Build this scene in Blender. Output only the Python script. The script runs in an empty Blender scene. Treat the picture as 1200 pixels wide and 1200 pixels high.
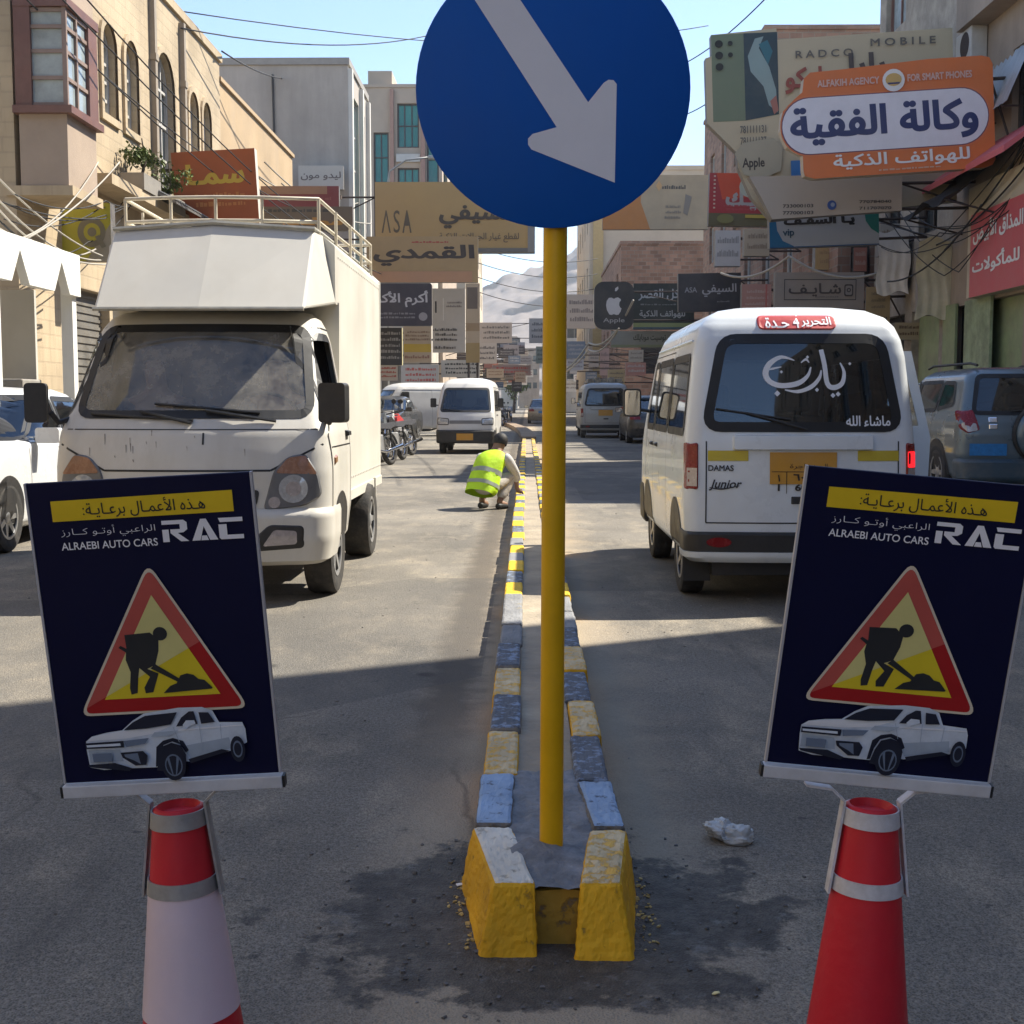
import bpy, bmesh, math, random, unicodedata
import numpy as np
from mathutils import Vector, Matrix
from mathutils import noise as mnoise
from mathutils.geometry import delaunay_2d_cdt
random.seed(7)
R = math.radians
sc = bpy.context.scene
COL = sc.collection

# ---------------------------------------------------------------- camera
F = 1500.0                       # focal length in pixels of a 1200 px wide picture
CAMZ = 1.22
cam_d = bpy.data.cameras.new('camera')
cam_d.lens = 45.0; cam_d.sensor_width = 36.0
cam_d.clip_start = 0.05; cam_d.clip_end = 6000
cam = bpy.data.objects.new('camera', cam_d); COL.objects.link(cam)
cam.location = (0, 0, CAMZ)
cam.rotation_euler = (R(90) - math.atan(128 / F), 0, math.atan(17 / F))
sc.camera = cam
# ---------------------------------------------------------------- sky, sun, exposure
SUN_EL = 50.0
SUN_AZ = math.atan2(0.88, 0.47)  # from +Y towards +X
world = bpy.data.worlds.new('World'); sc.world = world; world.use_nodes = True
wn = world.node_tree
bg = wn.nodes['Background']
sky = wn.nodes.new('ShaderNodeTexSky'); sky.sky_type = 'NISHITA'; sky.sun_disc = False
sky.sun_elevation = R(SUN_EL); sky.sun_rotation = SUN_AZ
sky.altitude = 2250; sky.dust_density = 0.3; sky.air_density = 1.0; sky.ozone_density = 1.6
wn.links.new(sky.outputs[0], bg.inputs[0]); bg.inputs[1].default_value = 0.108
sl = bpy.data.lights.new('sun', 'SUN'); sl.energy = 3.7; sl.angle = R(0.5); sl.color = (1.0, 0.93, 0.80)
so = bpy.data.objects.new('sun', sl); COL.objects.link(so)
sd = Vector((math.sin(SUN_AZ) * math.cos(R(SUN_EL)), math.cos(SUN_AZ) * math.cos(R(SUN_EL)), math.sin(R(SUN_EL))))
so.rotation_euler = sd.to_track_quat('Z', 'Y').to_euler()
so.location = (20, 10, 40)
sc.view_settings.view_transform = 'Standard'; sc.view_settings.look = 'None'
sc.view_settings.exposure = 1.52; sc.view_settings.gamma = 1.0
sc.cycles.max_bounces = 8; sc.cycles.transparent_max_bounces = 16
sc.cycles.caustics_reflective = False; sc.cycles.caustics_refractive = False

_cm = cam.rotation_euler.to_matrix()
def ray(px, py): return _cm @ Vector(((px - 600) / F, -(py - 600) / F, -1.0))
def P(px, py, Y):                # point where the view ray meets the plane at distance Y
    d = ray(px, py); return Vector((0, 0, CAMZ)) + d * (Y / d.y)
def G(px, py, z=0.0):
    d = ray(px, py); return Vector((0, 0, CAMZ)) + d * ((z - CAMZ) / d.z)

# ---------------------------------------------------------------- materials
def S(r, g, b):
    f = lambda c: (c / 255 / 12.92) if c / 255 <= 0.04045 else ((c / 255 + 0.055) / 1.055) ** 2.4
    return (f(r), f(g), f(b))
_MC = {}
def mat(name, col, rough=0.6, metal=0.0, var=0.10, scale=6.0, bump=0.0, bscale=80.0, dust=0.0, dcol=(0.42, 0.34, 0.24), spec=0.5, coat=0.0, streak=0.0):
    if name in _MC: return _MC[name]
    m = bpy.data.materials.new(name); m.use_nodes = True; nt = m.node_tree
    b = nt.nodes['Principled BSDF']
    b.inputs['Roughness'].default_value = rough; b.inputs['Metallic'].default_value = metal
    b.inputs['Specular IOR Level'].default_value = spec; b.inputs['Coat Weight'].default_value = coat
    tc = nt.nodes.new('ShaderNodeTexCoord')
    n = nt.nodes.new('ShaderNodeTexNoise'); n.inputs['Scale'].default_value = scale; n.inputs['Detail'].default_value = 6; n.inputs['Roughness'].default_value = .65
    nt.links.new(tc.outputs['Object'], n.inputs['Vector'])
    r = nt.nodes.new('ShaderNodeMapRange'); r.inputs[1].default_value = .3; r.inputs[2].default_value = .7
    r.inputs[3].default_value = 1 - var; r.inputs[4].default_value = 1 + var
    nt.links.new(n.outputs[0], r.inputs[0])
    mx = nt.nodes.new('ShaderNodeMix'); mx.data_type = 'RGBA'; mx.blend_type = 'MULTIPLY'; mx.inputs[0].default_value = 1
    mx.inputs[6].default_value = (*col, 1); nt.links.new(r.outputs[0], mx.inputs[7])
    out = mx.outputs[2]
    if dust > 0 or streak > 0:
        n2 = nt.nodes.new('ShaderNodeTexNoise'); n2.inputs['Scale'].default_value = scale * .55; n2.inputs['Detail'].default_value = 8; n2.inputs['Roughness'].default_value = .7
        mp = nt.nodes.new('ShaderNodeMapping'); mp.inputs['Location'].default_value = (3, 7, 1)
        if streak > 0: mp.inputs['Scale'].default_value = (3.2, 3.2, .35)
        nt.links.new(tc.outputs['Object'], mp.inputs[0]); nt.links.new(mp.outputs[0], n2.inputs['Vector'])
        r2 = nt.nodes.new('ShaderNodeMapRange'); r2.inputs[1].default_value = .42; r2.inputs[2].default_value = .75
        r2.inputs[3].default_value = 0; r2.inputs[4].default_value = max(dust, streak); nt.links.new(n2.outputs[0], r2.inputs[0])
        m2 = nt.nodes.new('ShaderNodeMix'); m2.data_type = 'RGBA'; m2.inputs[7].default_value = (*dcol, 1)
        nt.links.new(r2.outputs[0], m2.inputs[0]); nt.links.new(out, m2.inputs[6]); out = m2.outputs[2]
    nt.links.new(out, b.inputs['Base Color'])
    rr = nt.nodes.new('ShaderNodeMapRange'); rr.inputs[1].default_value = .3; rr.inputs[2].default_value = .7
    rr.inputs[3].default_value = max(0, rough - .08); rr.inputs[4].default_value = min(1, rough + .12)
    nt.links.new(n.outputs[0], rr.inputs[0]); nt.links.new(rr.outputs[0], b.inputs['Roughness'])
    if bump > 0:
        nb = nt.nodes.new('ShaderNodeTexNoise'); nb.inputs['Scale'].default_value = bscale; nb.inputs['Detail'].default_value = 5
        nt.links.new(tc.outputs['Object'], nb.inputs['Vector'])
        bp = nt.nodes.new('ShaderNodeBump'); bp.inputs['Strength'].default_value = bump; bp.inputs['Distance'].default_value = .02
        nt.links.new(nb.outputs[0], bp.inputs['Height']); nt.links.new(bp.outputs[0], b.inputs['Normal'])
    _MC[name] = m
    return m

def glass(name, tint=(.25, .28, .3), refl=.12, dust=0.0, dcol=(.45, .42, .36)):
    if name in _MC: return _MC[name]
    m = bpy.data.materials.new(name); m.use_nodes = True; nt = m.node_tree; nt.nodes.remove(nt.nodes['Principled BSDF'])
    o = nt.nodes['Material Output']
    t = nt.nodes.new('ShaderNodeBsdfTransparent'); t.inputs[0].default_value = (*tint, 1)
    g = nt.nodes.new('ShaderNodeBsdfGlossy'); g.inputs['Roughness'].default_value = .03; g.inputs[0].default_value = (.9, .95, 1, 1)
    fr = nt.nodes.new('ShaderNodeFresnel'); fr.inputs[0].default_value = 1.5
    ad = nt.nodes.new('ShaderNodeMath'); ad.inputs[1].default_value = refl; ad.use_clamp = True; nt.links.new(fr.outputs[0], ad.inputs[0])
    mx = nt.nodes.new('ShaderNodeMixShader'); nt.links.new(ad.outputs[0], mx.inputs[0]); nt.links.new(t.outputs[0], mx.inputs[1]); nt.links.new(g.outputs[0], mx.inputs[2])
    last = mx
    if dust > 0:
        tc = nt.nodes.new('ShaderNodeTexCoord'); n = nt.nodes.new('ShaderNodeTexNoise'); n.inputs['Scale'].default_value = 3.5; n.inputs['Detail'].default_value = 9; n.inputs['Roughness'].default_value = .75
        nt.links.new(tc.outputs['Object'], n.inputs['Vector'])
        r = nt.nodes.new('ShaderNodeMapRange'); r.inputs[1].default_value = .35; r.inputs[2].default_value = .75; r.inputs[3].default_value = dust * .25; r.inputs[4].default_value = dust * 1.6
        nt.links.new(n.outputs[0], r.inputs[0])
        d = nt.nodes.new('ShaderNodeBsdfDiffuse'); d.inputs[0].default_value = (*dcol, 1)
        m2 = nt.nodes.new('ShaderNodeMixShader'); nt.links.new(r.outputs[0], m2.inputs[0]); nt.links.new(mx.outputs[0], m2.inputs[1]); nt.links.new(d.outputs[0], m2.inputs[2]); last = m2
    nt.links.new(last.outputs[0], o.inputs[0])
    _MC[name] = m
    return m

_pc = [0]
def paint(col, rough=.5, var=.05):            # printed / painted colour on a sign
    col = tuple(min(.82, c * 1.35) for c in col)
    k = 'print_%d_%d_%d' % tuple(int(c * 255 + .5) for c in col)
    return mat(k, col, rough, 0, var, 3.0, dust=.10)

# ---------------------------------------------------------------- objects
def tag(o, label=None, cat=None, group=None, kind=None):
    if label: o['label'] = label
    if cat: o['category'] = cat
    if group: o['group'] = group
    if kind: o['kind'] = kind
    return o
def thing(name, label, cat, loc=(0, 0, 0), rz=0.0, group=None, rot=None):
    o = bpy.data.objects.new(name, None); COL.objects.link(o); o.empty_display_size = .1
    o.location = loc; o.rotation_euler = rot if rot else (0, 0, rz)
    return tag(o, label, cat, group)
def copy_tree(o, parent=None):
    c = o.copy(); COL.objects.link(c)
    if parent: c.parent = parent
    for ch in list(o.children): copy_tree(ch, c)
    return c

class MB:
    def __init__(s): s.v = []; s.f = []
    def add(s, vs, fs):
        n = len(s.v); s.v += [tuple(p) for p in vs]; s.f += [tuple(i + n for i in f) for f in fs]; return s
    def box(s, x0, y0, z0, x1, y1, z1, M=None):
        vs = [Vector((x, y, z)) for z in (z0, z1) for y in (y0, y1) for x in (x0, x1)]
        if M: vs = [M @ v for v in vs]
        return s.add(vs, [(0, 2, 3, 1), (4, 5, 7, 6), (0, 1, 5, 4), (2, 6, 7, 3), (0, 4, 6, 2), (1, 3, 7, 5)])
    def quad(s, *p): return s.add(p, [tuple(range(len(p)))])
    def prism(s, poly, fn, a, b):             # closed 2D polygon swept between two depths through fn(u, v, d)
        n = len(poly)
        vs = [fn(u, v, a) for u, v in poly] + [fn(u, v, b) for u, v in poly]
        fs = [(i, (i + 1) % n, n + (i + 1) % n, n + i) for i in range(n)]
        s.add(vs, fs)
        v2, t2 = fill2d(poly)
        s.add([fn(u, v, a) for u, v in v2], [t[::-1] for t in t2]); s.add([fn(u, v, b) for u, v in v2], t2)
        return s
    def tube(s, pts, r, n=8, cap=True):
        pts = [Vector(p) for p in pts]; m = len(pts)
        rs = r if isinstance(r, (list, tuple)) else [r] * m
        ref = None; rings = []
        for i, p in enumerate(pts):
            t = (pts[min(i + 1, m - 1)] - pts[max(i - 1, 0)]).normalized()
            if ref is None:
                ref = Vector((0, 0, 1)) if abs(t.z) < .9 else Vector((1, 0, 0))
            a = t.cross(ref).normalized(); b = a.cross(t).normalized(); ref = b
            rings.append([p + (a * math.cos(2 * math.pi * k / n) + b * math.sin(2 * math.pi * k / n)) * rs[i] for k in range(n)])
        vs = [v for rg in rings for v in rg]
        fs = [(i * n + k, i * n + (k + 1) % n, (i + 1) * n + (k + 1) % n, (i + 1) * n + k) for i in range(m - 1) for k in range(n)]
        if cap: fs += [tuple(range(n))[::-1], tuple((m - 1) * n + k for k in range(n))]
        return s.add(vs, fs)
    def lathe(s, prof, n=32, M=None, close=True):   # profile of (r, h) around local Z
        vs = []; m = len(prof)
        for r, h in prof:
            for k in range(n):
                a = 2 * math.pi * k / n; p = Vector((r * math.cos(a), r * math.sin(a), h)); vs.append(M @ p if M else p)
        fs = [(i * n + k, i * n + (k + 1) % n, (i + 1) * n + (k + 1) % n, (i + 1) * n + k) for i in range(m - 1) for k in range(n)]
        if close: fs += [tuple(range(n))[::-1], tuple((m - 1) * n + k for k in range(n))]
        return s.add(vs, fs)
    def obj(s, name, m, parent=None, smooth=False, angle=None, bevel=0.0):
        me = bpy.data.meshes.new(name); me.from_pydata(s.v, [], s.f); me.validate(); me.update()
        if smooth or angle:
            me.polygons.foreach_set('use_smooth', [True] * len(me.polygons))
            if angle: me.set_sharp_from_angle(angle=R(angle))
        if m: me.materials.append(m)
        o = bpy.data.objects.new(name, me); COL.objects.link(o)
        if parent: o.parent = parent
        if bevel > 0:
            b = o.modifiers.new('bevel', 'BEVEL'); b.width = bevel; b.segments = 2; b.limit_method = 'ANGLE'; b.angle_limit = R(40)
        return o

def fill2d(poly, holes=(), grid=0.0):
    vs = [Vector(p) for p in poly]; es = [(i, (i + 1) % len(poly)) for i in range(len(poly))]
    cont = [np.array(poly, float)]
    for h in holes:
        n = len(vs); vs += [Vector(p) for p in h]; es += [(n + i, n + (i + 1) % len(h)) for i in range(len(h))]; cont.append(np.array(h, float))
    if grid > 0:
        xs = [p[0] for p in poly]; ys = [p[1] for p in poly]
        nx = int((max(xs) - min(xs)) / grid); ny = int((max(ys) - min(ys)) / grid)
        for i in range(1, nx + 1):
            for j in range(1, ny + 1):
                q = (min(xs) + i * grid, min(ys) + j * grid)
                if inpoly(q, poly) and not any(inpoly(q, h) for h in holes): vs.append(Vector(q))
    r = delaunay_2d_cdt(vs, es, [], 0, 1e-6)
    ov, of = r[0], r[2]
    V = np.array([(v.x, v.y) for v in ov])
    out = []
    for t in of:
        c = V[list(t)].mean(0)
        if inpoly(c, poly) and not any(inpoly(c, h) for h in holes): out.append(tuple(t))
    return [(v.x, v.y) for v in ov], out
def inpoly(p, poly):
    x, y = p; c = False; n = len(poly); j = n - 1
    for i in range(n):
        xi, yi = poly[i]; xj, yj = poly[j]
        if (yi > y) != (yj > y) and x < (xj - xi) * (y - yi) / (yj - yi) + xi: c = not c
        j = i
    return c
def rnd_poly(pts, r, n=5):
    out = []; m = len(pts)
    for i in range(m):
        p = Vector(pts[i]); a = Vector(pts[i - 1]); b = Vector(pts[(i + 1) % m])
        da = (a - p); db = (b - p); rr = min(r, da.length * .45, db.length * .45)
        p0 = p + da.normalized() * rr; p1 = p + db.normalized() * rr
        for k in range(n + 1):
            t = k / n; q = p0 * (1 - t) ** 2 + p * 2 * t * (1 - t) + p1 * t * t; out.append((q.x, q.y))
    return out
def offs_poly(pts, d):                        # grow a counter-clockwise polygon by d
    ar = sum(pts[i - 1][0] * pts[i][1] - pts[i][0] * pts[i - 1][1] for i in range(len(pts)))
    if ar < 0: d = -d
    out = []; m = len(pts)
    for i in range(m):
        p = Vector(pts[i]); e0 = (p - Vector(pts[i - 1])); e1 = (Vector(pts[(i + 1) % m]) - p)
        e0 = e0.normalized() if e0.length > 1e-9 else e1.normalized(); e1 = e1.normalized() if e1.length > 1e-9 else e0
        n = Vector((e0.y, -e0.x)) + Vector((e1.y, -e1.x)); n = n / max(n.length, 1e-6)
        c = max(.5, n.dot(Vector((e0.y, -e0.x)))); out.append((p.x + n.x * d / c, p.y + n.y * d / c))
    return out
def circ(cx, cy, r, n=24, ry=None):
    ry = ry or r; return [(cx + r * math.cos(2 * math.pi * k / n), cy + ry * math.sin(2 * math.pi * k / n)) for k in range(n)]

# ---------------------------------------------------------------- lettering
_forms = {}
for _c in list(range(0xFE80, 0xFEF5)):
    _d = unicodedata.decomposition(chr(_c)).split()
    if len(_d) == 2: _forms.setdefault(chr(int(_d[1], 16)), {})[_d[0].strip('<>')] = chr(_c)
_lig = {('\u0644', '\u0622'): 0xFEF5, ('\u0644', '\u0623'): 0xFEF7, ('\u0644', '\u0625'): 0xFEF9, ('\u0644', '\u0627'): 0xFEFB}
def shape_ar(s):
    """contextual letter forms, returned in left-to-right drawing order"""
    if not any('\u0600' <= c <= '\u06ff' for c in s): return s
    words = []
    for w in s.split(' '):
        if not any('\u0620' <= c <= '\u064a' for c in w): words.append(w); continue
        out = []; i = 0; join = False
        while i < len(w):
            c = w[i]; nx = w[i + 1] if i + 1 < len(w) else ''
            if (c, nx) in _lig:
                out.append(chr(_lig[(c, nx)] + (1 if join else 0))); join = False; i += 2; continue
            if c == '\u0640': out.append(c); join = True; i += 1; continue
            f = _forms.get(c)
            if not f: out.append(c); join = False; i += 1; continue
            nj = nx == '\u0640' or nx in _forms
            can = 'initial' in f and nj and not (nx and 'final' not in _forms.get(nx, {'final': 1}))
            if join and can: g = f.get('medial')
            elif join: g = f.get('final') or f.get('isolated')
            elif can: g = f.get('initial')
            else: g = f.get('isolated')
            out.append(g); join = can; i += 1
        words.append(''.join(reversed(out)))
    return ' '.join(reversed(words))
_tcache = {}
def text2d(s, bold=0.0, res=4):
    """filled outline of a string scaled to the unit square: vertices, triangles, aspect"""
    k = (s, bold, res)
    if k in _tcache: return _tcache[k]
    c = bpy.data.curves.new('txt', 'FONT'); c.body = shape_ar(s); c.resolution_u = 3
    o = bpy.data.objects.new('txt', c); COL.objects.link(o)
    dg = bpy.context.evaluated_depsgraph_get()
    cv = o.evaluated_get(dg).to_curve(dg)
    conts = []
    for sp in cv.splines:
        bp = sp.bezier_points; n = len(bp); pts = []
        for i in range(n):
            a = bp[i]; b = bp[(i + 1) % n]
            p0, p1, p2, p3 = a.co, a.handle_right, b.handle_left, b.co
            lin = a.handle_right_type == 'VECTOR' and b.handle_left_type == 'VECTOR'
            st = 1 if lin else res
            for q in range(st):
                t = q / st; u = 1 - t
                r = p0 * u ** 3 + p1 * 3 * u * u * t + p2 * 3 * u * t * t + p3 * t ** 3
                pts.append((r.x, r.y))
        d = [pts[0]]
        for p in pts[1:]:
            if abs(p[0] - d[-1][0]) + abs(p[1] - d[-1][1]) > 1e-4: d.append(p)
        if len(d) > 2: conts.append(d)
    bpy.data.objects.remove(o); bpy.data.curves.remove(c)
    big = max(conts, key=lambda d: abs(sum(d[i - 1][0] * d[i][1] - d[i][0] * d[i - 1][1] for i in range(len(d)))))
    if sum(big[i - 1][0] * big[i][1] - big[i][0] * big[i - 1][1] for i in range(len(big))) > 0: bold = -bold
    if bold:
        nc = []
        for d in conts:
            m = len(d); q = []
            for i in range(m):
                p = Vector(d[i]); e0 = (p - Vector(d[i - 1])).normalized(); e1 = (Vector(d[(i + 1) % m]) - p).normalized()
                n0 = Vector((-e0.y, e0.x)); n1 = Vector((-e1.y, e1.x)); nn = n0 + n1
                nn = nn / nn.length if nn.length > 1e-5 else n0
                cc = max(.6, nn.dot(n0)); q.append((p.x + nn.x * bold / cc, p.y + nn.y * bold / cc))
            nc.append(q)
        conts = nc
    vs = []; es = []
    for d in conts:
        n = len(vs); vs += [Vector(p) for p in d]; es += [(n + i, n + (i + 1) % len(d)) for i in range(len(d))]
    r = delaunay_2d_cdt(vs, es, [], 0, 1e-6)
    V = np.array([(v.x, v.y) for v in r[0]])
    T = np.array([t for t in r[2] if len(t) == 3])
    C = V[T].mean(1); W = np.zeros(len(C))
    for d in conts:
        A = np.array(d); B = np.roll(A, -1, 0)
        for (x0, y0), (x1, y1) in zip(A, B):
            if y0 == y1: continue
            lo, hi = (y0, y1) if y0 < y1 else (y1, y0)
            msk = (C[:, 1] > lo) & (C[:, 1] <= hi)
            xi = x0 + (C[:, 1] - y0) * (x1 - x0) / (y1 - y0)
            W += np.where(msk & (xi > C[:, 0]), 1 if y1 > y0 else -1, 0)
    T = T[W != 0]
    used = V[np.unique(T)]; mn = used.min(0); mx = used.max(0); sz = mx - mn
    Vn = (V - mn) / sz
    res_ = ([tuple(p) for p in Vn], [tuple(int(i) for i in t) for t in T], sz[0] / sz[1])
    _tcache[k] = res_
    return res_
# ================================================================ ground, road, pavements
def ground_mat():
    m = bpy.data.materials.new('asphalt'); m.use_nodes = True; nt = m.node_tree; b = nt.nodes['Principled BSDF']
    N = nt.nodes.new; L = nt.links.new
    tc = N('ShaderNodeTexCoord')
    def noise(sc_, det=6, rough=.6, loc=(0, 0, 0), stretch=(1, 1, 1)):
        mp = N('ShaderNodeMapping'); mp.inputs['Location'].default_value = loc; mp.inputs['Scale'].default_value = stretch
        L(tc.outputs['Object'], mp.inputs[0])
        n = N('ShaderNodeTexNoise'); n.inputs['Scale'].default_value = sc_; n.inputs['Detail'].default_value = det; n.inputs['Roughness'].default_value = rough
        L(mp.outputs[0], n.inputs['Vector']); return n.outputs[0]
    def rng(x, a, b_, c, d):
        r = N('ShaderNodeMapRange'); r.interpolation_type = 'SMOOTHSTEP'
        for i, v in enumerate((a, b_, c, d)): r.inputs[i + 1].default_value = v
        L(x, r.inputs[0]); return r.outputs[0]
    def mth(op, a, b_=None):
        n = N('ShaderNodeMath'); n.operation = op
        for i, v in enumerate((a, b_)):
            if v is None: continue
            if isinstance(v, (int, float)): n.inputs[i].default_value = v
            else: L(v, n.inputs[i])
        return n.outputs[0]
    def mixc(fac, a, b_, mode='MIX'):
        n = N('ShaderNodeMix'); n.data_type = 'RGBA'; n.blend_type = mode
        if isinstance(fac, (int, float)): n.inputs[0].default_value = fac
        else: L(fac, n.inputs[0])
        for i, v in ((6, a), (7, b_)):
            if isinstance(v, tuple): n.inputs[i].default_value = (*v, 1)
            else: L(v, n.inputs[i])
        return n.outputs[2]
    sx = N('ShaderNodeSeparateXYZ'); L(tc.outputs['Object'], sx.inputs[0]); X, Y = sx.outputs[0], sx.outputs[1]
    base = mixc(rng(noise(.5, 7, .6), .3, .7, 0, 1), (.118, .110, .098), (.200, .183, .158))
    base = mixc(rng(noise(3.0, 6, .7, (4, 2, 0), (1, .5, 1)), .45, .75, 0, .55), base, (.33, .285, .22))      # dust lying in patches
    v = N('ShaderNodeTexVoronoi'); v.inputs['Scale'].default_value = 170; L(tc.outputs['Object'], v.inputs['Vector'])
    base = mixc(.75, base, mixc(rng(v.outputs['Distance'], .1, .6, 0, 1), (.50, .50, .50), (1.42, 1.41, 1.38)), 'MULTIPLY')   # stone chips
    base = mixc(.8, base, mixc(rng(noise(70, 4, .8), .3, .7, 0, 1), (.60, .60, .60), (1.40, 1.39, 1.36)), 'MULTIPLY')
    base = mixc(rng(noise(14, 3, .6, (9, 1, 0)), .66, .72, 0, .6), base, (.05, .05, .05))                        # tar specks
    # sand swept against the kerb
    dk = mth('ADD', mth('ABSOLUTE', mth('SUBTRACT', X, .06)), mth('MULTIPLY', noise(2.2, 6, .7), .5))
    base = mixc(rng(dk, .38, .85, .85, 0), base, (.40, .325, .23))
    dirt = rng(mth('ADD', mth('ABSOLUTE', mth('ADD', X, .32)), mth('MULTIPLY', noise(5, 6, .7), .25)), .17, .30, 1, 0)
    base = mixc(mth('MULTIPLY', dirt, rng(Y, 3.6, 5.5, 0, .8)), base, (.095, .082, .068))                        # grime in the left gutter
    # dark slurry spilt round the end of the median
    ex = mth('DIVIDE', mth('SUBTRACT', X, .06), .60); ey = mth('DIVIDE', mth('SUBTRACT', Y, 2.98), .56)
    d = mth('SQRT', mth('ADD', mth('MULTIPLY', ex, ex), mth('MULTIPLY', ey, ey)))
    d = mth('ADD', d, mth('MULTIPLY', mth('SUBTRACT', noise(3.2, 8, .7, (2, 5, 0)), .5), 2.3))
    wet = rng(d, .80, .98, 1, 0)
    base = mixc(mth('MULTIPLY', wet, .84), base, mixc(rng(noise(14, 9, .8), .42, .62, 0, 1), (.020, .018, .017), (.085, .074, .062)))
    pale = mth('MULTIPLY', rng(noise(6, 8, .8, (7, 7, 0)), .54, .64, 0, .7), wet)
    base = mixc(pale, base, (.20, .19, .175))
    # oil and tyre marks in the lanes
    st = rng(noise(.9, 7, .65, (1, 3, 0), (2.5, .35, 1)), .58, .74, 0, .6)
    base = mixc(st, base, (.085, .080, .074))
    # cracks, patches of newer asphalt, small oil drips
    dv = N('ShaderNodeMixRGB'); dv.blend_type = 'ADD'; dv.inputs[0].default_value = .35; L(tc.outputs['Object'], dv.inputs[1])
    nn = N('ShaderNodeTexNoise'); nn.inputs['Scale'].default_value = 1.6; nn.inputs['Detail'].default_value = 6; L(tc.outputs['Object'], nn.inputs['Vector']); L(nn.outputs['Color'], dv.inputs[2])
    vc = N('ShaderNodeTexVoronoi'); vc.feature = 'DISTANCE_TO_EDGE'; vc.inputs['Scale'].default_value = .55; L(dv.outputs[0], vc.inputs['Vector'])
    crack = mth('MULTIPLY', rng(vc.outputs['Distance'], .0, .010, 1, 0), rng(noise(.35, 3, .5, (5, 5, 0)), .56, .66, 0, .45))
    base = mixc(crack, base, (.035, .034, .033))
    vp = N('ShaderNodeTexVoronoi'); vp.inputs['Scale'].default_value = .33; vp.distance = 'CHEBYCHEV'; L(tc.outputs['Object'], vp.inputs['Vector'])
    sp = N('ShaderNodeSeparateColor'); L(vp.outputs['Color'], sp.inputs[0])
    base = mixc(rng(sp.outputs[0], .72, .74, 0, .38), base, (.085, .084, .082))
    vd = N('ShaderNodeTexVoronoi'); vd.inputs['Scale'].default_value = 1.7; L(dv.outputs[0], vd.inputs['Vector'])
    base = mixc(mth('MULTIPLY', rng(vd.outputs['Distance'], .05, .13, .7, 0), rng(noise(.6, 3, .5, (2, 8, 0)), .52, .6, 0, 1)), base, (.04, .038, .036))
    L(base, b.inputs['Base Color'])
    L(rng(wet, 0, 1, .93, .62), b.inputs['Roughness']); b.inputs['Specular IOR Level'].default_value = .25
    bp = N('ShaderNodeBump'); bp.inputs['Strength'].default_value = .55; bp.inputs['Distance'].default_value = .01
    L(mth('ADD', mth('ADD', mth('MULTIPLY', v.outputs['Distance'], .7), noise(60, 4, .7)), mth('MULTIPLY', noise(7, 6, .7, (3, 3, 0)), 1.6)), bp.inputs['Height']); L(bp.outputs[0], b.inputs['Normal'])
    return m
def sheet(name, x0, y0, x1, y1, z, m):
    mb = MB(); mb.quad((x0, y0, z), (x1, y0, z), (x1, y1, z), (x0, y1, z)); o = mb.obj(name, m); o['kind'] = 'structure'; return o
M_DUST = mat('desert_ground', (.30, .26, .20), .95, 0, .2, .02)
sheet('ground', -1500, -300, 1500, 4000, -.006, M_DUST)
sheet('road', -6.2, -59, 7.2, 260, 0, ground_mat())
M_PAVE = mat('pavement_concrete', (.30, .27, .23), .9, 0, .25, 1.2, .3, 30)
for nm, x0, x1 in (('left_pavement', -12, -6.2), ('right_pavement', 7.2, 14)):
    mb = MB(); mb.box(x0, -59, -.02, x1, 260, .13); o = mb.obj(nm, M_PAVE, bevel=.015); o['kind'] = 'structure'
# ---- far hills
def hill(name, pts, y, depth, m, seed):
    rnd = random.Random(seed); mb = MB(); rows = 44; n = len(pts); vs = []
    for j in range(rows):
        t = j / (rows - 1)
        for i, (x, h) in enumerate(pts):
            k = (1 - t) ** 1.1
            vs.append((x, y - depth * t + 20 * mnoise.noise(Vector((x * .02, j * .6, 3))), max(-3, h * k * (1 + (.06 * mnoise.noise(Vector((x * .006, j * .12, seed))) + .07 * abs(mnoise.noise(Vector((x * .04, j * .5, seed)))) + .035 * mnoise.noise(Vector((x * .16, j * 1.7, seed)))) * (1 if j else 0))) if j < rows - 1 else -3))
    mb.add(vs, [(j * n + i, j * n + i + 1, (j + 1) * n + i + 1, (j + 1) * n + i) for j in range(rows - 1) for i in range(n - 1)])
    o = mb.obj(name, m, smooth=True); o['kind'] = 'structure'
M_HILL = mat('bare_rock', (.215, .18, .155), .95, 0, .35, .03, .35, .12)
def ridge(px_pts, Y):
    out = []
    for i in range(len(px_pts) - 1):
        (a, b), (c, d) = px_pts[i], px_pts[i + 1]
        for k in range(14):
            t = k / 14; p = P(a + (c - a) * t, b + (d - b) * t , Y); out.append((p.x, p.z))
    return out
hill('hills', ridge([(250, 420), (420, 380), (520, 352), (570, 337), (610, 322), (650, 308), (690, 288), (740, 300), (800, 330), (900, 350), (1100, 420)], 900), 900, 450, M_HILL, 3)

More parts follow.
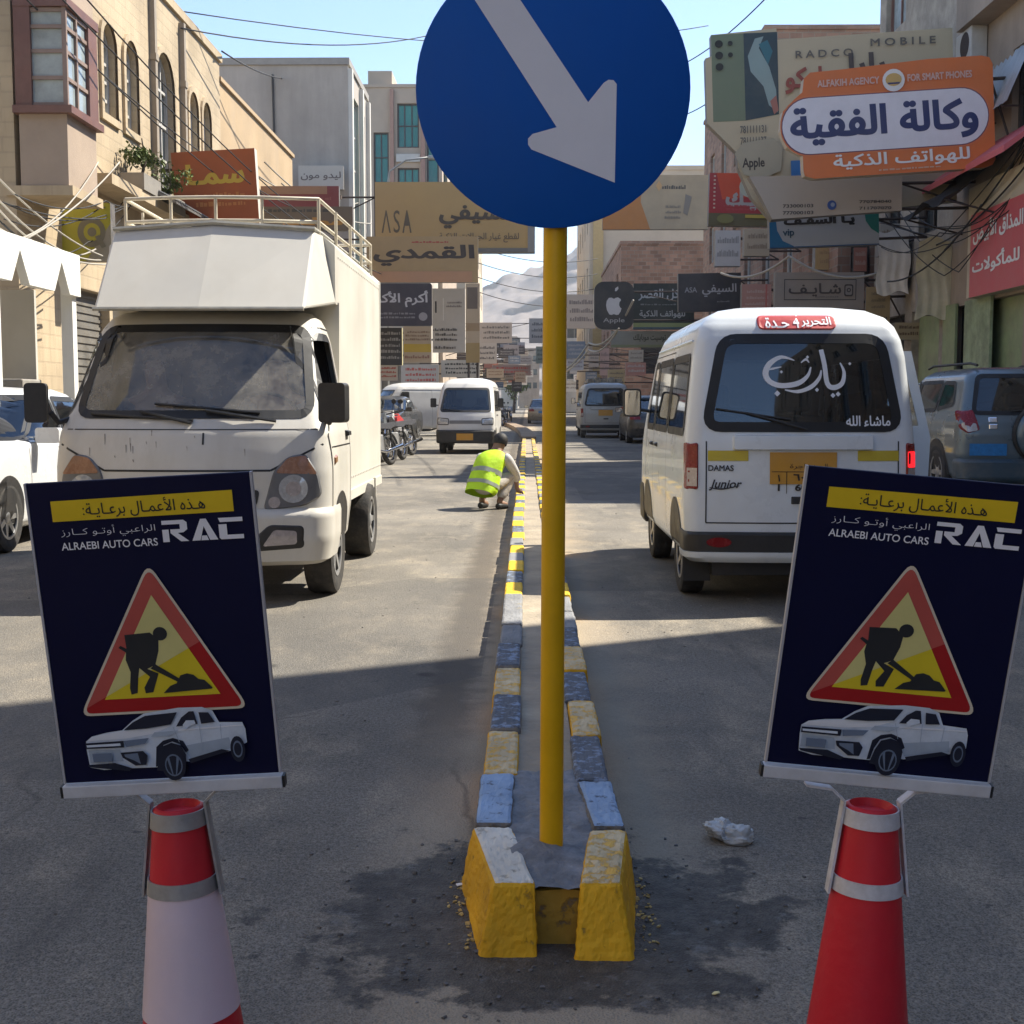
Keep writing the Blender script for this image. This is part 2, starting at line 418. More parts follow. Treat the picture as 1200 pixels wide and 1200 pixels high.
# ================================================================ median
M_CONC = mat('rough_concrete', (.155, .155, .155), .9, 0, .4, 9, .8, 40, dust=.4, dcol=(.28, .26, .23))
def worn(name, col, under=(.14, .14, .14), amt=.5, scale=16, thr=.5):
    """paint worn through to the concrete"""
    m = bpy.data.materials.new(name); m.use_nodes = True; nt = m.node_tree; b = nt.nodes['Principled BSDF']; N = nt.nodes.new; L = nt.links.new
    tc = N('ShaderNodeTexCoord'); n = N('ShaderNodeTexNoise'); n.inputs['Scale'].default_value = scale; n.inputs['Detail'].default_value = 9; n.inputs['Roughness'].default_value = .72
    L(tc.outputs['Object'], n.inputs['Vector'])
    r = N('ShaderNodeMapRange'); r.inputs[1].default_value = thr; r.inputs[2].default_value = thr + .06; r.inputs[3].default_value = 0; r.inputs[4].default_value = amt; L(n.outputs[0], r.inputs[0])
    n2 = N('ShaderNodeTexNoise'); n2.inputs['Scale'].default_value = 5; n2.inputs['Detail'].default_value = 5; L(tc.outputs['Object'], n2.inputs['Vector'])
    r2 = N('ShaderNodeMapRange'); r2.inputs[1].default_value = .3; r2.inputs[2].default_value = .7; r2.inputs[3].default_value = .72; r2.inputs[4].default_value = 1.15; L(n2.outputs[0], r2.inputs[0])
    mu = N('ShaderNodeMix'); mu.data_type = 'RGBA'; mu.blend_type = 'MULTIPLY'; mu.inputs[0].default_value = 1; mu.inputs[6].default_value = (*col, 1); L(r2.outputs[0], mu.inputs[7])
    mx = N('ShaderNodeMix'); mx.data_type = 'RGBA'; L(r.outputs[0], mx.inputs[0]); L(mu.outputs[2], mx.inputs[6]); mx.inputs[7].default_value = (*under, 1)
    L(mx.outputs[2], b.inputs['Base Color']); b.inputs['Roughness'].default_value = .75
    bp = N('ShaderNodeBump'); bp.inputs['Strength'].default_value = .6; bp.inputs['Distance'].default_value = .008
    n3 = N('ShaderNodeTexNoise'); n3.inputs['Scale'].default_value = 45; n3.inputs['Detail'].default_value = 4; L(tc.outputs['Object'], n3.inputs['Vector'])
    ad = N('ShaderNodeMath'); L(n3.outputs[0], ad.inputs[0]); L(r.outputs[0], ad.inputs[1]); ad.operation = 'SUBTRACT'; L(ad.outputs[0], bp.inputs['Height']); L(bp.outputs[0], b.inputs['Normal'])
    return m
YEL = (.78, .42, .007); WHT = (.70, .66, .56); BLU = (.27, .38, .54); GRY = (.22, .22, .22)
K_YEL = worn('yellow_kerb_paint', YEL, (.2, .15, .06), amt=.55, thr=.60, scale=26); K_WHT = worn('white_kerb_paint', WHT, (.3, .27, .2), amt=.6, thr=.57, scale=26)
K_CRM = worn('cream_kerb_paint', (.64, .50, .28), YEL, .75, 26, .50)
K_BLU = worn('pale_blue_kerb_paint', BLU, (.03, .03, .035), .7, 24, .58); K_BLK = worn('worn_black_kerb_paint', (.10, .11, .13), (.28, .36, .50), .75, 20, .51)
K_GRY = worn('bare_grey_kerb', GRY, (.45, .33, .1), .4, 14, .6)
median = thing('median_island', 'low concrete median with yellow, white and blue kerb blocks down the road centre', 'median', (.06, 2.8, 0))
HM = .15
def kblock(tl, tr, br, bl, fl, fr, m_top, m_side, h=HM, rl=None, rr_=None):
    """kerb block from its top outline (back left, back right, front right, front left) and front foot"""
    off = Vector((.06, 2.8, 0))
    def q(p, z): return (p[0] - off.x, p[1] - off.y, z)
    mb = MB(); n = 5; top = []; bot = []
    P8 = [q(tl, h), q(tr, h), q(br, h), q(bl, h), q(rl or tl, 0), q(rr_ or tr, 0), q(fr, 0), q(fl, 0)]
    mb.add(P8, [(3, 2, 1, 0), (7, 6, 2, 3), (4, 7, 3, 0), (6, 5, 1, 2), (5, 4, 0, 1)])
    o = mb.obj('kerb_block', m_top, median, bevel=.012)
    o.data.materials.append(m_side)
    for i in (1, 2, 3, 4): o.data.polygons[i].material_index = 1
    o.modifiers['bevel'].segments = 2
    if tl[1] < 9:
        sb = o.modifiers.new('fine', 'SUBSURF'); sb.subdivision_type = 'SIMPLE'; sb.levels = sb.render_levels = 4
        for k_, (sz, st) in enumerate(((.05, .007), (.014, .006))):
            tx = bpy.data.textures.get('kerb_rough_%d' % k_) or bpy.data.textures.new('kerb_rough_%d' % k_, 'CLOUDS'); tx.noise_scale = sz; tx.noise_depth = 3
            dp = o.modifiers.new('chip', 'DISPLACE'); dp.texture = tx; dp.strength = st; dp.mid_level = .55; dp.texture_coords = 'LOCAL'
    return o
kblock((-.137, 3.17), (-.035, 3.17), (.022, 2.79), (-.072, 2.79), (-.105, 2.73), (.028, 2.73), K_WHT, K_YEL, rl=(-.168, 3.18))
kblock((.158, 3.15), (.254, 3.15), (.212, 2.79), (.120, 2.79), (.104, 2.715), (.238, 2.715), K_CRM, K_YEL, rr_=(.278, 3.15))
ys = 3.19; i = 0
seqL = [(K_BLU, M_CONC), (K_CRM, K_YEL), (K_BLK, K_GRY), (K_CRM, K_YEL), (K_BLK, K_GRY), (K_GRY, K_GRY), (K_GRY, K_GRY)]
seqR = [(K_BLU, M_CONC), (K_BLK, K_BLK), (K_CRM, K_YEL), (K_BLK, K_BLK), (K_CRM, K_YEL), (K_BLK, K_BLK), (K_GRY, K_GRY)]
rk = random.Random(4)
K_SUN = worn('sunlit_yellow_kerb_paint', (.82, .50, .012), amt=.3, thr=.66, under=(.25, .2, .1))  # yellow kerb paint made brighter for the blocks in the sun
while ys < 39:
    ln = .45 if i < 1 else .5; e = .012
    for sgn, seq in ((-1, seqL), (1, seqR)):
        mt, ms = seq[i] if i < len(seq) else ((K_SUN, K_SUN) if (i % 2 == 0) else (K_GRY if i % 3 else K_BLK, K_GRY))
        j = rk.uniform(-.006, .006)
        if sgn < 0:
            a, b = -.125 + j, -.022 + j
            if i == 0: kblock((-.133, ys + ln), (-.032, ys + ln), (-.036, ys + e), (-.132, ys + e), (-.135, ys + e), (-.034, ys + e), mt, ms)
            else: kblock((a, ys + ln), (b, ys + ln), (b, ys + e), (a, ys + e), (a - .008, ys + e), (b, ys + e), mt, ms, HM + rk.uniform(-.006, .006))
        else:
            a, b = .145 + j, .242 + j
            if i == 0: kblock((.145, ys + ln - .07), (.243, ys + ln - .07), (.252, ys - .01), (.170, ys - .01), (.170, ys - .01), (.255, ys - .01), mt, ms)
            else: kblock((a, ys + ln - .07), (b, ys + ln - .07), (b, ys + e - .07), (a, ys + e - .07), (a, ys + e - .07), (b + .008, ys + e - .07), mt, ms, HM + rk.uniform(-.006, .006))
    ys += ln; i += 1
# fill between the rows: trowelled cement near the post, sand further on
mb = MB(); rr = random.Random(2); rows = []
yv = [2.792 + .0355 * k for k in range(27)]
for y in yv:
    rows.append([(-.115 + .255 * u / 12, y - 2.8, .134 + rr.uniform(-.007, .007) + .03 * math.exp(-((.255 * u / 12 - .115 + .03) ** 2 + (y - 3.03) ** 2) / .006)) for u in range(13)])
n = 13; mb.add([p for r_ in rows for p in r_], [(a * n + k, a * n + k + 1, (a + 1) * n + k + 1, (a + 1) * n + k) for a in range(len(rows) - 1) for k in range(n - 1)])
def cement_mat():
    m = mat('trowelled_cement', (.20, .205, .215), .8, 0, .45, 12, .9, 26, dust=.35, dcol=(.09, .09, .09)); return m
cf = mb.obj('cement_fill', cement_mat(), median, smooth=True)
ff = MB(); ff.prism([(-.06, .0), (.075, .0), (.082, .122), (.03, .126), (-.03, .122), (-.066, .126)], lambda u, v, d: (u, .004 + .03 * v + d, v), 0, .05)
o = ff.obj('cement_fill', worn('yellow_smeared_cement', (.40, .25, .03), (.10, .10, .10), .7, 13, .52), median)
sf = MB(); sf.box(-.085, .91, .0, .086, 36.2, .128)
sf.obj('sand_fill', mat('sandy_cement', (.33, .275, .20), .95, 0, .3, 3, .5, 30, dust=.5, dcol=(.16, .15, .14)), median)
# far part of the median bends away to the left
fm = thing('median_island', 'bare brown far end of the median bending away to the left', 'median', (0, 40, 0))
mb = MB(); pts = []
for k in range(13):
    t = k / 12; pts.append((.06 - 2.4 * t ** 1.9, 45 * t))
for s0, s1, z, nm in ((-.24, .24, .17, 'kerb'),):
    vs = []
    for (x, y) in pts: vs += [(x + s0, y, 0), (x + s0, y, z), (x + s1, y, z), (x + s1, y, 0)]
    mb.add(vs, [(4 * a + b, 4 * a + b + 1, 4 * a + b + 5, 4 * a + b + 4) for a in range(12) for b in range(3)] + [(3, 2, 1, 0)])
mb.obj('kerb', mat('brown_kerb', (.27, .20, .14), .9, 0, .3, 2, .3, 20), fm)
# crumbs of paint and cement round the foot of the median
mb = MB(); rr = random.Random(9)
for k in range(260):
    a = rr.uniform(0, 6.28); d = abs(rr.gauss(.32, .16)); x = .06 + math.cos(a) * d * 1.1; y = 3.0 + math.sin(a) * d * 1.2
    if -.11 < x < .24 and y > 2.72: continue
    s = rr.uniform(.0015, .0055); M = Matrix.Translation((x, y, s * .4)) @ Matrix.Rotation(rr.uniform(0, 6), 4, 'Z') @ Matrix.Rotation(rr.uniform(-.6, .6), 4, 'X')
    mb.box(-s, -s * .7, -s * .5, s, s * .7, s * .5, M)
o = mb.obj('rubble', mat('cement_crumbs', (.13, .125, .12), .9, 0, .5, 40)); o['kind'] = 'stuff'
mb = MB()
for k in range(110):
    sgn = rr.choice((-1, 1)); y = rr.uniform(2.76, 3.2); x = (.265 + abs(rr.gauss(0, .022)) if sgn > 0 else -.135 - abs(rr.gauss(0, .02)) + (.03 if y < 2.95 else 0) - .01)
    s = rr.uniform(.0015, .0055); M = Matrix.Translation((x, y, s * .5)) @ Matrix.Rotation(rr.uniform(0, 6), 4, 'Z') @ Matrix.Rotation(rr.uniform(-.9, .9), 4, 'X')
    mb.box(-s, -s * .8, -s * .3, s, s * .8, s * .3, M)
o = mb.obj('paint_flakes', mat('yellow_paint_flakes', (.50, .36, .13), .8, 0, .4, 40)); o['kind'] = 'stuff'
mb = MB()
for k in range(900):
    x = rr.uniform(-6, 6.5); y = 2.3 + 30 * rr.random() ** 1.6; s = rr.uniform(.002, .007)
    if -.2 < x < .3: continue
    M = Matrix.Translation((x, y, s * .35)) @ Matrix.Rotation(rr.uniform(0, 6), 4, 'Z') @ Matrix.Rotation(rr.uniform(-.6, .6), 4, 'X')
    mb.box(-s, -s * .7, -s * .4, s, s * .7, s * .4, M)
o = mb.obj('gravel', mat('loose_grit', (.20, .185, .165), .9, 0, .6, 30)); o['kind'] = 'stuff'

# ================================================================ keep-right sign on its post
DS = 3.05; c = P(648, 104, DS)
base = Vector((P(646, 990, 3.03).x, 3.03, HM - .02))
t = thing('road_sign', 'round blue keep right sign with white arrow on a thin yellow post', 'road sign', base)
rad = 157 / F * DS
mb = MB(); mb.lathe([(0.001, .004), (rad - .004, .004), (rad, .002), (rad, -.002), (rad - .004, -.004), (.001, -.004)], 72, Matrix.Translation(c - base) @ Matrix.Rotation(R(90), 4, 'X'))
mb.obj('disc', mat('blue_sign_paint', (.002, .092, .42), .45, 0, .05, 2, spec=.2, dust=.10, dcol=(.03, .12, .36), streak=.22), t, angle=40)
ar = [(268, -20), (608, 528), (508, 556), (490, 575), (490, 600), (504, 620), (848, 757), (856, 350), (843, 334), (822, 332), (802, 345), (738, 425), (452, -20)]
ar = [(p[0], p[1]) for p in ar]
ext = [(250, -28), (403, -80)]           # tail of the arrow, inside the disc
ar = [ext[0]] + ar[1:-1] + [ext[1]]
pl = []
for zx, zy in ar:
    q = P(480 + zx * 340 / 1200, zy * 280 / 988, DS); pl.append((q.x, q.z))
v2, f2 = fill2d(pl); mb = MB(); mb.add([(x - base.x, DS - .0055 - base.y, z - base.z) for x, z in v2], f2)
mb.obj('arrow', mat('white_reflective_sheet', (.72, .73, .78), .5, 0, .05, 3, dust=.25, dcol=(.62, .61, .62)), t)
tp = P(652, 262, DS + .035); tp = Vector((tp.x, 3.108, c.z + .2))
mb = MB(); mb.tube([(0, 0, 0), (tp - base) * .5, tp - base], .0285, 24)
mb.obj('post', mat('yellow_post_paint', (.76, .43, .004), .4, 0, .10, 5, spec=.3, dust=.14, dcol=(.36, .22, .04)), t, angle=40)
mb = MB()
for dz in (-.16, .12): mb.box(c.x - base.x - .05, DS + .004 - base.y, c.z + dz - base.z, c.x - base.x + .05, DS + .045 - base.y, c.z + dz + .03 - base.z)
mb.obj('clamp', mat('galvanised_steel', (.4, .4, .4), .4, .8), t)

# ================================================================ two cones carrying sponsor boards
NAVY = (.0035, .0045, .034)
P_NAVY = mat('navy_print', NAVY, .42, 0, .1, 2, dust=.04, dcol=(.03, .03, .05), spec=.22)
P_TEXT = mat('white_print', (.85, .85, .88), .45, 0, .04, 3)
def upright(z):
    x = Vector((1, 0, 0)); x = (x - z * x.dot(z)).normalized(); y = z.cross(x)
    return Matrix(((x.x, y.x, z.x), (x.y, y.y, z.y), (x.z, y.z, z.z))).to_euler()
def board(label, corners, D, tilt_d, cone_ax, cone_label, sleeve, bag):
    TL, TR, BR, BL = [P(x, y, D - (tilt_d if k < 2 else 0)) for k, (x, y) in enumerate(corners)]
    ctr = (TL + TR + BR + BL) / 4
    u = ((TR - TL) + (BR - BL)).normalized(); v = ((TL - BL) + (TR - BR)); v = (v - u * v.dot(u)).normalized(); nrm = u.cross(v)   # points away from the camera? fixed below
    if nrm.y > 0: nrm = -nrm
    W = ((TR - TL).length + (BR - BL).length) / 2; H = ((TL - BL).length + (TR - BR).length) / 2
    Mx = Matrix((( u.x, -nrm.x, v.x), (u.y, -nrm.y, v.y), (u.z, -nrm.z, v.z)))
    t = thing('sponsor_board', label, 'sign board', ctr - v * H / 2, rot=Mx.to_euler(), group='roadworks sponsor boards on cones')
    def q(a, b, d=0): return ((a - .5) * W, -d, (1 - b) * H)
    mb = MB(); mb.box(-W / 2, 0, .012, W / 2, .006, H); mb.obj('panel', P_NAVY, t, bevel=.0012)
    for a in (0, 1):
        x = (-W / 2 - .003) if a == 0 else W / 2; mb = MB(); mb.box(x, -.001, 0.012, x + .003, .007, H)
        mb.obj('edge_trim', mat('white_edge_trim', (.45, .45, .47), .5), t)
    mb = MB(); mb.box(-W / 2 - .004, -.006, -.008, W / 2 + .004, .010, .0095); mb.obj('bottom_rail', mat('white_painted_rail', (.60, .63, .68), .45, 0, .12, 18, dust=.25), t, bevel=.0015)
    mb = MB(); mb.box(-W / 2 - .0075, -.005, -.0072, -W / 2 - .0042, .009, .0088); mb.box(W / 2 + .0042, -.005, -.0072, W / 2 + .0075, .009, .0088)
    mb.obj('rail_cap', mat('black_plastic', (.02, .02, .02), .5), t)
    lay = [.0008]
    def poly(name, pts, col, rough=.4):
        lay[0] += .00025
        v2, f2 = fill2d(pts); m_ = MB(); m_.add([q(a, b, lay[0]) for a, b in v2], f2); return m_.obj(name, col, t)
    def txt(s, a0, b0, a1, b1, m, bold):
        v2, f2, asp = text2d(s, bold, 4); m_ = MB(); m_.add([q(a0 + (a1 - a0) * x, b1 + (b0 - b1) * y, lay[0] + .0006) for x, y in v2], f2); return m_.obj('lettering', m, t)
    PY = mat('yellow_print', (.80, .56, .012), .4, 0, .15, 5); PK = mat('black_print', (.012, .012, .014), .5)
    poly('yellow_strip', [(.10, .058), (.915, .052), (.915, .118), (.10, .122)], PY)
    txt('هـذه الأعمـال برعـايـة:', .24, .062, .79, .116, PK, .004)
    txt('الراعبي أوتـو كــارز', .13, .139, .555, .176, P_TEXT, -.012)
    txt('ALRAEBI AUTO CARS', .125, .188, .56, .212, P_TEXT, .012)
    # RAC monogram drawn with cut strokes
    def mono(pts): poly('lettering', pts, P_TEXT)
    x0, y0, y1 = .585, .136, .203; h = y1 - y0
    L_ = lambda x, y: (x0 + x * .365, y0 + y * h)
    mono([L_(0, 0), L_(.27, 0), L_(.31, .12), L_(.31, .45), L_(.26, .58), L_(.19, .60), L_(.32, 1), L_(.22, 1), L_(.10, .60), L_(.10, .42), L_(.22, .42), L_(.22, .19), L_(0, .19)])
    mono([L_(0, .42), L_(.08, .42), L_(.08, 1), L_(0, 1)])
    mono([L_(.36, 1), L_(.48, 0), L_(.55, 0), L_(.68, 1), L_(.58, 1), L_(.515, .35), L_(.46, 1)])
    mono([L_(.485, .78), L_(.545, .78), L_(.565, 1), L_(.47, 1)])
    mono([L_(.70, 0), L_(1, 0), L_(1, .20), L_(.72, .20)])
    mono([L_(.70, .30), L_(.80, .30), L_(.80, .80), L_(1, .80), L_(1, 1), L_(.72, 1), L_(.70, .92)])
    # roadworks triangle
    A, B, C_ = (.505, .262), (.895, .748), (.11, .748)
    def tri(k, col, r): # k shrinks toward the centroid
        g = ((A[0] + B[0] + C_[0]) / 3, (A[1] + B[1] + C_[1]) / 3)
        pts = [(g[0] + (p[0] - g[0]) * k, g[1] + (p[1] - g[1]) * k) for p in (A, B, C_)]
        return rnd_poly(pts, r, 5) if r else pts
    poly('triangle_border', tri(1, 0, .05), mat('cream_print', (.70, .62, .48), .5))
    poly('triangle_red', tri(.95, 0, .04), mat('dark_red_print', (.40, .008, .010), .4))
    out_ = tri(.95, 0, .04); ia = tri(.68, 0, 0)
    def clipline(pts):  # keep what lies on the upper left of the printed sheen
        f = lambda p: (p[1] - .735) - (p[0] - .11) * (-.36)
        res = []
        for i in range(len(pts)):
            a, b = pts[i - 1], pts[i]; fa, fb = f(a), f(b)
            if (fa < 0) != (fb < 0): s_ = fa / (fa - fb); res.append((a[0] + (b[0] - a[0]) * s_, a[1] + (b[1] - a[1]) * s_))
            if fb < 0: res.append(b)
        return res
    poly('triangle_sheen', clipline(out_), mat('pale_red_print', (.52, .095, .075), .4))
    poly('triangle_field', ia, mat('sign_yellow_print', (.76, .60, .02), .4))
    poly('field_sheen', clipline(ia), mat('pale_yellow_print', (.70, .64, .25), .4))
    PG = mat('charcoal_print', (.022, .024, .027), .4)
    w = lambda x, y: (.11 + (x - 320) / 650 * .785, .262 + (y - 410) / 600 * .486)
    poly('worker_symbol', [w(*p) for p in ((528, 690), (625, 685), (655, 715), (650, 760), (632, 815), (600, 830), (640, 850), (612, 925), (583, 928), (580, 905), (606, 862), (570, 825), (562, 860), (552, 925), (528, 930), (525, 905), (535, 840), (522, 790), (526, 760), (500, 740), (508, 732), (530, 745))], PG)
    poly('worker_symbol', [w(663 + 27 * math.cos(k * .3142), 692 + 27 * math.sin(k * .3142)) for k in range(20)], PG)
    poly('worker_symbol', [w(*p) for p in ((612, 828), (632, 812), (722, 878), (714, 890))], PG)
    poly('worker_symbol', [w(*p) for p in ((652, 930), (680, 902), (705, 893), (722, 862), (748, 855), (772, 862), (790, 880), (812, 885), (840, 918), (835, 922))], PG)
    # picture of a pale pick-up
    c0 = lambda x, y: (.125 + (x - 180) / 875 * .745, .735 + (y - 65) / 445 * .235)
    CW = mat('pale_blue_grey_print', (.62, .70, .80), .4, 0, .15, 30); CK = mat('dark_print', (.012, .016, .035), .4); CG = mat('mid_grey_print', (.16, .21, .30), .4)
    poly('truck_picture', [c0(*p) for p in ((180, 245), (215, 215), (300, 195), (385, 185), (445, 130), (510, 88), (700, 62), (830, 65), (885, 90), (915, 165), (1040, 172), (1053, 215), (1055, 300), (975, 345), (740, 405), (700, 400), (560, 430), (420, 428), (260, 430), (185, 410), (178, 300))], CW)
    CH = mat('bright_print', (.80, .84, .90), .4); CS = mat('shade_print', (.40, .48, .58), .4, 0, .1, 30)
    poly('truck_picture', [c0(*p) for p in ((215, 216), (385, 190), (520, 186), (655, 170), (560, 215), (400, 238), (190, 242))], CH)
    poly('truck_picture', [c0(*p) for p in ((725, 300), (960, 262), (970, 330), (740, 385), (722, 350))], CS)
    poly('truck_picture', [c0(*p) for p in ((190, 300), (360, 305), (372, 380), (330, 378), (190, 382))], CS)
    poly('truck_picture', [c0(*p) for p in ((560, 300), (600, 262), (655, 248), (710, 270), (735, 330), (718, 345), (690, 290), (650, 270), (600, 290), (575, 350), (562, 420), (545, 425))], mat('dark_print', (.012, .016, .035), .4))
    poly('truck_picture', [c0(*p) for p in ((690, 196), (1040, 184), (1046, 192), (690, 206))], CH)
    for a_, b_ in (((806, 170), (812, 335)), ((922, 175), (918, 318)), ((665, 178), (690, 275))): poly('truck_picture', [c0(a_[0] - 1.5, a_[1]), c0(a_[0] + 1.5, a_[1]), c0(b_[0] + 1.5, b_[1]), c0(b_[0] - 1.5, b_[1])], CS)
    poly('truck_picture', [c0(*p) for p in ((560, 205), (690, 200), (640, 235), (540, 232))], CS)
    poly('truck_picture', [c0(*p) for p in ((395, 182), (450, 135), (520, 98), (695, 86), (655, 160), (520, 178))], CK)
    poly('truck_picture', [c0(*p) for p in ((682, 175), (715, 120), (760, 84), (785, 84), (800, 165))], CK)
    poly('truck_picture', [c0(*p) for p in ((812, 92), (865, 96), (895, 158), (820, 165))], CK)
    poly('truck_picture', [c0(*p) for p in ((720, 165), (740, 138), (785, 140), (790, 162), (750, 178), (735, 195), (722, 190))], CW)
    poly('truck_picture', [c0(*p) for p in ((180, 250), (390, 246), (388, 288), (180, 286))], CK)
    poly('truck_picture', [c0(*p) for p in ((185, 262), (370, 260), (372, 276), (188, 276))], CW)
    poly('truck_picture', [c0(*p) for p in ((392, 246), (530, 235), (505, 270), (400, 286))], CG)
    poly('truck_picture', [c0(*p) for p in ((212, 318), (318, 318), (316, 372), (214, 370))], CG)
    poly('truck_picture', [c0(*p) for p in ((366, 318), (490, 314), (512, 345), (500, 402), (440, 405), (375, 350))], CK)
    poly('truck_picture', [c0(*p) for p in ((385, 330), (460, 326), (470, 395), (435, 370), (390, 346))], CG)
    poly('truck_picture', [c0(*p) for p in ((180, 385), (330, 380), (420, 418), (405, 436), (190, 400))], CK)
    poly('truck_picture', [c0(*p) for p in ((555, 440), (575, 350), (600, 290), (650, 270), (700, 290), (722, 350), (718, 410), (700, 470))], CK)
    for s, m_ in ((1, CK), (.72, CG), (.62, CK)):
        poly('truck_picture', [c0(650 + 66 * s * math.cos(k * .3142), 412 + 98 * s * math.sin(k * .3142)) for k in range(20)], m_)
    for dx in (-34, 34): poly('truck_picture', [c0(650 + dx, 365), (c0(650 + dx * .6, 355)), c0(650 + dx * .2, 470), c0(650 + dx * .3, 480)], CG)
    for s, m_ in ((1, CK), (.65, CG), (.5, CK)):
        poly('truck_picture', [c0(1008 + 40 * s * math.cos(k * .3142), 328 + 82 * s * math.sin(k * .3142)) for k in range(20)], m_)
    poly('truck_picture', [c0(*p) for p in ((735, 375), (920, 322), (965, 335), (745, 402))], CK)
    # ---- cone
    top, bot = cone_ax; Yc = D + .012
    a = P(*top, Yc); b = P(*bot, Yc); ax = (b - a).normalized(); k = (a.z - .0) / -ax.z; foot = a + ax * k
    ct = thing('traffic_cone', cone_label, 'traffic cone', foot, rot=upright(-ax), group='traffic cones holding the boards')
    Lc = k; r0, sl_ = .0335, .108
    rad_ = lambda d: r0 + sl_ * d
    prof = [(.001, Lc - .012), (r0 * .72, Lc - .010), (r0 * .86, Lc), (r0, Lc - .003)]
    for d in np.linspace(.01, Lc - .04, 30): prof.append((rad_(d), Lc - d))
    prof += [(rad_(Lc) + .02, .03), (rad_(Lc) + .03, .028)]
    mb = MB(); mb.lathe(prof, 64); RED = mat('red_cone_plastic', (.60, .015, .032), .42, 0, .10, 4, .08, 60, dust=.38, dcol=(.46, .07, .06), spec=.35)
    mb.obj('cone_body', RED, ct, angle=50)
    mb = MB(); bw = .19; mb.prism(rnd_poly([(-bw, -bw), (bw, -bw), (bw, bw), (-bw, bw)], .05), lambda u_, v_, d: (u_, v_, d), .002, .03); mb.obj('cone_base', mat('black_rubber', (.025, .025, .025), .8), ct)
    if sleeve:
        mb = MB(); mb.lathe([(rad_(d) + .0015, Lc - d) for d in np.linspace(.098, .285, 16)], 64, close=False)
        mb.obj('reflective_sleeve', sleeve, ct, angle=50)
    # ---- steel clip of the board round the cone top (belongs to the board)
    inv = Matrix.LocRotScale(t.location, t.rotation_euler, None).inverted() @ Matrix.LocRotScale(ct.location, ct.rotation_euler, None)
    ST = mat('white_painted_steel' if not sleeve else 'dull_bare_steel', (.60, .60, .63) if not sleeve else (.36, .36, .36), .45, .35 if sleeve else 0, .2, 30, dust=.35, dcol=(.3, .24, .18))
    br = MB()
    for d0, d1 in ((.004, .026), (.096, .116)):
        br.lathe([(rad_(d0) + .0008, Lc - d0), (rad_(d0) + .003, Lc - d0), (rad_(d1) + .003, Lc - d1), (rad_(d1) + .0008, Lc - d1), (rad_(d0) + .0008, Lc - d0)], 48, inv, close=False)
    for sg in (-1, 1):
        p0 = Vector((sg * (rad_(.0) + .004), 0, Lc + .004)); p1 = Vector((sg * (rad_(.118) + .007), -.004, Lc - .122)); p2 = Vector((sg * (rad_(0) + .022), 0, Lc + .020)); p3 = Vector((sg * .09, .0, Lc + .024))
        for (m0, m1) in ((p0, p1), (p0, p2), (p2, p3)):
            dr = (m1 - m0).normalized(); sd_ = Vector((0, 1, 0)) * .009; th = dr.cross(Vector((0, 1, 0))).normalized() * .0016
            vs = [inv @ (m + sd_ * i_ + th * j_) for m in (m0, m1) for i_ in (-1, 1) for j_ in (-1, 1)]
            br.add(vs, [(0, 1, 3, 2), (4, 6, 7, 5), (0, 4, 5, 1), (2, 3, 7, 6), (0, 2, 6, 4), (1, 5, 7, 3)])
    br.obj('bracket', ST, t, angle=40)
    return t
def sleeve_mat():
    m = mat('pinkish_reflective_sleeve', (.72, .61, .67), .34, 0, .08, 3, .08, 420, dust=.30, dcol=(.70, .48, .60)); return m
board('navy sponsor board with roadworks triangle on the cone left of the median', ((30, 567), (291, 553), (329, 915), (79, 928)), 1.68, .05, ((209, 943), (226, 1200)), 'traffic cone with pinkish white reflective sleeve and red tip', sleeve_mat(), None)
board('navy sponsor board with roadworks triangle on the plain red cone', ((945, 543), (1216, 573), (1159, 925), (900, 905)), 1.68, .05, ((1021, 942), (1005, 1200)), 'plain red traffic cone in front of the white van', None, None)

# ---- crumpled plastic bag
p = G(857, 985); bm = bmesh.new(); bmesh.ops.create_icosphere(bm, subdivisions=5, radius=1)
for v in bm.verts:
    c_ = v.co.copy(); d = 1 + .35 * mnoise.noise(c_ * 1.6) + .22 * abs(mnoise.noise(c_ * 4.3)) + .10 * abs(mnoise.noise(c_ * 9))
    v.co = Vector((c_.x * .066 * d, c_.y * .045 * d, max(-.001, (c_.z * .7 + .55) * .038 * d - .006 + .012 * (c_.x < -.2) )))
me = bpy.data.meshes.new('plastic_bag'); bm.to_mesh(me); bm.free(); me.polygons.foreach_set('use_smooth', [True] * len(me.polygons))
bag_m = mat('thin_white_plastic', (.62, .64, .64), .28, 0, .12, 20, .3, 90); me.materials.append(bag_m); bag_m.node_tree.nodes['Principled BSDF'].inputs['Transmission Weight'].default_value = .3
o = bpy.data.objects.new('plastic_bag', me); COL.objects.link(o); o.location = p; o.rotation_euler = (0, 0, -.35); tag(o, 'crumpled white plastic bag lying on the road right of the median', 'plastic bag')
for (px, py, s, lb, cc) in ((840, 1166, .010, 'small yellow paper scrap on the road near the right cone', (.55, .5, .25)), (540, 1038, .014, 'small white scrap of litter left of the yellow kerb end', (.6, .58, .55))):
    p = G(px, py); mb = MB(); rr2 = random.Random(px); pts = [(math.cos(k) * s * rr2.uniform(.6, 1.2), math.sin(k) * s * rr2.uniform(.5, 1.0), .002 + rr2.uniform(0, .006)) for k in (0, 1, 2, 3, 4, 5)]
    mb.add([(0, 0, .008)] + pts, [(0, k + 1, (k + 1) % 6 + 1) for k in range(6)]); mb.add([(x, y, max(0, z - .0018)) for x, y, z in [(0, 0, .008)] + pts], [(0, (k + 1) % 6 + 1, k + 1) for k in range(6)])
    o = mb.obj('paper_scrap', paint(cc)); o.location = p; tag(o, lb, 'litter')
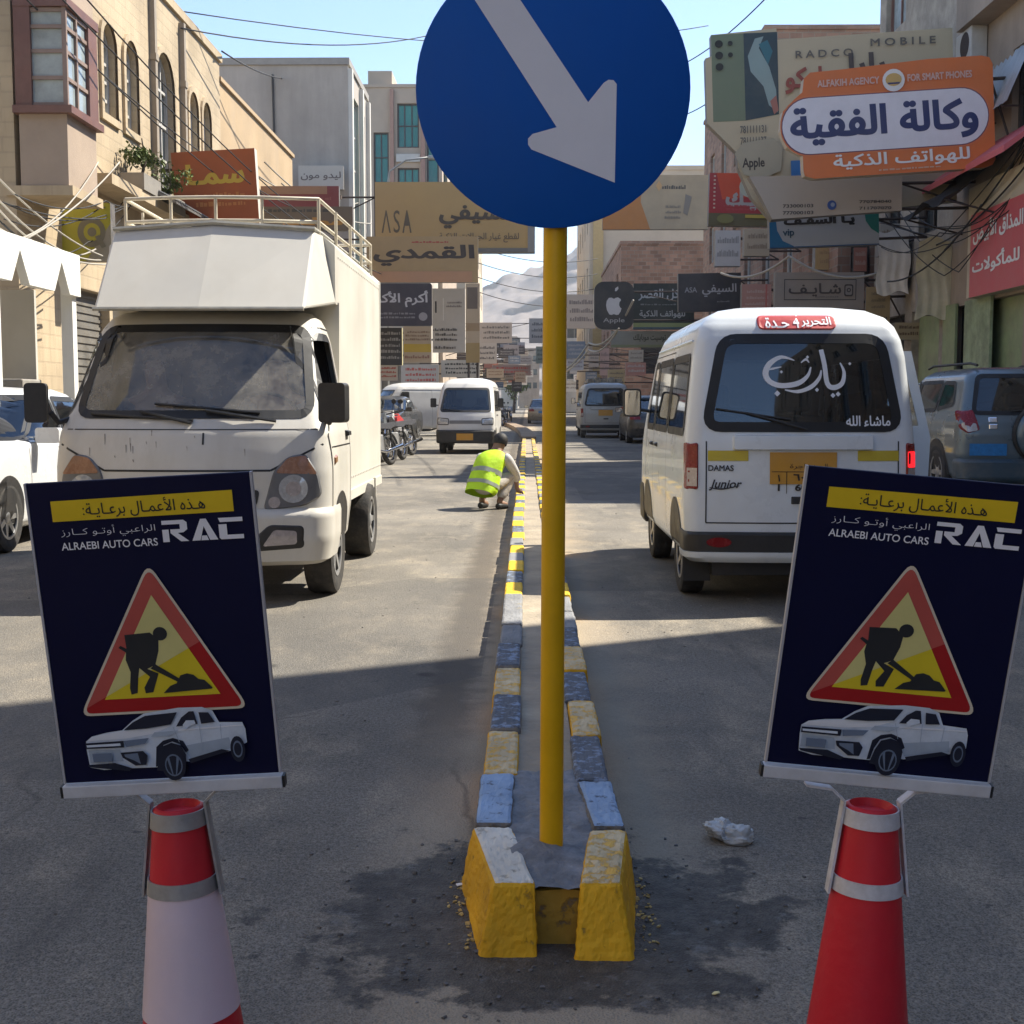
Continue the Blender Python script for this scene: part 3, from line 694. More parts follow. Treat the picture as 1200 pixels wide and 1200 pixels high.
# ================================================================ vehicles
def dense(p, l=.06):
    out = []
    for i in range(len(p)):
        a, b = p[i], p[(i + 1) % len(p)]; n = max(1, int(math.hypot(b[0] - a[0], b[1] - a[1]) / l))
        out += [(a[0] + (b[0] - a[0]) * k / n, a[1] + (b[1] - a[1]) * k / n) for k in range(n)]
    return out
class Body:
    """hull made of horizontal slices; local front faces -Y"""
    def __init__(s, levels, rf=.12, rr=.12, bf=.05, br=.03):
        s.z = [l[0] for l in levels]; s.w = [l[1] for l in levels]; s.f = [l[2] for l in levels]; s.r = [l[3] for l in levels]
        s.rf, s.rr, s.bf, s.br = rf, rr, bf, br
    def at(s, z): return (float(np.interp(z, s.z, s.w)), float(np.interp(z, s.z, s.f)), float(np.interp(z, s.z, s.r)))
    def _end(s, x, w, r):
        a = abs(x); c = max(w - r, 1e-4); d = (min(a, c) / c) ** 2; e = 0.0
        if a > c: e = r - math.sqrt(max(0, r * r - (a - c) ** 2))
        return d, e
    def front_y(s, x, z):
        w, f, r = s.at(z); R_ = min(s.rf, w * .8, (r - f) * .45); d, e = s._end(min(abs(x), w), w, R_); return f + s.bf * d + e
    def rear_y(s, x, z):
        w, f, r = s.at(z); R_ = min(s.rr, w * .8, (r - f) * .45); d, e = s._end(min(abs(x), w), w, R_); return r - s.br * d - e
    def side_x(s, y, z):
        w, f, r = s.at(z); R1 = min(s.rf, w * .8, (r - f) * .45); R2 = min(s.rr, w * .8, (r - f) * .45)
        a = f + s.bf + R1; b = r - s.br - R2; e = 0
        if y < a: q = min(R1, a - y); e = R1 - math.sqrt(max(0, R1 * R1 - q * q))
        elif y > b: q = min(R2, y - b); e = R2 - math.sqrt(max(0, R2 * R2 - q * q))
        return w - e
    def pt(s, face, a, z, off=0.0):
        if face == 'front': return (a, s.front_y(a, z) - off, z)
        if face == 'rear': return (a, s.rear_y(a, z) + off, z)
        if face == 'right': return (s.side_x(a, z) + off, a, z)
        return (-s.side_x(a, z) - off, a, z)
    def ring(s, z, ins=0.0, step=.05):
        w, f, r = s.at(z); w -= ins; f += ins; r -= ins
        b = Body([(0, w, f, r), (1, w, f, r)], s.rf, s.rr, s.bf, s.br)
        R1 = min(s.rf, w * .8, (r - f) * .45); R2 = min(s.rr, w * .8, (r - f) * .45); out = []
        nF = s.nF
        for k in range(nF + 1): x = -(w - R1) + 2 * (w - R1) * k / nF; out.append((x, b.front_y(x, 0), 'front'))
        yc = f + s.bf + R1
        for k in range(1, 6): a = math.pi / 2 * k / 6; out.append((w - R1 + R1 * math.sin(a), yc - R1 * math.cos(a), 'front' if k < 3 else 'right'))
        y2 = r - s.br - R2
        for k in range(s.nS + 1): out.append((w, yc + (y2 - yc) * k / s.nS, 'right'))
        for k in range(1, 6): a = math.pi / 2 * k / 6; out.append((w - R2 + R2 * math.cos(a), y2 + R2 * math.sin(a), 'right' if k < 3 else 'rear'))
        for k in range(nF + 1): x = (w - R2) - 2 * (w - R2) * k / nF; out.append((x, b.rear_y(x, 0), 'rear'))
        for k in range(1, 6): a = math.pi / 2 * k / 6; out.append((-(w - R2) - R2 * math.sin(a), y2 + R2 * math.cos(a), 'rear' if k < 3 else 'left'))
        for k in range(s.nS + 1): out.append((-w, y2 + (yc - y2) * k / s.nS, 'left'))
        for k in range(1, 6): a = math.pi / 2 * k / 6; out.append((-(w - R1) - R1 * math.cos(a), yc - R1 * math.sin(a), 'left' if k < 3 else 'front'))
        return out
    def shell(s, holes=None, ins=0.0, dz=.03, cell=.045, cap=True, zmax=None):
        holes = holes or {}
        s.nF = max(6, int(2 * max(s.w) / cell)); s.nS = max(6, int((max(s.r) - min(s.f)) / (cell * 1.3)))
        z0, z1 = s.z[0], zmax or s.z[-1] - ins
        zs = []
        for a, b in zip(s.z[:-1], s.z[1:]):
            if a >= z1: break
            n = max(1, int(math.ceil((b - a) / dz))); zs += [a + (b - a) * k / n for k in range(n)]
        zs.append(z1)
        mb = MB(); rg = [s.ring(z, ins) for z in zs]; n = len(rg[0])
        vs = [(p[0], p[1], z) for r_, z in zip(rg, zs) for p in r_]; fs = []
        for i in range(len(zs) - 1):
            for k in range(n):
                q = (i * n + k, i * n + (k + 1) % n, (i + 1) * n + (k + 1) % n, (i + 1) * n + k)
                fc = rg[i][k][2] if rg[i][k][2] == rg[i][(k + 1) % n][2] else rg[i][k][2]
                hl = holes.get(fc)
                if hl:
                    cx = sum(vs[j][0] for j in q) / 4; cy = sum(vs[j][1] for j in q) / 4; cz = sum(vs[j][2] for j in q) / 4
                    if any(inpoly((cx if fc in ('front', 'rear') else cy, cz), h) for h in hl): continue
                fs.append(q)
        if cap:
            vs.append((0, (rg[-1][0][1] + rg[-1][n // 2][1]) / 2, zs[-1] + .012)); c = len(vs) - 1; m = (len(zs) - 1) * n
            fs += [(m + k, m + (k + 1) % n, c) for k in range(n)]
        fs.append(tuple(range(n))[::-1])
        mb.add(vs, fs); return mb
    def patch(s, face, poly, off=.003, holes=(), grid=.06):
        poly = dense(poly); holes = [dense(h) for h in holes]
        v, f = fill2d(poly, holes, grid); mb = MB()
        pts = [s.pt(face, a, z, off) for a, z in v]
        ar = f if face in ('front', 'right') else [t[::-1] for t in f]
        mb.add(pts, ar); return mb
    def seal(s, face, poly, wd=.05, off=.005):
        return s.patch(face, offs_poly(poly, wd / 2), off, [offs_poly(poly, -wd / 2)], 0)
    def text(s, face, st, a0, z0, a1, z1, bold, off=.006, flip=False):
        v, f, asp = text2d(st, bold); mb = MB()
        pts = []
        for x, y in v:
            a = a0 + (a1 - a0) * x; pts.append(s.pt(face, a, z0 + (z1 - z0) * y, off))
        mb.add(pts, f); return mb
    def bulge(s, face, poly, h, off=0.0):
        """raised pad that follows the hull"""
        v, f = fill2d(poly, (), .05); mb = MB(); n = len(v)
        poly = dense(poly); v, f = fill2d(poly, (), .05); n = len(v); inn = offs_poly(poly, -.008); v2, f2 = fill2d(inn, (), .05)
        m = len(poly); base = [s.pt(face, a, z, off) for a, z in poly]; top = [s.pt(face, a, z, off + h) for a, z in inn]
        mb.add(base + top, [(i, (i + 1) % m, m + (i + 1) % m, m + i) for i in range(m)])
        mb.add([s.pt(face, a, z, off + h) for a, z in v2], f2 if face in ('front', 'right') else [t[::-1] for t in f2]); return mb

RUB = mat('tyre_rubber', (.028, .027, .026), .85, 0, .25, 20, .2, 60, dust=.5, dcol=(.13, .11, .09))
ALU = mat('alloy_rim', (.42, .42, .42), .35, .7, .15, 10, dust=.4, dcol=(.2, .17, .13)); STEELRIM = mat('grey_steel_rim', (.30, .30, .30), .5, .4, .2, 12, dust=.4, dcol=(.2, .17, .13))
BLK = mat('black_trim', (.018, .018, .019), .5, 0, .2, 8, dust=.25, dcol=(.12, .10, .08)); RUBSEAL = mat('window_rubber', (.012, .012, .013), .55)
DARKIN = mat('dark_cabin', (.045, .045, .048), .85); SEATM = mat('seat_cloth', (.05, .05, .058), .9, 0, .2, 20)
CHR = mat('chrome', (.7, .7, .72), .15, 1); HLG = mat('headlamp_glass', (.50, .52, .54), .12, .35, .2, 30); AMB = mat('amber_lens', (.30, .15, .085), .25, 0, .2, 20); REDL = mat('red_lens', (.20, .006, .009), .22, 0, .2, 25); CLR = mat('clear_lens', (.42, .38, .37), .2, .2, .2, 25)
GL_DARK = glass('tinted_glass', (.16, .19, .21), .05); GL_SIDE = glass('side_window_glass', (.4, .43, .43), .07); GL_DIRT = glass('dusty_windscreen', (.78, .80, .78), .03, .42, (.46, .43, .37))
PLATE = mat('orange_plate', (.55, .27, .025), .5, 0, .06, 9, dust=.2); PLBLUE = mat('blue_plate', (.02, .17, .42), .45, 0, .2, 20); PLBLK = mat('plate_black', (.02, .015, .01), .6)
def wheel(parent, x, y, r, w, side, rim=ALU, spokes=5, dark=False):
    M = Matrix.Translation((x, y, r)) @ Matrix.Rotation(R(90) * side, 4, 'Y')
    h = w / 2; ri = r * .63; mb = MB()
    mb.lathe([(ri, -h * .85), (r * .86, -h), (r * .96, -h * .9), (r, -h * .62), (r * .992, -h * .2), (r * .992, h * .2), (r, h * .62), (r * .96, h * .9), (r * .86, h), (ri, h * .85), (ri, -h * .85)], 40, M, close=False)
    o = mb.obj('wheel', RUB, parent, angle=35)
    mb = MB(); mb.lathe([(ri, h * .85), (ri * .93, h * .82), (ri * .90, h * .3), (ri * .88, -.2 * h), (.001, -.2 * h)], 32, M, close=False); mb.obj('rim_well', BLK, o, smooth=True)
    mb = MB()
    mb.lathe([(ri * 1.01, h * .78), (ri * 1.01, h * .90), (ri * .90, h * .88), (ri * .90, h * .78)], 40, M, close=False)
    for k in range(spokes):
        q = M @ Matrix.Rotation(2 * math.pi * k / spokes, 4, 'Z'); mb.add([q @ Vector(p) for p in ((-.16 * ri, .12 * ri, h * .72), (.16 * ri, .12 * ri, h * .72), (.10 * ri, .95 * ri, h * .84), (-.10 * ri, .95 * ri, h * .84), (-.16 * ri, .12 * ri, h * .3), (.16 * ri, .12 * ri, h * .3), (.1 * ri, .95 * ri, h * .4), (-.1 * ri, .95 * ri, h * .4))], [(0, 1, 2, 3), (0, 4, 5, 1), (1, 5, 6, 2), (3, 2, 6, 7), (0, 3, 7, 4)])
    mb.lathe([(ri * .28, h * .3), (ri * .28, h * .76), (ri * .2, h * .84), (.001, h * .84)], 20, M, close=False)
    mb.obj('rim', rim, o, angle=35)
    return o
def arch(B, parent, face, y, r, zc, m=BLK):
    p = [(y + r * math.cos(a), zc + r * math.sin(a)) for a in np.linspace(-.45, math.pi + .45, 26)]; z0 = B.z[0] + .01
    p = [(a, max(z0, z)) for a, z in p]; q = [p[0]]
    for a in p[1:]:
        if abs(a[0] - q[-1][0]) + abs(a[1] - q[-1][1]) > .01: q.append(a)
    return B.patch(face, q, .004).obj('wheel_arch', m, parent)
def seat(parent, x, y, z, w=.42):
    mb = MB(); mb.box(x - w / 2, y, z, x + w / 2, y + .42, z + .14); mb.box(x - w / 2, y + .40, z + .05, x + w / 2, y + .52, z + .58); mb.box(x - .12, y + .43, z + .60, x + .12, y + .52, z + .80)
    return mb.obj('seat', SEATM, parent, bevel=.04)
def seamline(B, face, pts, parent, wd=.006, m=None):
    mb = MB()
    for (a0, z0), (a1, z1) in zip(pts[:-1], pts[1:]):
        n = max(1, int(math.hypot(a1 - a0, z1 - z0) / .06)); dx, dz = a1 - a0, z1 - z0; l = math.hypot(dx, dz); nx, nz = -dz / l * wd / 2, dx / l * wd / 2
        for k in range(n):
            t0, t1 = k / n, (k + 1) / n
            a, b, c, d = ((a0 + dx * t0 + nx, z0 + dz * t0 + nz), (a0 + dx * t0 - nx, z0 + dz * t0 - nz), (a0 + dx * t1 - nx, z0 + dz * t1 - nz), (a0 + dx * t1 + nx, z0 + dz * t1 + nz))
            mb.quad(*[B.pt(face, *q, .0025) for q in (a, b, c, d)])
    return mb.obj('panel_gap', m or RUBSEAL, parent)
def mirror_box(parent, M, w, h, d, m, gm):
    mb = MB(); mb.prism(rnd_poly([(-w / 2, -h / 2), (w / 2, -h / 2), (w / 2, h / 2), (-w / 2, h / 2)], .03), lambda u, v, q: tuple(M @ Vector((u, q, v))), 0, d)
    o = mb.obj('wing_mirror', m, parent, angle=40)
    v, f = fill2d(rnd_poly([(-w / 2 + .012, -h / 2 + .012), (w / 2 - .012, -h / 2 + .012), (w / 2 - .012, h / 2 - .012), (-w / 2 + .012, h / 2 - .012)], .025)); mb = MB(); mb.add([M @ Vector((a, d + .003, z)) for a, z in v], [t[::-1] for t in f]); mb.obj('mirror_glass', gm, o)
    return o
MIRG = mat('mirror_glass', (.55, .56, .58), .03, 1)

# ---------------------------------------------------------------- small high-roof vans
def make_van(name, label, L=3.15, W=.70, H=1.83, paint_m=None, rear=True, front=True, writing=False, door=False, cargo=False, group=None):
    k = H / 1.83; q = W / .70
    t = thing(name, label, 'van', group=group)
    Z = lambda z: z * k
    B = Body([(Z(.27), .64 * q, .10, L - .05), (Z(.30), .67 * q, .05, L - .02), (Z(.36), .69 * q, .0, L), (Z(.60), .70 * q, .0, L), (Z(.80), .70 * q, .03, L - .005), (Z(.90), .698 * q, .07, L - .012), (Z(1.0), .693 * q, .12, L - .02), (Z(1.10), .685 * q, .20, L - .03), (Z(1.50), .645 * q, .52, L - .085), (Z(1.60), .625 * q, .60, L - .11), (Z(1.68), .595 * q, .68, L - .15), (Z(1.74), .55 * q, .78, L - .21), (Z(1.79), .46 * q, .92, L - .32), (Z(1.82), .33 * q, 1.1, L - .52), (Z(1.83), .2 * q, 1.3, L - .8)], .13, .10, .07, .035)
    rw = rnd_poly([(-.575 * q, Z(1.075)), (.575 * q, Z(1.075)), (.475 * q, Z(1.605)), (-.475 * q, Z(1.605))], .09)
    fw = rnd_poly([(-.60 * q, Z(1.02)), (.60 * q, Z(1.02)), (.52 * q, Z(1.56)), (-.52 * q, Z(1.56))], .07)
    sw = [rnd_poly([(.62, Z(1.04)), (1.10, Z(1.04)), (1.10, Z(1.50)), (.86, Z(1.50))], .04), rnd_poly([(1.17, Z(1.04)), (1.98, Z(1.04)), (1.98, Z(1.50)), (1.17, Z(1.50))], .04), rnd_poly([(2.06, Z(1.04)), (L - .22, Z(1.04)), (L - .26, Z(1.50)), (2.06, Z(1.50))], .06)]
    if cargo: sw = sw[:1]
    hl = {'front': [fw], 'right': sw, 'left': sw}
    if rear: hl['rear'] = [rw]
    body = B.shell(hl).obj('body', paint_m, t, angle=50)
    B.shell(hl, ins=.035).obj('cabin_lining', DARKIN, t, smooth=True)
    B.patch('front', fw, .0015).obj('windscreen', GL_DARK, t, smooth=True); B.seal('front', fw, .05).obj('window_seal', RUBSEAL, t)
    if rear:
        B.patch('rear', rw, .0015).obj('rear_window', GL_DARK, t, smooth=True); B.seal('rear', rw, .06).obj('window_seal', RUBSEAL, t)
    for fc in ('left', 'right'):
        for w_ in sw:
            B.patch(fc, w_, .0015).obj('side_window', GL_SIDE, t, smooth=True); B.seal(fc, w_, .05).obj('window_seal', RUBSEAL, t)
        for yy in (1.135, 2.02): seamline(B, fc, [(yy, Z(.34)), (yy, Z(1.56))], t)
        seamline(B, fc, [(.52, Z(.5)), (.52, Z(.98)), (.84, Z(1.56)), (2.02, Z(1.56))], t)
        arch(B, t, fc, .72, .33 * k, .29 * k); arch(B, t, fc, L - .56, .33 * k, .29 * k)
        for yy in (.98, 1.3):
            pp = [(yy, Z(.90)), (yy + .12, Z(.90)), (yy + .12, Z(.93)), (yy, Z(.93))]; B.bulge(fc, pp, .02).obj('door_handle', BLK, t)
        mb = MB(); s_ = 1 if fc == 'right' else -1
        mb.tube([(s_ * (B.side_x(y, Z(1.60)) + .006), y, Z(1.60)) for y in np.linspace(.9, L - .3, 10)], .008, 6); mb.obj('roof_gutter', paint_m, t)
    for s_ in (-1, 1):
        wheel(t, s_ * (.655 * q - .06), .72, .265 * k, .15 * k, s_); wheel(t, s_ * (.655 * q - .055), L - .56, .265 * k, .15 * k, s_)
    if rear:
        for s_ in (-1, 1):
            lt = rnd_poly([(s_ * .622 * q, Z(.70)), (s_ * .699 * q, Z(.70)), (s_ * .699 * q, Z(.98)), (s_ * .622 * q, Z(.98))], .015)
            lo = B.bulge('rear', lt, .012).obj('tail_lamp', REDL, t, angle=30)
            l2 = [(s_ * .632 * q, Z(.72)), (s_ * .688 * q, Z(.72)), (s_ * .688 * q, Z(.83)), (s_ * .632 * q, Z(.83))]; B.patch('rear', l2, .0175).obj('indicator', CLR, lo)
        B2 = Body([(Z(.26), .66 * q, L - .3, L + .0), (Z(.29), .70 * q, L - .3, L + .03), (Z(.325), .705 * q, L - .3, L + .035)], .02, .11, 0, .035); B2.shell(dz=.03).obj('bumper_lip', paint_m, t, angle=40)
        B3 = Body([(Z(.327), .70 * q, L - .3, L + .028), (Z(.43), .703 * q, L - .3, L + .032), (Z(.445), .70 * q, L - .3, L + .01)], .02, .11, 0, .035); bo = B3.shell(dz=.03).obj('rear_bumper', BLK, t, angle=40)
        for s_ in (-1, 1): B3.patch('rear', [(p[0], p[1]) for p in circ(s_ * .50 * q, Z(.385), .075, 16, .03)], .004).obj('reflector', REDL, bo)
        seamline(B, 'rear', [(-.575 * q, Z(.99)), (-.575 * q, Z(.50)), (.575 * q, Z(.50)), (.575 * q, Z(.99))], t, .008)
        B.bulge('rear', rnd_poly([(-.42 * q, Z(.935)), (.42 * q, Z(.935)), (.42 * q, Z(1.03)), (-.42 * q, Z(1.03))], .02), .03).obj('tailgate_handle', paint_m, t, angle=35)
        ov = B.patch('rear', [(-.20 * q, Z(.735)), (.20 * q, Z(.735)), (.20 * q, Z(.925)), (-.20 * q, Z(.925))], .008).obj('number_plate', PLATE, t)
        if not writing: pass
        B.bulge('rear', rnd_poly([(-.1, Z(.615)), (.07, Z(.615)), (.07, Z(.66)), (-.1, Z(.66))], .006), .018).obj('tailgate_latch', BLK, t)
        mb = MB(); mb.tube([(-.34 * q, L - .16, .20), (-.34 * q, L + .02, .19)], .022, 10); mb.obj('exhaust_pipe', STEELRIM, t)
        mb = MB(); mb.box(-.52 * q, L - .45, .17, .52 * q, L - .12, .30); mb.tube([(-.6 * q, L - .56, .265), (.6 * q, L - .56, .265)], .05, 10); mb.obj('axle', BLK, t)
        for s_ in (-1, 1):
            mb = MB(); mb.box(s_ * .60 * q - .085, L - .24, .12, s_ * .60 * q + .085, L - .23, Z(.34)); mb.obj('mud_flap', BLK, t)
        wp = MB(); w0 = B.pt('rear', -.02, Z(1.06), .02); w1 = B.pt('rear', .34, Z(1.16), .022)
        wp.tube([w0, w1], .008, 6); wp.tube([B.pt('rear', .08, Z(1.12), .02), B.pt('rear', .52, Z(1.185), .02)], .006, 6); wp.obj('rear_wiper', BLK, t)
    if front:
        for s_ in (-1, 1):
            B.patch('front', rnd_poly([(s_ * .40 * q, Z(.70)), (s_ * .665 * q, Z(.70)), (s_ * .665 * q, Z(.86)), (s_ * .40 * q, Z(.84))], .02), .006).obj('headlamp', HLG, t)
            B.seal('front', rnd_poly([(s_ * .40 * q, Z(.70)), (s_ * .665 * q, Z(.70)), (s_ * .665 * q, Z(.86)), (s_ * .40 * q, Z(.84))], .02), .02, .007).obj('headlamp_rim', BLK, t)
        B4 = Body([(Z(.255), .68 * q, -.05, .4), (Z(.29), .70 * q, -.07, .4), (Z(.54), .705 * q, -.07, .4), (Z(.57), .70 * q, -.03, .4)], .12, .02, .07, 0); bo = B4.shell().obj('front_bumper', BLK, t, angle=40)
        B4.patch('front', [(-.2 * q, Z(.33)), (.2 * q, Z(.33)), (.2 * q, Z(.49)), (-.2 * q, Z(.49))], .006).obj('number_plate', PLATE, bo)
        B.patch('front', [(-.38 * q, Z(.72)), (.38 * q, Z(.72)), (.38 * q, Z(.80)), (-.38 * q, Z(.80))], .004).obj('grille', mat('grey_grille', (.2, .2, .2), .6), t)
        wp = MB(); wp.tube([B.pt('front', -.1, Z(1.03), .02), B.pt('front', -.55 * q, Z(1.08), .02)], .008, 6); wp.obj('wiper', BLK, t)
    for s_ in (-1, 1):
        M = Matrix.Translation((s_ * (.72 * q + .10), .60, Z(1.22)))
        mirror_box(t, M, .14, .22, .06, BLK if not writing else paint_m, MIRG)
        mb = MB(); mb.tube([(s_ * .66 * q, .64, Z(1.15)), (s_ * (.72 * q + .06), .63, Z(1.17))], .014, 8); mb.obj('mirror_arm', BLK, t)
    for x in (-.30 * q, .30 * q): seat(t, x, .95, Z(.55))
    mb = MB(); mb.box(-.5 * q, 1.95, Z(.5), .5 * q, 2.35, Z(.64)); mb.box(-.5 * q, 2.3, Z(.55), .5 * q, 2.4, Z(1.08)); mb.obj('bench_seat', SEATM, t, bevel=.04)
    mb = MB(); mb.lathe([(.17, -.012), (.185, 0), (.17, .012), (.158, 0), (.17, -.012)], 24, Matrix.Translation((.30 * q, .78, Z(1.06))) @ Matrix.Rotation(R(-55), 4, 'X'), close=False); mb.obj('steering_wheel', BLK, t)
    t['_L'] = L
    return t, B
VWHITE = mat('white_van_paint', (.68, .725, .755), .30, 0, .05, 2.5, dust=.22, dcol=(.42, .36, .27), coat=.3, spec=.4)
van, B = make_van('van', 'white high-roof minivan seen from behind with tinted rear window and calligraphy', paint_m=VWHITE)
Lv = 3.15
van.location = (1.655, 7.66 + Lv, 0); van.rotation_euler = (0, 0, math.pi)
WHT_STK = mat('white_sticker', (.78, .8, .84), .45, 0, .05, 4); YST = mat('yellow_stripe', (.56, .43, .02), .4, 0, .1, 5, dust=.2)
def vx(px): return -(px - 934) / 196.0
def vz(py): return CAMZ + (472 - py) / 196.0
def vtext(s, x0, y0, x1, y1, bold, m, name='sticker'):
    B.text('rear', s, vx(x0), vz(y1), vx(x1), vz(y0), bold).obj(name, m, van)
def vpoly(pts, m, name, off=.006): return B.patch('rear', [(vx(a), vz(b)) for a, b in pts], off).obj(name, m, van)
vpoly([(823, 528), (870, 528), (870, 540), (823, 540)], YST, 'yellow_stripe', .004); vpoly([(998, 528), (1047, 528), (1047, 540), (998, 540)], YST, 'yellow_stripe', .004)
# red route board under the roof edge
rb = rnd_poly([(883, 368), (976, 368), (976, 386), (883, 386)], 8)
bo = B.bulge('rear', [(vx(a), vz(b)) for a, b in rb][::-1], .012, .002).obj('route_board', mat('red_route_board', (.50, .055, .05), .4, 0, .1, 8), van)
for s_, x0, x1, y0, y1 in (('التحرير', 934, 970, 370, 383), ('4', 925, 932, 368, 384), ('حـدة', 892, 920, 371, 384)):
    B.text('rear', s_, vx(x0), vz(y1), vx(x1), vz(y0), .02, .0155).obj('lettering', WHT_STK, bo)
# big calligraphy on the rear window
def brush(pts, ws, n=10):
    """flat pen stroke of varying width on the rear glass; Catmull-Rom through pixel points"""
    P_ = [Vector(p) for p in pts]; out = []; wv = []
    for i in range(len(P_) - 1):
        p0 = P_[max(i - 1, 0)]; p1 = P_[i]; p2 = P_[i + 1]; p3 = P_[min(i + 2, len(P_) - 1)]
        for k in range(n):
            t = k / n; out.append(.5 * ((2 * p1) + (p2 - p0) * t + (2 * p0 - 5 * p1 + 4 * p2 - p3) * t * t + (3 * p1 - p0 - 3 * p2 + p3) * t ** 3)); wv.append(ws[i] + (ws[i + 1] - ws[i]) * t)
    out.append(P_[-1]); wv.append(ws[-1]); mb = MB(); L_ = []
    for i, p in enumerate(out):
        d = (out[min(i + 1, len(out) - 1)] - out[max(i - 1, 0)]).normalized(); nn = Vector((-d.y, d.x)) * wv[i] / 2
        for s_ in (1, -1): q_ = p + nn * s_; L_.append(B.pt('rear', vx(q_.x), vz(q_.y), .0065))
    mb.add(L_, [(2 * i, 2 * i + 1, 2 * i + 3, 2 * i + 2) for i in range(len(out) - 1)]); return mb.obj('calligraphy', WHT_STK, van)
zc = lambda *p: [(740 + a / 2.609, 340 + b / 2.609) for a, b in p]
brush(zc((480, 215), (440, 205), (405, 225), (392, 255), (405, 280), (440, 292), (490, 285), (520, 262), (530, 235)), [1, 4, 6.5, 7, 6, 6, 6, 4, 1.5])
brush(zc((450, 305), (490, 310), (530, 296), (555, 270), (562, 245)), [1, 4, 5, 4, 1.5])
brush(zc((562, 182), (572, 230), (580, 285), (600, 298), (625, 285), (632, 252), (620, 222)), [5.5, 5.5, 5.5, 6, 5.5, 4, 1.5])
brush(zc((395, 245), (415, 240), (440, 235)), [1, 2.5, 1]); brush(zc((500, 222), (515, 212), (525, 222)), [1, 3, 1])
for a, b, r_ in ((427, 316, 3.6), (597, 322, 3), (613, 318, 3), (548, 305, 2.5), (520, 205, 2), (650, 225, 2), (440, 250, 2)):
    c_ = zc((a, b))[0]; vpoly([(c_[0] - r_, c_[1]), (c_[0], c_[1] + r_), (c_[0] + r_, c_[1]), (c_[0], c_[1] - r_)], WHT_STK, 'calligraphy', .0065)
vtext('ماشاء الله', 984, 487, 1037, 500, .02, WHT_STK)
DKST = mat('dark_sticker', (.03, .03, .035), .5)
vtext('DAMAS', 823.5, 545, 853, 552, .03, DKST, 'badge'); 
v2, f2, _ = text2d('Junior', .02)
mb = MB(); mb.add([B.pt('rear', vx(824 + 36 * x + 4 * y), vz(575 - 13 * y), .006) for x, y in v2], f2); mb.obj('badge', DKST, van)
brush_m = brush(zc((222, 604), (260, 608), (312, 598)), [1, 2, .8]); brush_m.data.materials[0] = DKST; brush_m.name = 'badge'
# plate writing

def ptext(s, x0, y0, x1, y1, bold): B.text('rear', s, vx(x0), vz(y1), vx(x1), vz(y0), bold, .011).obj('plate_writing', PLBLK, van)
ptext('اليمن', 944, 543, 962, 550, .0); ptext('اجرة', 918, 543, 936, 550, 0)
for s_, x0, y0, x1, y1 in (('١', 904, 556, 906.5, 564), ('1', 904, 567, 906.5, 575), ('٦٠٣٥٤', 922, 555, 962, 563), ('60354', 924, 567, 962, 575)): ptext(s_, x0, y0, x1, y1, .03)
for a in ((897, 552.2, 971, 553), (914, 553, 914.8, 578)): vpoly([(a[0], a[1]), (a[2], a[1]), (a[2], a[3]), (a[0], a[3])], PLBLK, 'plate_writing', .0095)
m = bpy.data.materials.new('glowing_tail_lamp'); m.use_nodes = True; e = m.node_tree.nodes['Principled BSDF']; e.inputs['Base Color'].default_value = (.8, .01, .01, 1); e.inputs['Emission Color'].default_value = (1, .02, .03, 1); e.inputs['Emission Strength'].default_value = .45
vpoly(rnd_poly([(1057.5, 529), (1069, 529), (1069, 548), (1057.5, 548)], 2)[::-1], m, 'lit_lamp', .016)
# open front passenger door
mb = MB(); dp = [(0, .34), (.80, .34), (.82, .95), (.66, 1.62), (.06, 1.62), (0, 1.0)]; wn_ = [(.08, 1.04), (.73, 1.04), (.60, 1.55), (.12, 1.55)]
hinge = Vector((-.69, .62, 0)); Md = Matrix.Translation(hinge) @ Matrix.Rotation(R(169), 4, 'Z')
v2, f2 = fill2d(dp, [wn_])
for d_ in (0, .05): mb.add([Md @ Vector((a, d_, z)) for a, z in v2], f2 if d_ == 0 else [t_[::-1] for t_ in f2])
for pl_, fl in ((dp, 0), (wn_, 1)):
    n_ = len(pl_); vs = [Md @ Vector((a, d_, z)) for d_ in (0, .05) for a, z in pl_]; mb.add(vs, [(i_, (i_ + 1) % n_, n_ + (i_ + 1) % n_, n_ + i_) for i_ in range(n_)])
do = mb.obj('open_door', VWHITE, van)
v2, f2 = fill2d(wn_); mb = MB(); mb.add([Md @ Vector((a, .025, z)) for a, z in v2], f2); mb.obj('door_window', GL_SIDE, do)
mb = MB(); mb.box(.1, -.03, .5, .62, -.002, .95, Md); mb.obj('door_card', DARKIN, do, bevel=.01)

VW2 = mat('white_dusty_paint', (.66, .65, .62), .35, 0, .06, 2.5, dust=.3, dcol=(.42, .36, .27), coat=.2)
v2_, _b = make_van('van', 'white oncoming minivan with black bumper and orange number plate', paint_m=VW2); v2_.location = (-1.47, 30.6, 0); v2_.rotation_euler = (0, 0, R(-2))
v3_, _b = make_van('van', 'white panel van parked side-on on the left behind the motorcycles', L=4.4, W=.85, H=1.95, paint_m=VW2, cargo=True); v3_.location = (-5.6, 46.5, 0); v3_.rotation_euler = (0, 0, R(-62))
SILV = mat('silver_bus_paint', (.36, .35, .32), .35, .2, .08, 3, dust=.35, dcol=(.3, .26, .2), coat=.3)
v4_, _b = make_van('van', 'silver minibus driving away in the right lane beside the yellow post', L=4.3, W=.86, H=1.93, paint_m=SILV); v4_.location = (2.72, 48.5, 0); v4_.rotation_euler = (0, 0, math.pi)
_b.patch('rear', [(-.8, 1.0), (.5, 1.02), (.5, 1.06), (-.8, 1.08)], .01).obj('red_stripe', paint((.35, .05, .03)), v4_)
mb = MB(); 
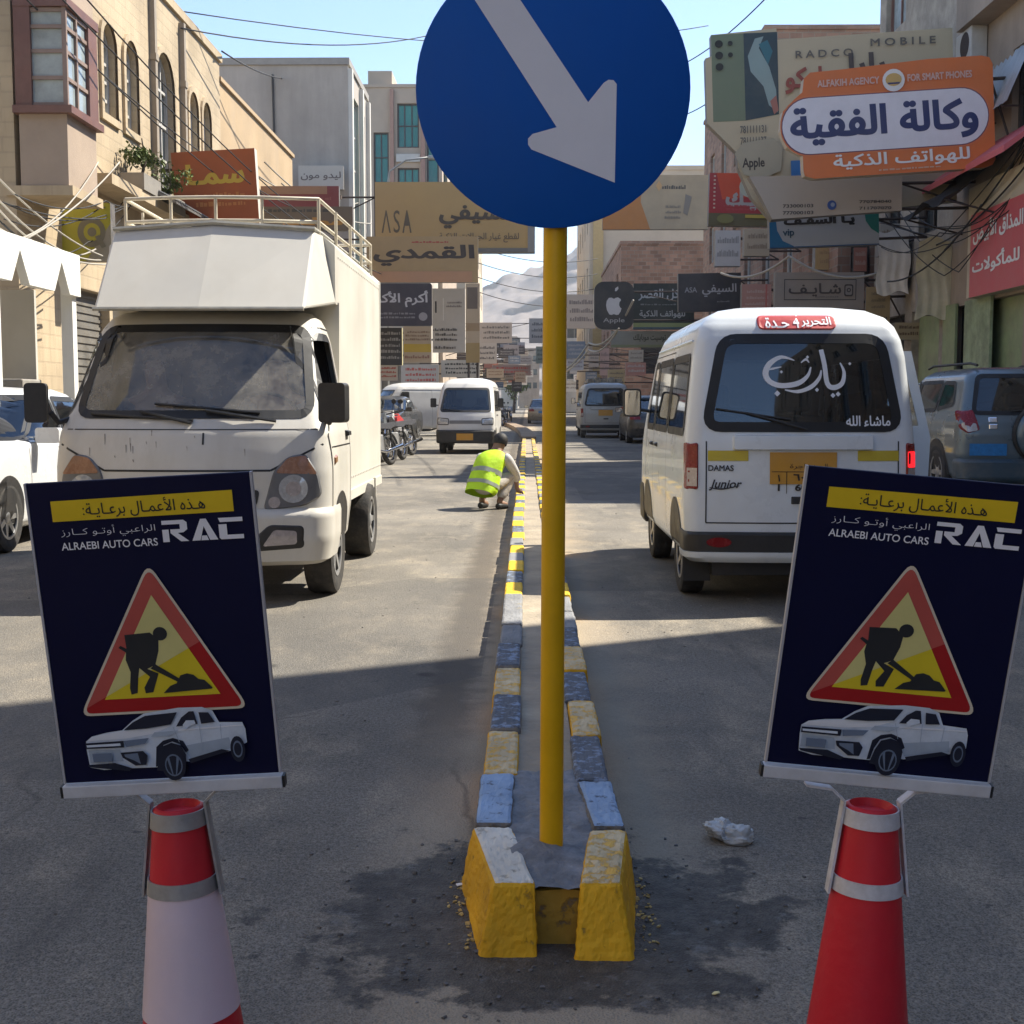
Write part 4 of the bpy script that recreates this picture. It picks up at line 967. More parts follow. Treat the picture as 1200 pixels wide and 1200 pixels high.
for k in range(5): mb.box(-.6 + .25 * k, 2.6, 1.93, -.42 + .25 * k, 3.6, 2.06 + .04 * (k % 2))
mb.box(-.66, 2.5, 1.90, .66, 3.8, 1.935); mb.obj('roof_load', mat('roof_bundles', (.3, .27, .22), .9, 0, .5, 6), v4_, bevel=.04)

# ---------------------------------------------------------------- box truck
TW = mat('dirty_white_truck_paint', (.58, .56, .51), .42, 0, .07, 2.2, dust=.36, dcol=(.40, .35, .27), streak=.40)
TBX = mat('cream_box_panel', (.60, .58, .52), .5, 0, .06, 1.5, dust=.22, dcol=(.46, .41, .32), streak=.28)
tr = thing('box_truck', 'dirty white box truck with roof rail and dusty windscreen facing the camera', 'truck', (-2.035, 7.58, 0))
T = Body([(.30, .78, .10, 1.12), (.36, .82, .04, 1.12), (.55, .845, .0, 1.12), (.80, .85, .015, 1.12), (.92, .848, .04, 1.12), (1.04, .84, .075, 1.12), (1.12, .82, .13, 1.12), (1.20, .80, .19, 1.12), (1.62, .725, .45, 1.10), (1.70, .70, .51, 1.08), (1.76, .67, .58, 1.05), (1.80, .62, .67, 1.0), (1.825, .5, .8, .95)], .16, .06, .10, .0)
ws = rnd_poly([(-.715, 1.15), (.715, 1.15), (.635, 1.69), (-.635, 1.69)], .09)
sd_ = rnd_poly([(.34, 1.14), (.93, 1.14), (.93, 1.64), (.56, 1.64)], .05)
hl = {'front': [ws], 'left': [sd_], 'right': [sd_]}
T.shell(hl).obj('cab', TW, tr, angle=50); T.shell(hl, ins=.04).obj('cabin_lining', DARKIN, tr, smooth=True)
T.patch('front', ws, .0015).obj('windscreen', GL_DIRT, tr, smooth=True); T.seal('front', ws, .05).obj('window_seal', RUBSEAL, tr)
for fc in ('left', 'right'):
    if fc == 'left': T.patch(fc, sd_, .0015).obj('side_window', GL_SIDE, tr, smooth=True)
    T.seal(fc, sd_, .05).obj('window_seal', RUBSEAL, tr)
    seamline(T, fc, [(1.02, .40), (1.02, 1.70)], tr, .01); seamline(T, fc, [(.25, .5), (.25, 1.02), (.33, 1.12), (.54, 1.70), (1.02, 1.70)], tr, .01)
    seamline(T, fc, [(.27, .95), (1.02, .95)], tr, .008)
    T.bulge(fc, [(.84, 1.00), (.97, 1.00), (.97, 1.04), (.84, 1.04)], .025).obj('door_handle', BLK, tr)
    arch(T, tr, fc, .60, .36, .30); T.bulge(fc, rnd_poly([(.30, .84), (.39, .85), (.39, .90), (.30, .89)], .01), .012).obj('side_repeater', AMB, tr)
    s_ = 1 if fc == 'right' else -1
    M = Matrix.Translation((s_ * (.86 if s_ > 0 else .93), .14, 1.22)) @ Matrix.Rotation(R(-12 * s_), 4, 'Z'); mirror_box(tr, M, .17 if s_ > 0 else .13, .24, .08, BLK, MIRG)
    mb = MB(); mb.tube([(s_ * .78, .32, 1.12), (s_ * .83, .24, 1.10), (s_ * .86, .20, 1.16)], .018, 8); mb.obj('mirror_arm', BLK, tr)
# headlamps
for s_ in (-1, 1):
    hp = rnd_poly([(s_ * .455, .575), (s_ * .70, .600), (s_ * .80, .66), (s_ * .775, .80), (s_ * .70, .915), (s_ * .60, .90), (s_ * .52, .82)], .04)
    ho = T.bulge('front', hp, .012).obj('headlamp', mat('headlamp_housing', (.15, .15, .155), .3, .2), tr, angle=35)
    T.patch('front', circ(s_ * .635, .705, .085, 20), .016).obj('lamp_reflector', HLG, ho); T.patch('front', circ(s_ * .635, .705, .045, 16), .018).obj('lamp_bulb', CLR, ho)
    T.patch('front', circ(s_ * .525, .625, .035, 14), .016).obj('side_lamp', CLR, ho)
    T.patch('front', rnd_poly([(s_ * .53, .80), (s_ * .775, .79), (s_ * .70, .905), (s_ * .60, .89)], .02), .0145).obj('indicator', AMB, ho)
Bp = Body([(.24, .78, .02, .55), (.27, .83, -.03, .55), (.40, .855, -.05, .55), (.55, .858, -.045, .55), (.585, .85, -.01, .55)], .16, .03, .10, 0)
bo = Bp.shell().obj('front_bumper', TW, tr, angle=45)
for s_ in (-1, 1):
    fp = rnd_poly([(s_ * .42, .335), (s_ * .70, .35), (s_ * .70, .485), (s_ * .50, .495), (s_ * .42, .42)], .03)
    Bp.bulge('front', fp, .006).obj('fog_lamp_bezel', BLK, bo); Bp.patch('front', rnd_poly([(s_ * .46, .365), (s_ * .66, .375), (s_ * .66, .455), (s_ * .53, .465)], .02), .009).obj('fog_lamp', CLR, bo)
Bp.patch('front', rnd_poly([(-.36, .30), (.36, .30), (.36, .43), (-.36, .43)], .03), .006).obj('air_intake', BLK, bo)
T.patch('front', rnd_poly([(-.42, .60), (.42, .60), (.44, .70), (-.44, .70)], .03), .005).obj('grille', BLK, tr)
seamline(T, 'front', [(-.80, .97), (-.5, .815), (.5, .815), (.80, .97)], tr, .012); seamline(T, 'front', [(-.82, 1.06), (.82, 1.06)], tr, .006)
seamline(T, 'front', [(.1, .97), (.1, 1.04)], tr, .012)
mb = MB(); rk_ = random.Random(3)
for k in range(16):
    x = rk_.uniform(-.62, -.15) if k < 13 else rk_.uniform(-.1, .6); z = rk_.choice((.90, .97, 1.04)) + rk_.uniform(-.03, .02); l_ = rk_.uniform(.01, .05); w_ = rk_.uniform(.0015, .005)
    mb.quad(*[T.pt('front', x + a, z + b, .003) for a, b in ((-w_, 0), (w_, 0), (w_ * .4 + .004, -l_), (-w_ * .4 + .004, -l_))])
mb.obj('scratches', mat('scraped_primer', (.30, .27, .23), .9), tr)
wp = MB()
for (a0, z0, a1, z1, b0, bz0, b1, bz1) in ((.02, 1.10, -.30, 1.17, -.62, 1.155, .03, 1.115), (.52, 1.11, .1, 1.175, -.22, 1.215, .42, 1.16)):
    wp.tube([T.pt('front', a0, z0, .02), T.pt('front', (a0 + a1) / 2, (z0 + z1) / 2, .035), T.pt('front', a1, z1, .03)], .011, 6); wp.tube([T.pt('front', b0 + (b1 - b0) * k / 6, bz0 + (bz1 - bz0) * k / 6, .018) for k in range(7)], .009, 6)
wp.obj('wipers', BLK, tr)
for s_ in (-1, 1): wheel(tr, s_ * .735, .60, .305, .19, s_, STEELRIM, 6)
for s_ in (-1, 1): wheel(tr, s_ * .70, 2.62, .29, .22, s_, STEELRIM, 6)
for x in (-.40, .40): seat(tr, x, .62, .62, .5)
mb = MB(); mb.lathe([(.19, -.014), (.205, 0), (.19, .014), (.176, 0), (.19, -.014)], 24, Matrix.Translation((.40, .50, 1.16)) @ Matrix.Rotation(R(-40), 4, 'X'), close=False); mb.obj('steering_wheel', BLK, tr)
mb = MB(); mb.box(-.70, .26, .98, .70, .46, 1.12); mb.obj('dashboard', DARKIN, tr, bevel=.03)
mb = MB(); mb.box(.0, .235, 1.122, .36, .40, 1.15, Matrix.Rotation(R(4), 4, 'Z')); mb.box(-.14, .23, 1.122, .05, .36, 1.135); mb.obj('dashboard_papers', mat('sun_bleached_paper', (.6, .56, .45), .8, 0, .2, 20), tr)
mb = MB(); mb.box(-.42, 1.1, .42, .42, 3.4, .56); mb.tube([(-.72, 2.62, .29), (.72, 2.62, .29)], .06, 10); mb.box(-.6, .5, .25, .6, .75, .34); mb.box(.35, 1.25, .33, .66, 1.9, .55); mb.obj('chassis', BLK, tr)
# box with faceted nose over the cab
hw, zb, zt = .755, .58, 2.33
pts = {}
def bp(n, x, y, z): pts[n] = (x, y, z)
L_ = []
for s_ in (-1, 1):
    L_ += [(s_ * .655, .42, 1.80), (s_ * .655, .86, 2.335), (s_ * hw, 1.06, 1.88), (s_ * hw, 1.06, 2.27), (s_ * hw, 1.14, zb), (s_ * hw, 1.14, 1.88), (s_ * hw, 3.62, zb), (s_ * hw, 3.62, 2.25), (s_ * (hw - .09), 3.60, 2.34), (s_ * (hw - .09), 1.08, 2.335)]
mb = MB(); n = 10
vs = L_ + [(0, .40, 1.80), (0, .84, 2.375), (0, 3.60, 2.385), (0, 1.08, 2.38)]
c0, c1, c2, c3 = 20, 21, 22, 23
def fc_(l): mb.f.append(tuple(l))
mb.v = vs
for s_, o_ in ((0, 0), (1, 10)):
    rv = (lambda l: l) if s_ == 1 else (lambda l: l[::-1])
    fc_(rv([c0, o_ + 0, o_ + 1, c1])); fc_(rv([o_ + 0, o_ + 2, o_ + 3, o_ + 9, o_ + 1])); fc_(rv([o_ + 2, o_ + 5, o_ + 4, o_ + 6, o_ + 7, o_ + 3])); fc_(rv([o_ + 3, o_ + 7, o_ + 8, o_ + 9])); fc_(rv([o_ + 9, o_ + 8, c2, c3])); fc_(rv([o_ + 1, o_ + 9, c3, c1]))
    fc_(rv([o_ + 0, c0, 0 + o_ + 5, o_ + 2]) if False else rv([o_ + 2, o_ + 0, o_ + 5]))
fc_([10 + 0, 20, 0, 5, 15]); fc_([4, 14, 15, 5][::-1]); fc_([4, 6, 16, 14][::-1]); fc_([6, 7, 8, 22, 18, 17, 16][::-1])
bx = mb.obj('cargo_box', TBX, tr, bevel=.03)
mb = MB()
for k in range(26):
    y = 1.2 + .095 * k
    for z in (.68, 2.20): mb.lathe([(.001, .004), (.008, .003), (.010, 0)], 8, Matrix.Translation((hw + .001, y, z)) @ Matrix.Rotation(R(90), 4, 'Y'), close=False)
mb.obj('rivets', TBX, bx)
mb = MB(); mb.tube([(-.655, .405, 1.80), (0, .385, 1.80), (.655, .405, 1.80)], .014, 6); mb.tube([(-.655, .85, 2.345), (0, .83, 2.385), (.655, .85, 2.345), (.66, 1.08, 2.345), (.665, 3.60, 2.35)], .016, 6); mb.obj('edge_strip', mat('bent_edge_strip', (.40, .38, .32), .5, .3, .2, 10), bx)
mb = MB(); mb.box(hw - .02, 1.14, zb - .06, hw + .012, 3.62, zb + .01); mb.obj('box_sill', TBX, bx)
mb = MB(); mb.box(.40, 3.05, .28, .78, 3.07, .6); mb.obj('mud_flap', TBX, tr)
# roof rail
mb = MB(); RZ = 2.56; rl = [(-.62, 1.0), (-.30, .93), (.0, .91), (.30, .93), (.66, 1.0), (.70, 3.5), (-.70, 3.5)]
for z in (RZ, RZ - .15): mb.tube([(x, y, z - (.08 if y > 3 else 0) * 0) for x, y in rl] + [(rl[0][0], rl[0][1], z)], .012, 8, cap=False)
for x, y in rl + [(.685, 1.6), (.69, 2.3), (.695, 2.9), (-.685, 1.6), (-.69, 2.3), (-.695, 2.9)]: mb.tube([(x, y, 2.30), (x, y, RZ)], .011, 8)
mb.obj('roof_rail', mat('cream_painted_rail', (.58, .52, .40), .5, 0, .15, 10, dust=.3), bx, angle=50)

# ---------------------------------------------------------------- white saloon at the left edge
CW_ = mat('white_car_paint', (.66, .67, .67), .25, 0, .04, 2, dust=.12, coat=.5)
def make_saloon(label, pm, group=None):
    t = thing('car', label, 'car', group=group)
    Bc = Body([(.18, .78, .12, 4.3), (.24, .84, .04, 4.36), (.45, .865, .0, 4.4), (.62, .87, .03, 4.4), (.74, .865, .12, 4.38), (.82, .86, .30, 4.34), (.90, .85, .80, 4.25), (.955, .83, 1.16, 4.05), (1.0, .80, 1.28, 3.9), (1.30, .69, 1.78, 3.35), (1.38, .65, 1.95, 3.15), (1.43, .58, 2.15, 2.95), (1.45, .4, 2.4, 2.7)], .30, .25, .14, .08)
    w1 = rnd_poly([(1.40, .96), (2.28, .97), (2.28, 1.34), (1.86, 1.34)], .04); w2 = rnd_poly([(2.36, .97), (3.1, .99), (3.02, 1.33), (2.36, 1.34)], .04)
    fw = rnd_poly([(-.74, .98), (.74, .98), (.60, 1.35), (-.60, 1.35)], .06)
    hl = {'left': [w1, w2], 'right': [w1, w2], 'front': [fw], 'rear': [fw]}
    Bc.shell(hl).obj('body', pm, t, angle=50); Bc.shell(hl, ins=.04).obj('cabin_lining', DARKIN, t, smooth=True)
    for fc in ('front', 'rear'): Bc.patch(fc, fw, .0015).obj('windscreen', GL_DARK, t, smooth=True); Bc.seal(fc, fw, .05).obj('window_seal', RUBSEAL, t)
    for fc in ('left', 'right'):
        s_ = 1 if fc == 'right' else -1
        for w_ in (w1, w2): Bc.patch(fc, w_, .0015).obj('side_window', GL_DARK, t, smooth=True); Bc.seal(fc, w_, .05).obj('window_seal', RUBSEAL, t)
        for yy in (.80, 3.42): arch(Bc, t, fc, yy, .36, .31); wheel(t, s_ * .775, yy, .31, .20, s_, ALU, 7)
        seamline(Bc, fc, [(1.32, .35), (1.32, .95)], t); seamline(Bc, fc, [(2.32, .35), (2.32, 1.34)], t)
        for yy in (2.12, 3.0): Bc.bulge(fc, [(yy, .80), (yy + .15, .80), (yy + .15, .83), (yy, .83)], .02).obj('door_handle', pm, t)
        mirror_box(t, Matrix.Translation((s_ * .97, 1.45, 1.0)), .22, .14, .1, pm, MIRG)
        mb = MB(); mb.tube([(s_ * .84, 1.5, .96), (s_ * .92, 1.5, .98)], .02, 8); mb.obj('mirror_arm', BLK, t)
        Bc.patch('front', rnd_poly([(s_ * .48, .60), (s_ * .80, .66), (s_ * .80, .76), (s_ * .50, .72)], .02), .006).obj('headlamp', HLG, t); Bc.patch('rear', rnd_poly([(s_ * .5, .72), (s_ * .82, .72), (s_ * .82, .88), (s_ * .55, .88)], .02), .006).obj('tail_lamp', REDL, t)
    Bc.patch('front', rnd_poly([(-.45, .50), (.45, .50), (.42, .68), (-.42, .68)], .04), .005).obj('grille', BLK, t); Bc.patch('front', [(-.26, .36), (.26, .36), (.26, .47), (-.26, .47)], .008).obj('number_plate', PLBLUE, t); Bc.patch('rear', [(-.26, .62), (.26, .62), (.26, .73), (-.26, .73)], .008).obj('number_plate', PLBLUE, t)
    for x in (-.36, .36): seat(t, x, 1.9, .4)
    return t
car = make_saloon('white car beside the truck at the left edge with its front wheel showing', CW_)
car.location = (-5.03, 9.6, 0); car.scale = (.94, .94, .94)

# ---------------------------------------------------------------- grey-blue off-roader on the right
SB = mat('steel_blue_car_paint', (.105, .145, .172), .28, .3, .08, 2, dust=.25, dcol=(.26, .25, .22), coat=.5)
sv = thing('car', 'steel blue off-roader with rear spare wheel parked on the right', 'car', (6.0, 19.3, 0), math.pi)
Bs = Body([(.28, .80, .1, 4.05), (.36, .87, .02, 4.15), (.60, .90, .0, 4.2), (.85, .90, .10, 4.2), (.98, .895, .5, 4.18), (1.05, .87, .95, 4.15), (1.10, .85, 1.1, 4.13), (1.48, .74, 1.65, 3.98), (1.56, .70, 1.78, 3.93), (1.62, .62, 1.95, 3.85), (1.65, .45, 2.2, 3.6)], .28, .16, .12, .06)
w1 = rnd_poly([(1.30, 1.10), (2.12, 1.11), (2.12, 1.48), (1.78, 1.48)], .04); w2 = rnd_poly([(2.20, 1.11), (3.02, 1.13), (3.02, 1.48), (2.20, 1.48)], .04); w3 = rnd_poly([(3.10, 1.14), (3.66, 1.20), (3.50, 1.46), (3.10, 1.47)], .05)
fw = rnd_poly([(-.76, 1.10), (.76, 1.10), (.64, 1.50), (-.64, 1.50)], .06); rw = rnd_poly([(-.72, 1.10), (.72, 1.10), (.62, 1.54), (-.62, 1.54)], .07)
hl = {'left': [w1, w2, w3], 'right': [w1, w2, w3], 'front': [fw], 'rear': [rw]}
Bs.shell(hl).obj('body', SB, sv, angle=50); Bs.shell(hl, ins=.04).obj('cabin_lining', DARKIN, sv, smooth=True)
for fc, w_ in (('front', fw), ('rear', rw)): Bs.patch(fc, w_, .0015).obj('windscreen' if fc == 'front' else 'rear_window', GL_DARK, sv, smooth=True); Bs.seal(fc, w_, .05).obj('window_seal', RUBSEAL, sv)
for fc in ('left', 'right'):
    s_ = 1 if fc == 'right' else -1
    for w_ in (w1, w2, w3): Bs.patch(fc, w_, .0015).obj('side_window', GL_DARK, sv, smooth=True); Bs.seal(fc, w_, .05).obj('window_seal', RUBSEAL, sv)
    for yy in (.80, 3.30): arch(Bs, sv, fc, yy, .42, .36); wheel(sv, s_ * .80, yy, .36, .22, s_, ALU, 6)
    seamline(Bs, fc, [(1.25, .4), (1.25, 1.05)], sv); seamline(Bs, fc, [(2.16, .4), (2.16, 1.5)], sv); seamline(Bs, fc, [(3.06, .8), (3.06, 1.5)], sv)
    tl = rnd_poly([(s_ * .66, .90), (s_ * .80, .86), (s_ * .88, .92), (s_ * .885, 1.13), (s_ * .72, 1.14)], .03)
    lo = Bs.bulge('rear', tl, .012).obj('tail_lamp', REDL, sv, angle=35); Bs.patch('rear', rnd_poly([(s_ * .69, .895), (s_ * .80, .875), (s_ * .86, .94), (s_ * .86, .99), (s_ * .71, .98)], .02), .0145).obj('indicator', CLR, lo)
    mb = MB(); mb.tube([(s_ * .58, y, 1.70 - .03 * (y < 2 or y > 3.6)) for y in (1.9, 2.1, 2.8, 3.5, 3.75)], .016, 8); mb.obj('roof_bar', BLK, sv)
    mirror_box(sv, Matrix.Translation((s_ * 1.0, 1.4, 1.12)), .2, .16, .1, SB, MIRG)
mb = MB(); mb.lathe([(.001, .16), (.22, .16), (.30, .14), (.335, .10), (.34, .02), (.33, -.02)], 40, Matrix.Translation((-.06, 4.20, .86)) @ Matrix.Rotation(R(-90), 4, 'X'), close=False); o = mb.obj('spare_wheel_cover', SB, sv, angle=50)
mb = MB(); mb.lathe([(.345, -.03), (.37, 0), (.345, .05)], 40, Matrix.Translation((-.06, 4.21, .86)) @ Matrix.Rotation(R(-90), 4, 'X'), close=False); mb.obj('spare_tyre', RUB, o, smooth=True)
Bs.patch('rear', [(.36, .60), (.78, .60), (.78, .74), (.36, .74)], .012).obj('number_plate', PLBLUE, sv)
Bs2 = Body([(.27, .84, 3.9, 4.2), (.33, .90, 3.9, 4.26), (.52, .905, 3.9, 4.27), (.56, .89, 3.9, 4.22)], .03, .16, 0, .07); Bs2.shell().obj('rear_bumper', mat('dark_blue_bumper', (.05, .08, .105), .45, .1, .1, 4, dust=.3), sv, angle=45)
mb = MB(); mb.tube([Bs.pt('rear', .3, 1.12, .02), Bs.pt('rear', -.25, 1.16, .02)], .008, 6); mb.obj('rear_wiper', BLK, sv)
for z_, s_ in ((1.02, .05), (.94, .05)): Bs.bulge('rear', rnd_poly([(.46, z_ - .03), (.56, z_ - .03), (.56, z_ + .03), (.46, z_ + .03)], .01), .006).obj('badge', CHR, sv)
for x in (-.38, .38): seat(sv, x, 1.9, .55)

# ---------------------------------------------------------------- further traffic
DKC = mat('dark_grey_car_paint', (.04, .042, .045), .3, .2, coat=.4, dust=.2); TAN = mat('champagne_car_paint', (.30, .28, .23), .3, .3, dust=.25, coat=.3)
c2 = make_saloon('champagne car far away in the right lane just left of the minibus', TAN); c2.location = (.95, 79, 0); c2.rotation_euler = (0, 0, math.pi)
c3 = make_saloon('dark car ahead of the white van with only its tail showing', DKC); c3.location = (3.9, 42.5, 0); c3.rotation_euler = (0, 0, math.pi)
c4 = make_saloon('distant white car in the oncoming lane near the far motorcycles', CW_); c4.location = (-2.6, 74, 0)
c5 = make_saloon('dark car parked left behind the motorcycles and panel van', DKC); c5.location = (-5.1, 41.5, 0); c5.rotation_euler = (0, 0, R(-8))

# ---------------------------------------------------------------- motorcycles
def make_bike(label, tank_m, fair_m):
    t = thing('motorcycle', label, 'motorcycle', group='motorcycles parked in a row on the left')
    for y in (0, 1.25):
        M = Matrix.Translation((0, y, .30)) @ Matrix.Rotation(R(90), 4, 'Y'); mb = MB()
        prof = [(.25 + .05 * math.cos(a), .05 * math.sin(a)) for a in np.linspace(0, 2 * math.pi, 11)]; mb.lathe(prof, 28, M, close=False); wo = mb.obj('wheel', RUB, t, smooth=True)
        mb = MB(); mb.lathe([(.20, -.012), (.215, 0), (.20, .012), (.195, 0), (.20, -.012)], 28, M, close=False); mb.lathe([(.001, .05), (.05, .05), (.05, -.05), (.001, -.05)], 12, M, close=False)
        for k in range(10): a = k * .628; mb.tube([M @ Vector((.04 * math.cos(a), .04 * math.sin(a), .02)), M @ Vector((.2 * math.cos(a), .2 * math.sin(a), 0))], .004, 4)
        mb.obj('rim', CHR, wo)
        mb = MB(); vs = []; 
        for a in np.linspace(.3, 2.5, 10): vs += [(-.06, y + .33 * math.cos(a), .30 + .33 * math.sin(a)), (.06, y + .33 * math.cos(a), .30 + .33 * math.sin(a))]
        mb.add(vs, [(2 * i, 2 * i + 1, 2 * i + 3, 2 * i + 2) for i in range(9)]); mb.obj('mudguard', fair_m, t, smooth=True)
    mb = MB()
    for x in (-.08, .08): mb.tube([(x, 0, .30), (x, .22, .78), (x, .26, .92)], .022, 8)
    mb.obj('front_fork', CHR, t)
    mb = MB(); mb.tube([(-.34, .38, 1.02), (-.2, .30, .99), (0, .27, .96), (.2, .30, .99), (.34, .38, 1.02)], .014, 8); mb.obj('handlebar', BLK, t)
    for s_ in (-1, 1):
        mb = MB(); mb.tube([(s_ * .22, .30, .99), (s_ * .30, .26, 1.20)], .006, 6); mb.lathe([(.001, .01), (.05, .01), (.05, -.01), (.001, -.01)], 14, Matrix.Translation((s_ * .31, .26, 1.22)) @ Matrix.Rotation(R(90), 4, 'X'), close=False); mb.obj('mirror', BLK, t)
    mb = MB(); mb.lathe([(.001, .06), (.07, .05), (.085, 0), (.05, -.09), (.001, -.1)], 18, Matrix.Translation((0, .10, .86)) @ Matrix.Rotation(R(90), 4, 'X'), close=False); mb.obj('headlamp', HLG, t, smooth=True)
    mb = MB(); mb.prism(rnd_poly([(.02, .78), (.18, 1.02), (.24, 1.0), (.22, .74)], .05), lambda u, v, d: (d, u, v), -.12, .12); mb.obj('front_cowl', fair_m, t, bevel=.03)
    mb = MB(); mb.prism(rnd_poly([(.30, .72), (.36, .90), (.52, .93), (.74, .80), (.74, .70)], .06), lambda u, v, d: (d, u, v), -.13, .13); mb.obj('fuel_tank', tank_m, t, bevel=.05)
    mb = MB(); mb.prism(rnd_poly([(.72, .72), (.78, .80), (1.42, .84), (1.46, .78), (1.2, .70)], .04), lambda u, v, d: (d, u, v), -.12, .12); mb.obj('seat', SEATM, t, bevel=.04)
    mb = MB(); mb.box(-.13, .45, .28, .13, .82, .60); mb.tube([(0, .48, .55), (0, .38, .68)], .09, 10); mb.obj('engine', STEELRIM, t, bevel=.02)
    mb = MB(); mb.tube([(.12, .45, .50), (.15, .42, .30), (.16, .8, .26), (.17, 1.5, .36)], [.02, .02, .025, .045], 10); mb.obj('exhaust_pipe', CHR, t, smooth=True)
    mb = MB(); mb.tube([(0, .26, .86), (0, .34, .5), (0, .8, .30), (0, 1.25, .30)], .025, 8); mb.tube([(0, .3, .8), (0, .8, .70), (0, 1.4, .74)], .025, 8); mb.tube([(.1, 1.25, .30), (.11, 1.15, .70)], .02, 8); mb.tube([(-.1, 1.25, .30), (-.11, 1.15, .70)], .02, 8); mb.obj('frame', BLK, t)
    mb = MB(); mb.box(-.05, 1.44, .74, .05, 1.50, .80); mb.obj('tail_lamp', REDL, t, bevel=.01)
    return t
BR_ = paint((.35, .03, .03)); WB = mat('white_fairing', (.6, .6, .58), .35, 0, .05, 4, dust=.2, coat=.3); BB_ = mat('black_fairing', (.03, .03, .035), .3, coat=.4, dust=.2)
bk = [make_bike('nearest motorcycle of the row, chrome wheel toward the road', BB_, mat('steel_fairing', (.25, .27, .28), .3, .5)), make_bike('motorcycle with tall white fairing second in the row', BR_, WB), make_bike('dark motorcycle beside the panel van in the row', BB_, BB_)]
for b_, (x, y, a) in zip(bk, ((-2.95, 26.2, 14), (-3.05, 28.6, 18), (-3.35, 31.5, 12))): b_.location = (x, y, 0); b_.rotation_euler = (0, R(-7), R(-a))
for src, x, y, a, lb in ((1, -3.6, 34, 15, 'white motorcycle last of the row before the panel van'), (0, -3.1, 24.0, 20, 'motorcycle mostly hidden behind the truck box')):
    c_ = copy_tree(bk[src]); c_.location = (x, y, 0); c_.rotation_euler = (0, R(-7), R(-a)); c_['label'] = lb
for k, (x, y, lb) in enumerate(((-1.9, 66, 'far motorcycle just right of the oncoming minivan'), (-1.35, 69, 'far motorcycle second from the oncoming minivan'), (-.9, 72, 'far motorcycle nearest the bend of the median'))):
    c_ = copy_tree(bk[(k + 1) % 3]); c_.location = (x, y, 0); c_.rotation_euler = (0, 0, R(20 * k - 30)); c_['label'] = lb; c_['group'] = 'motorcycles far down the street'
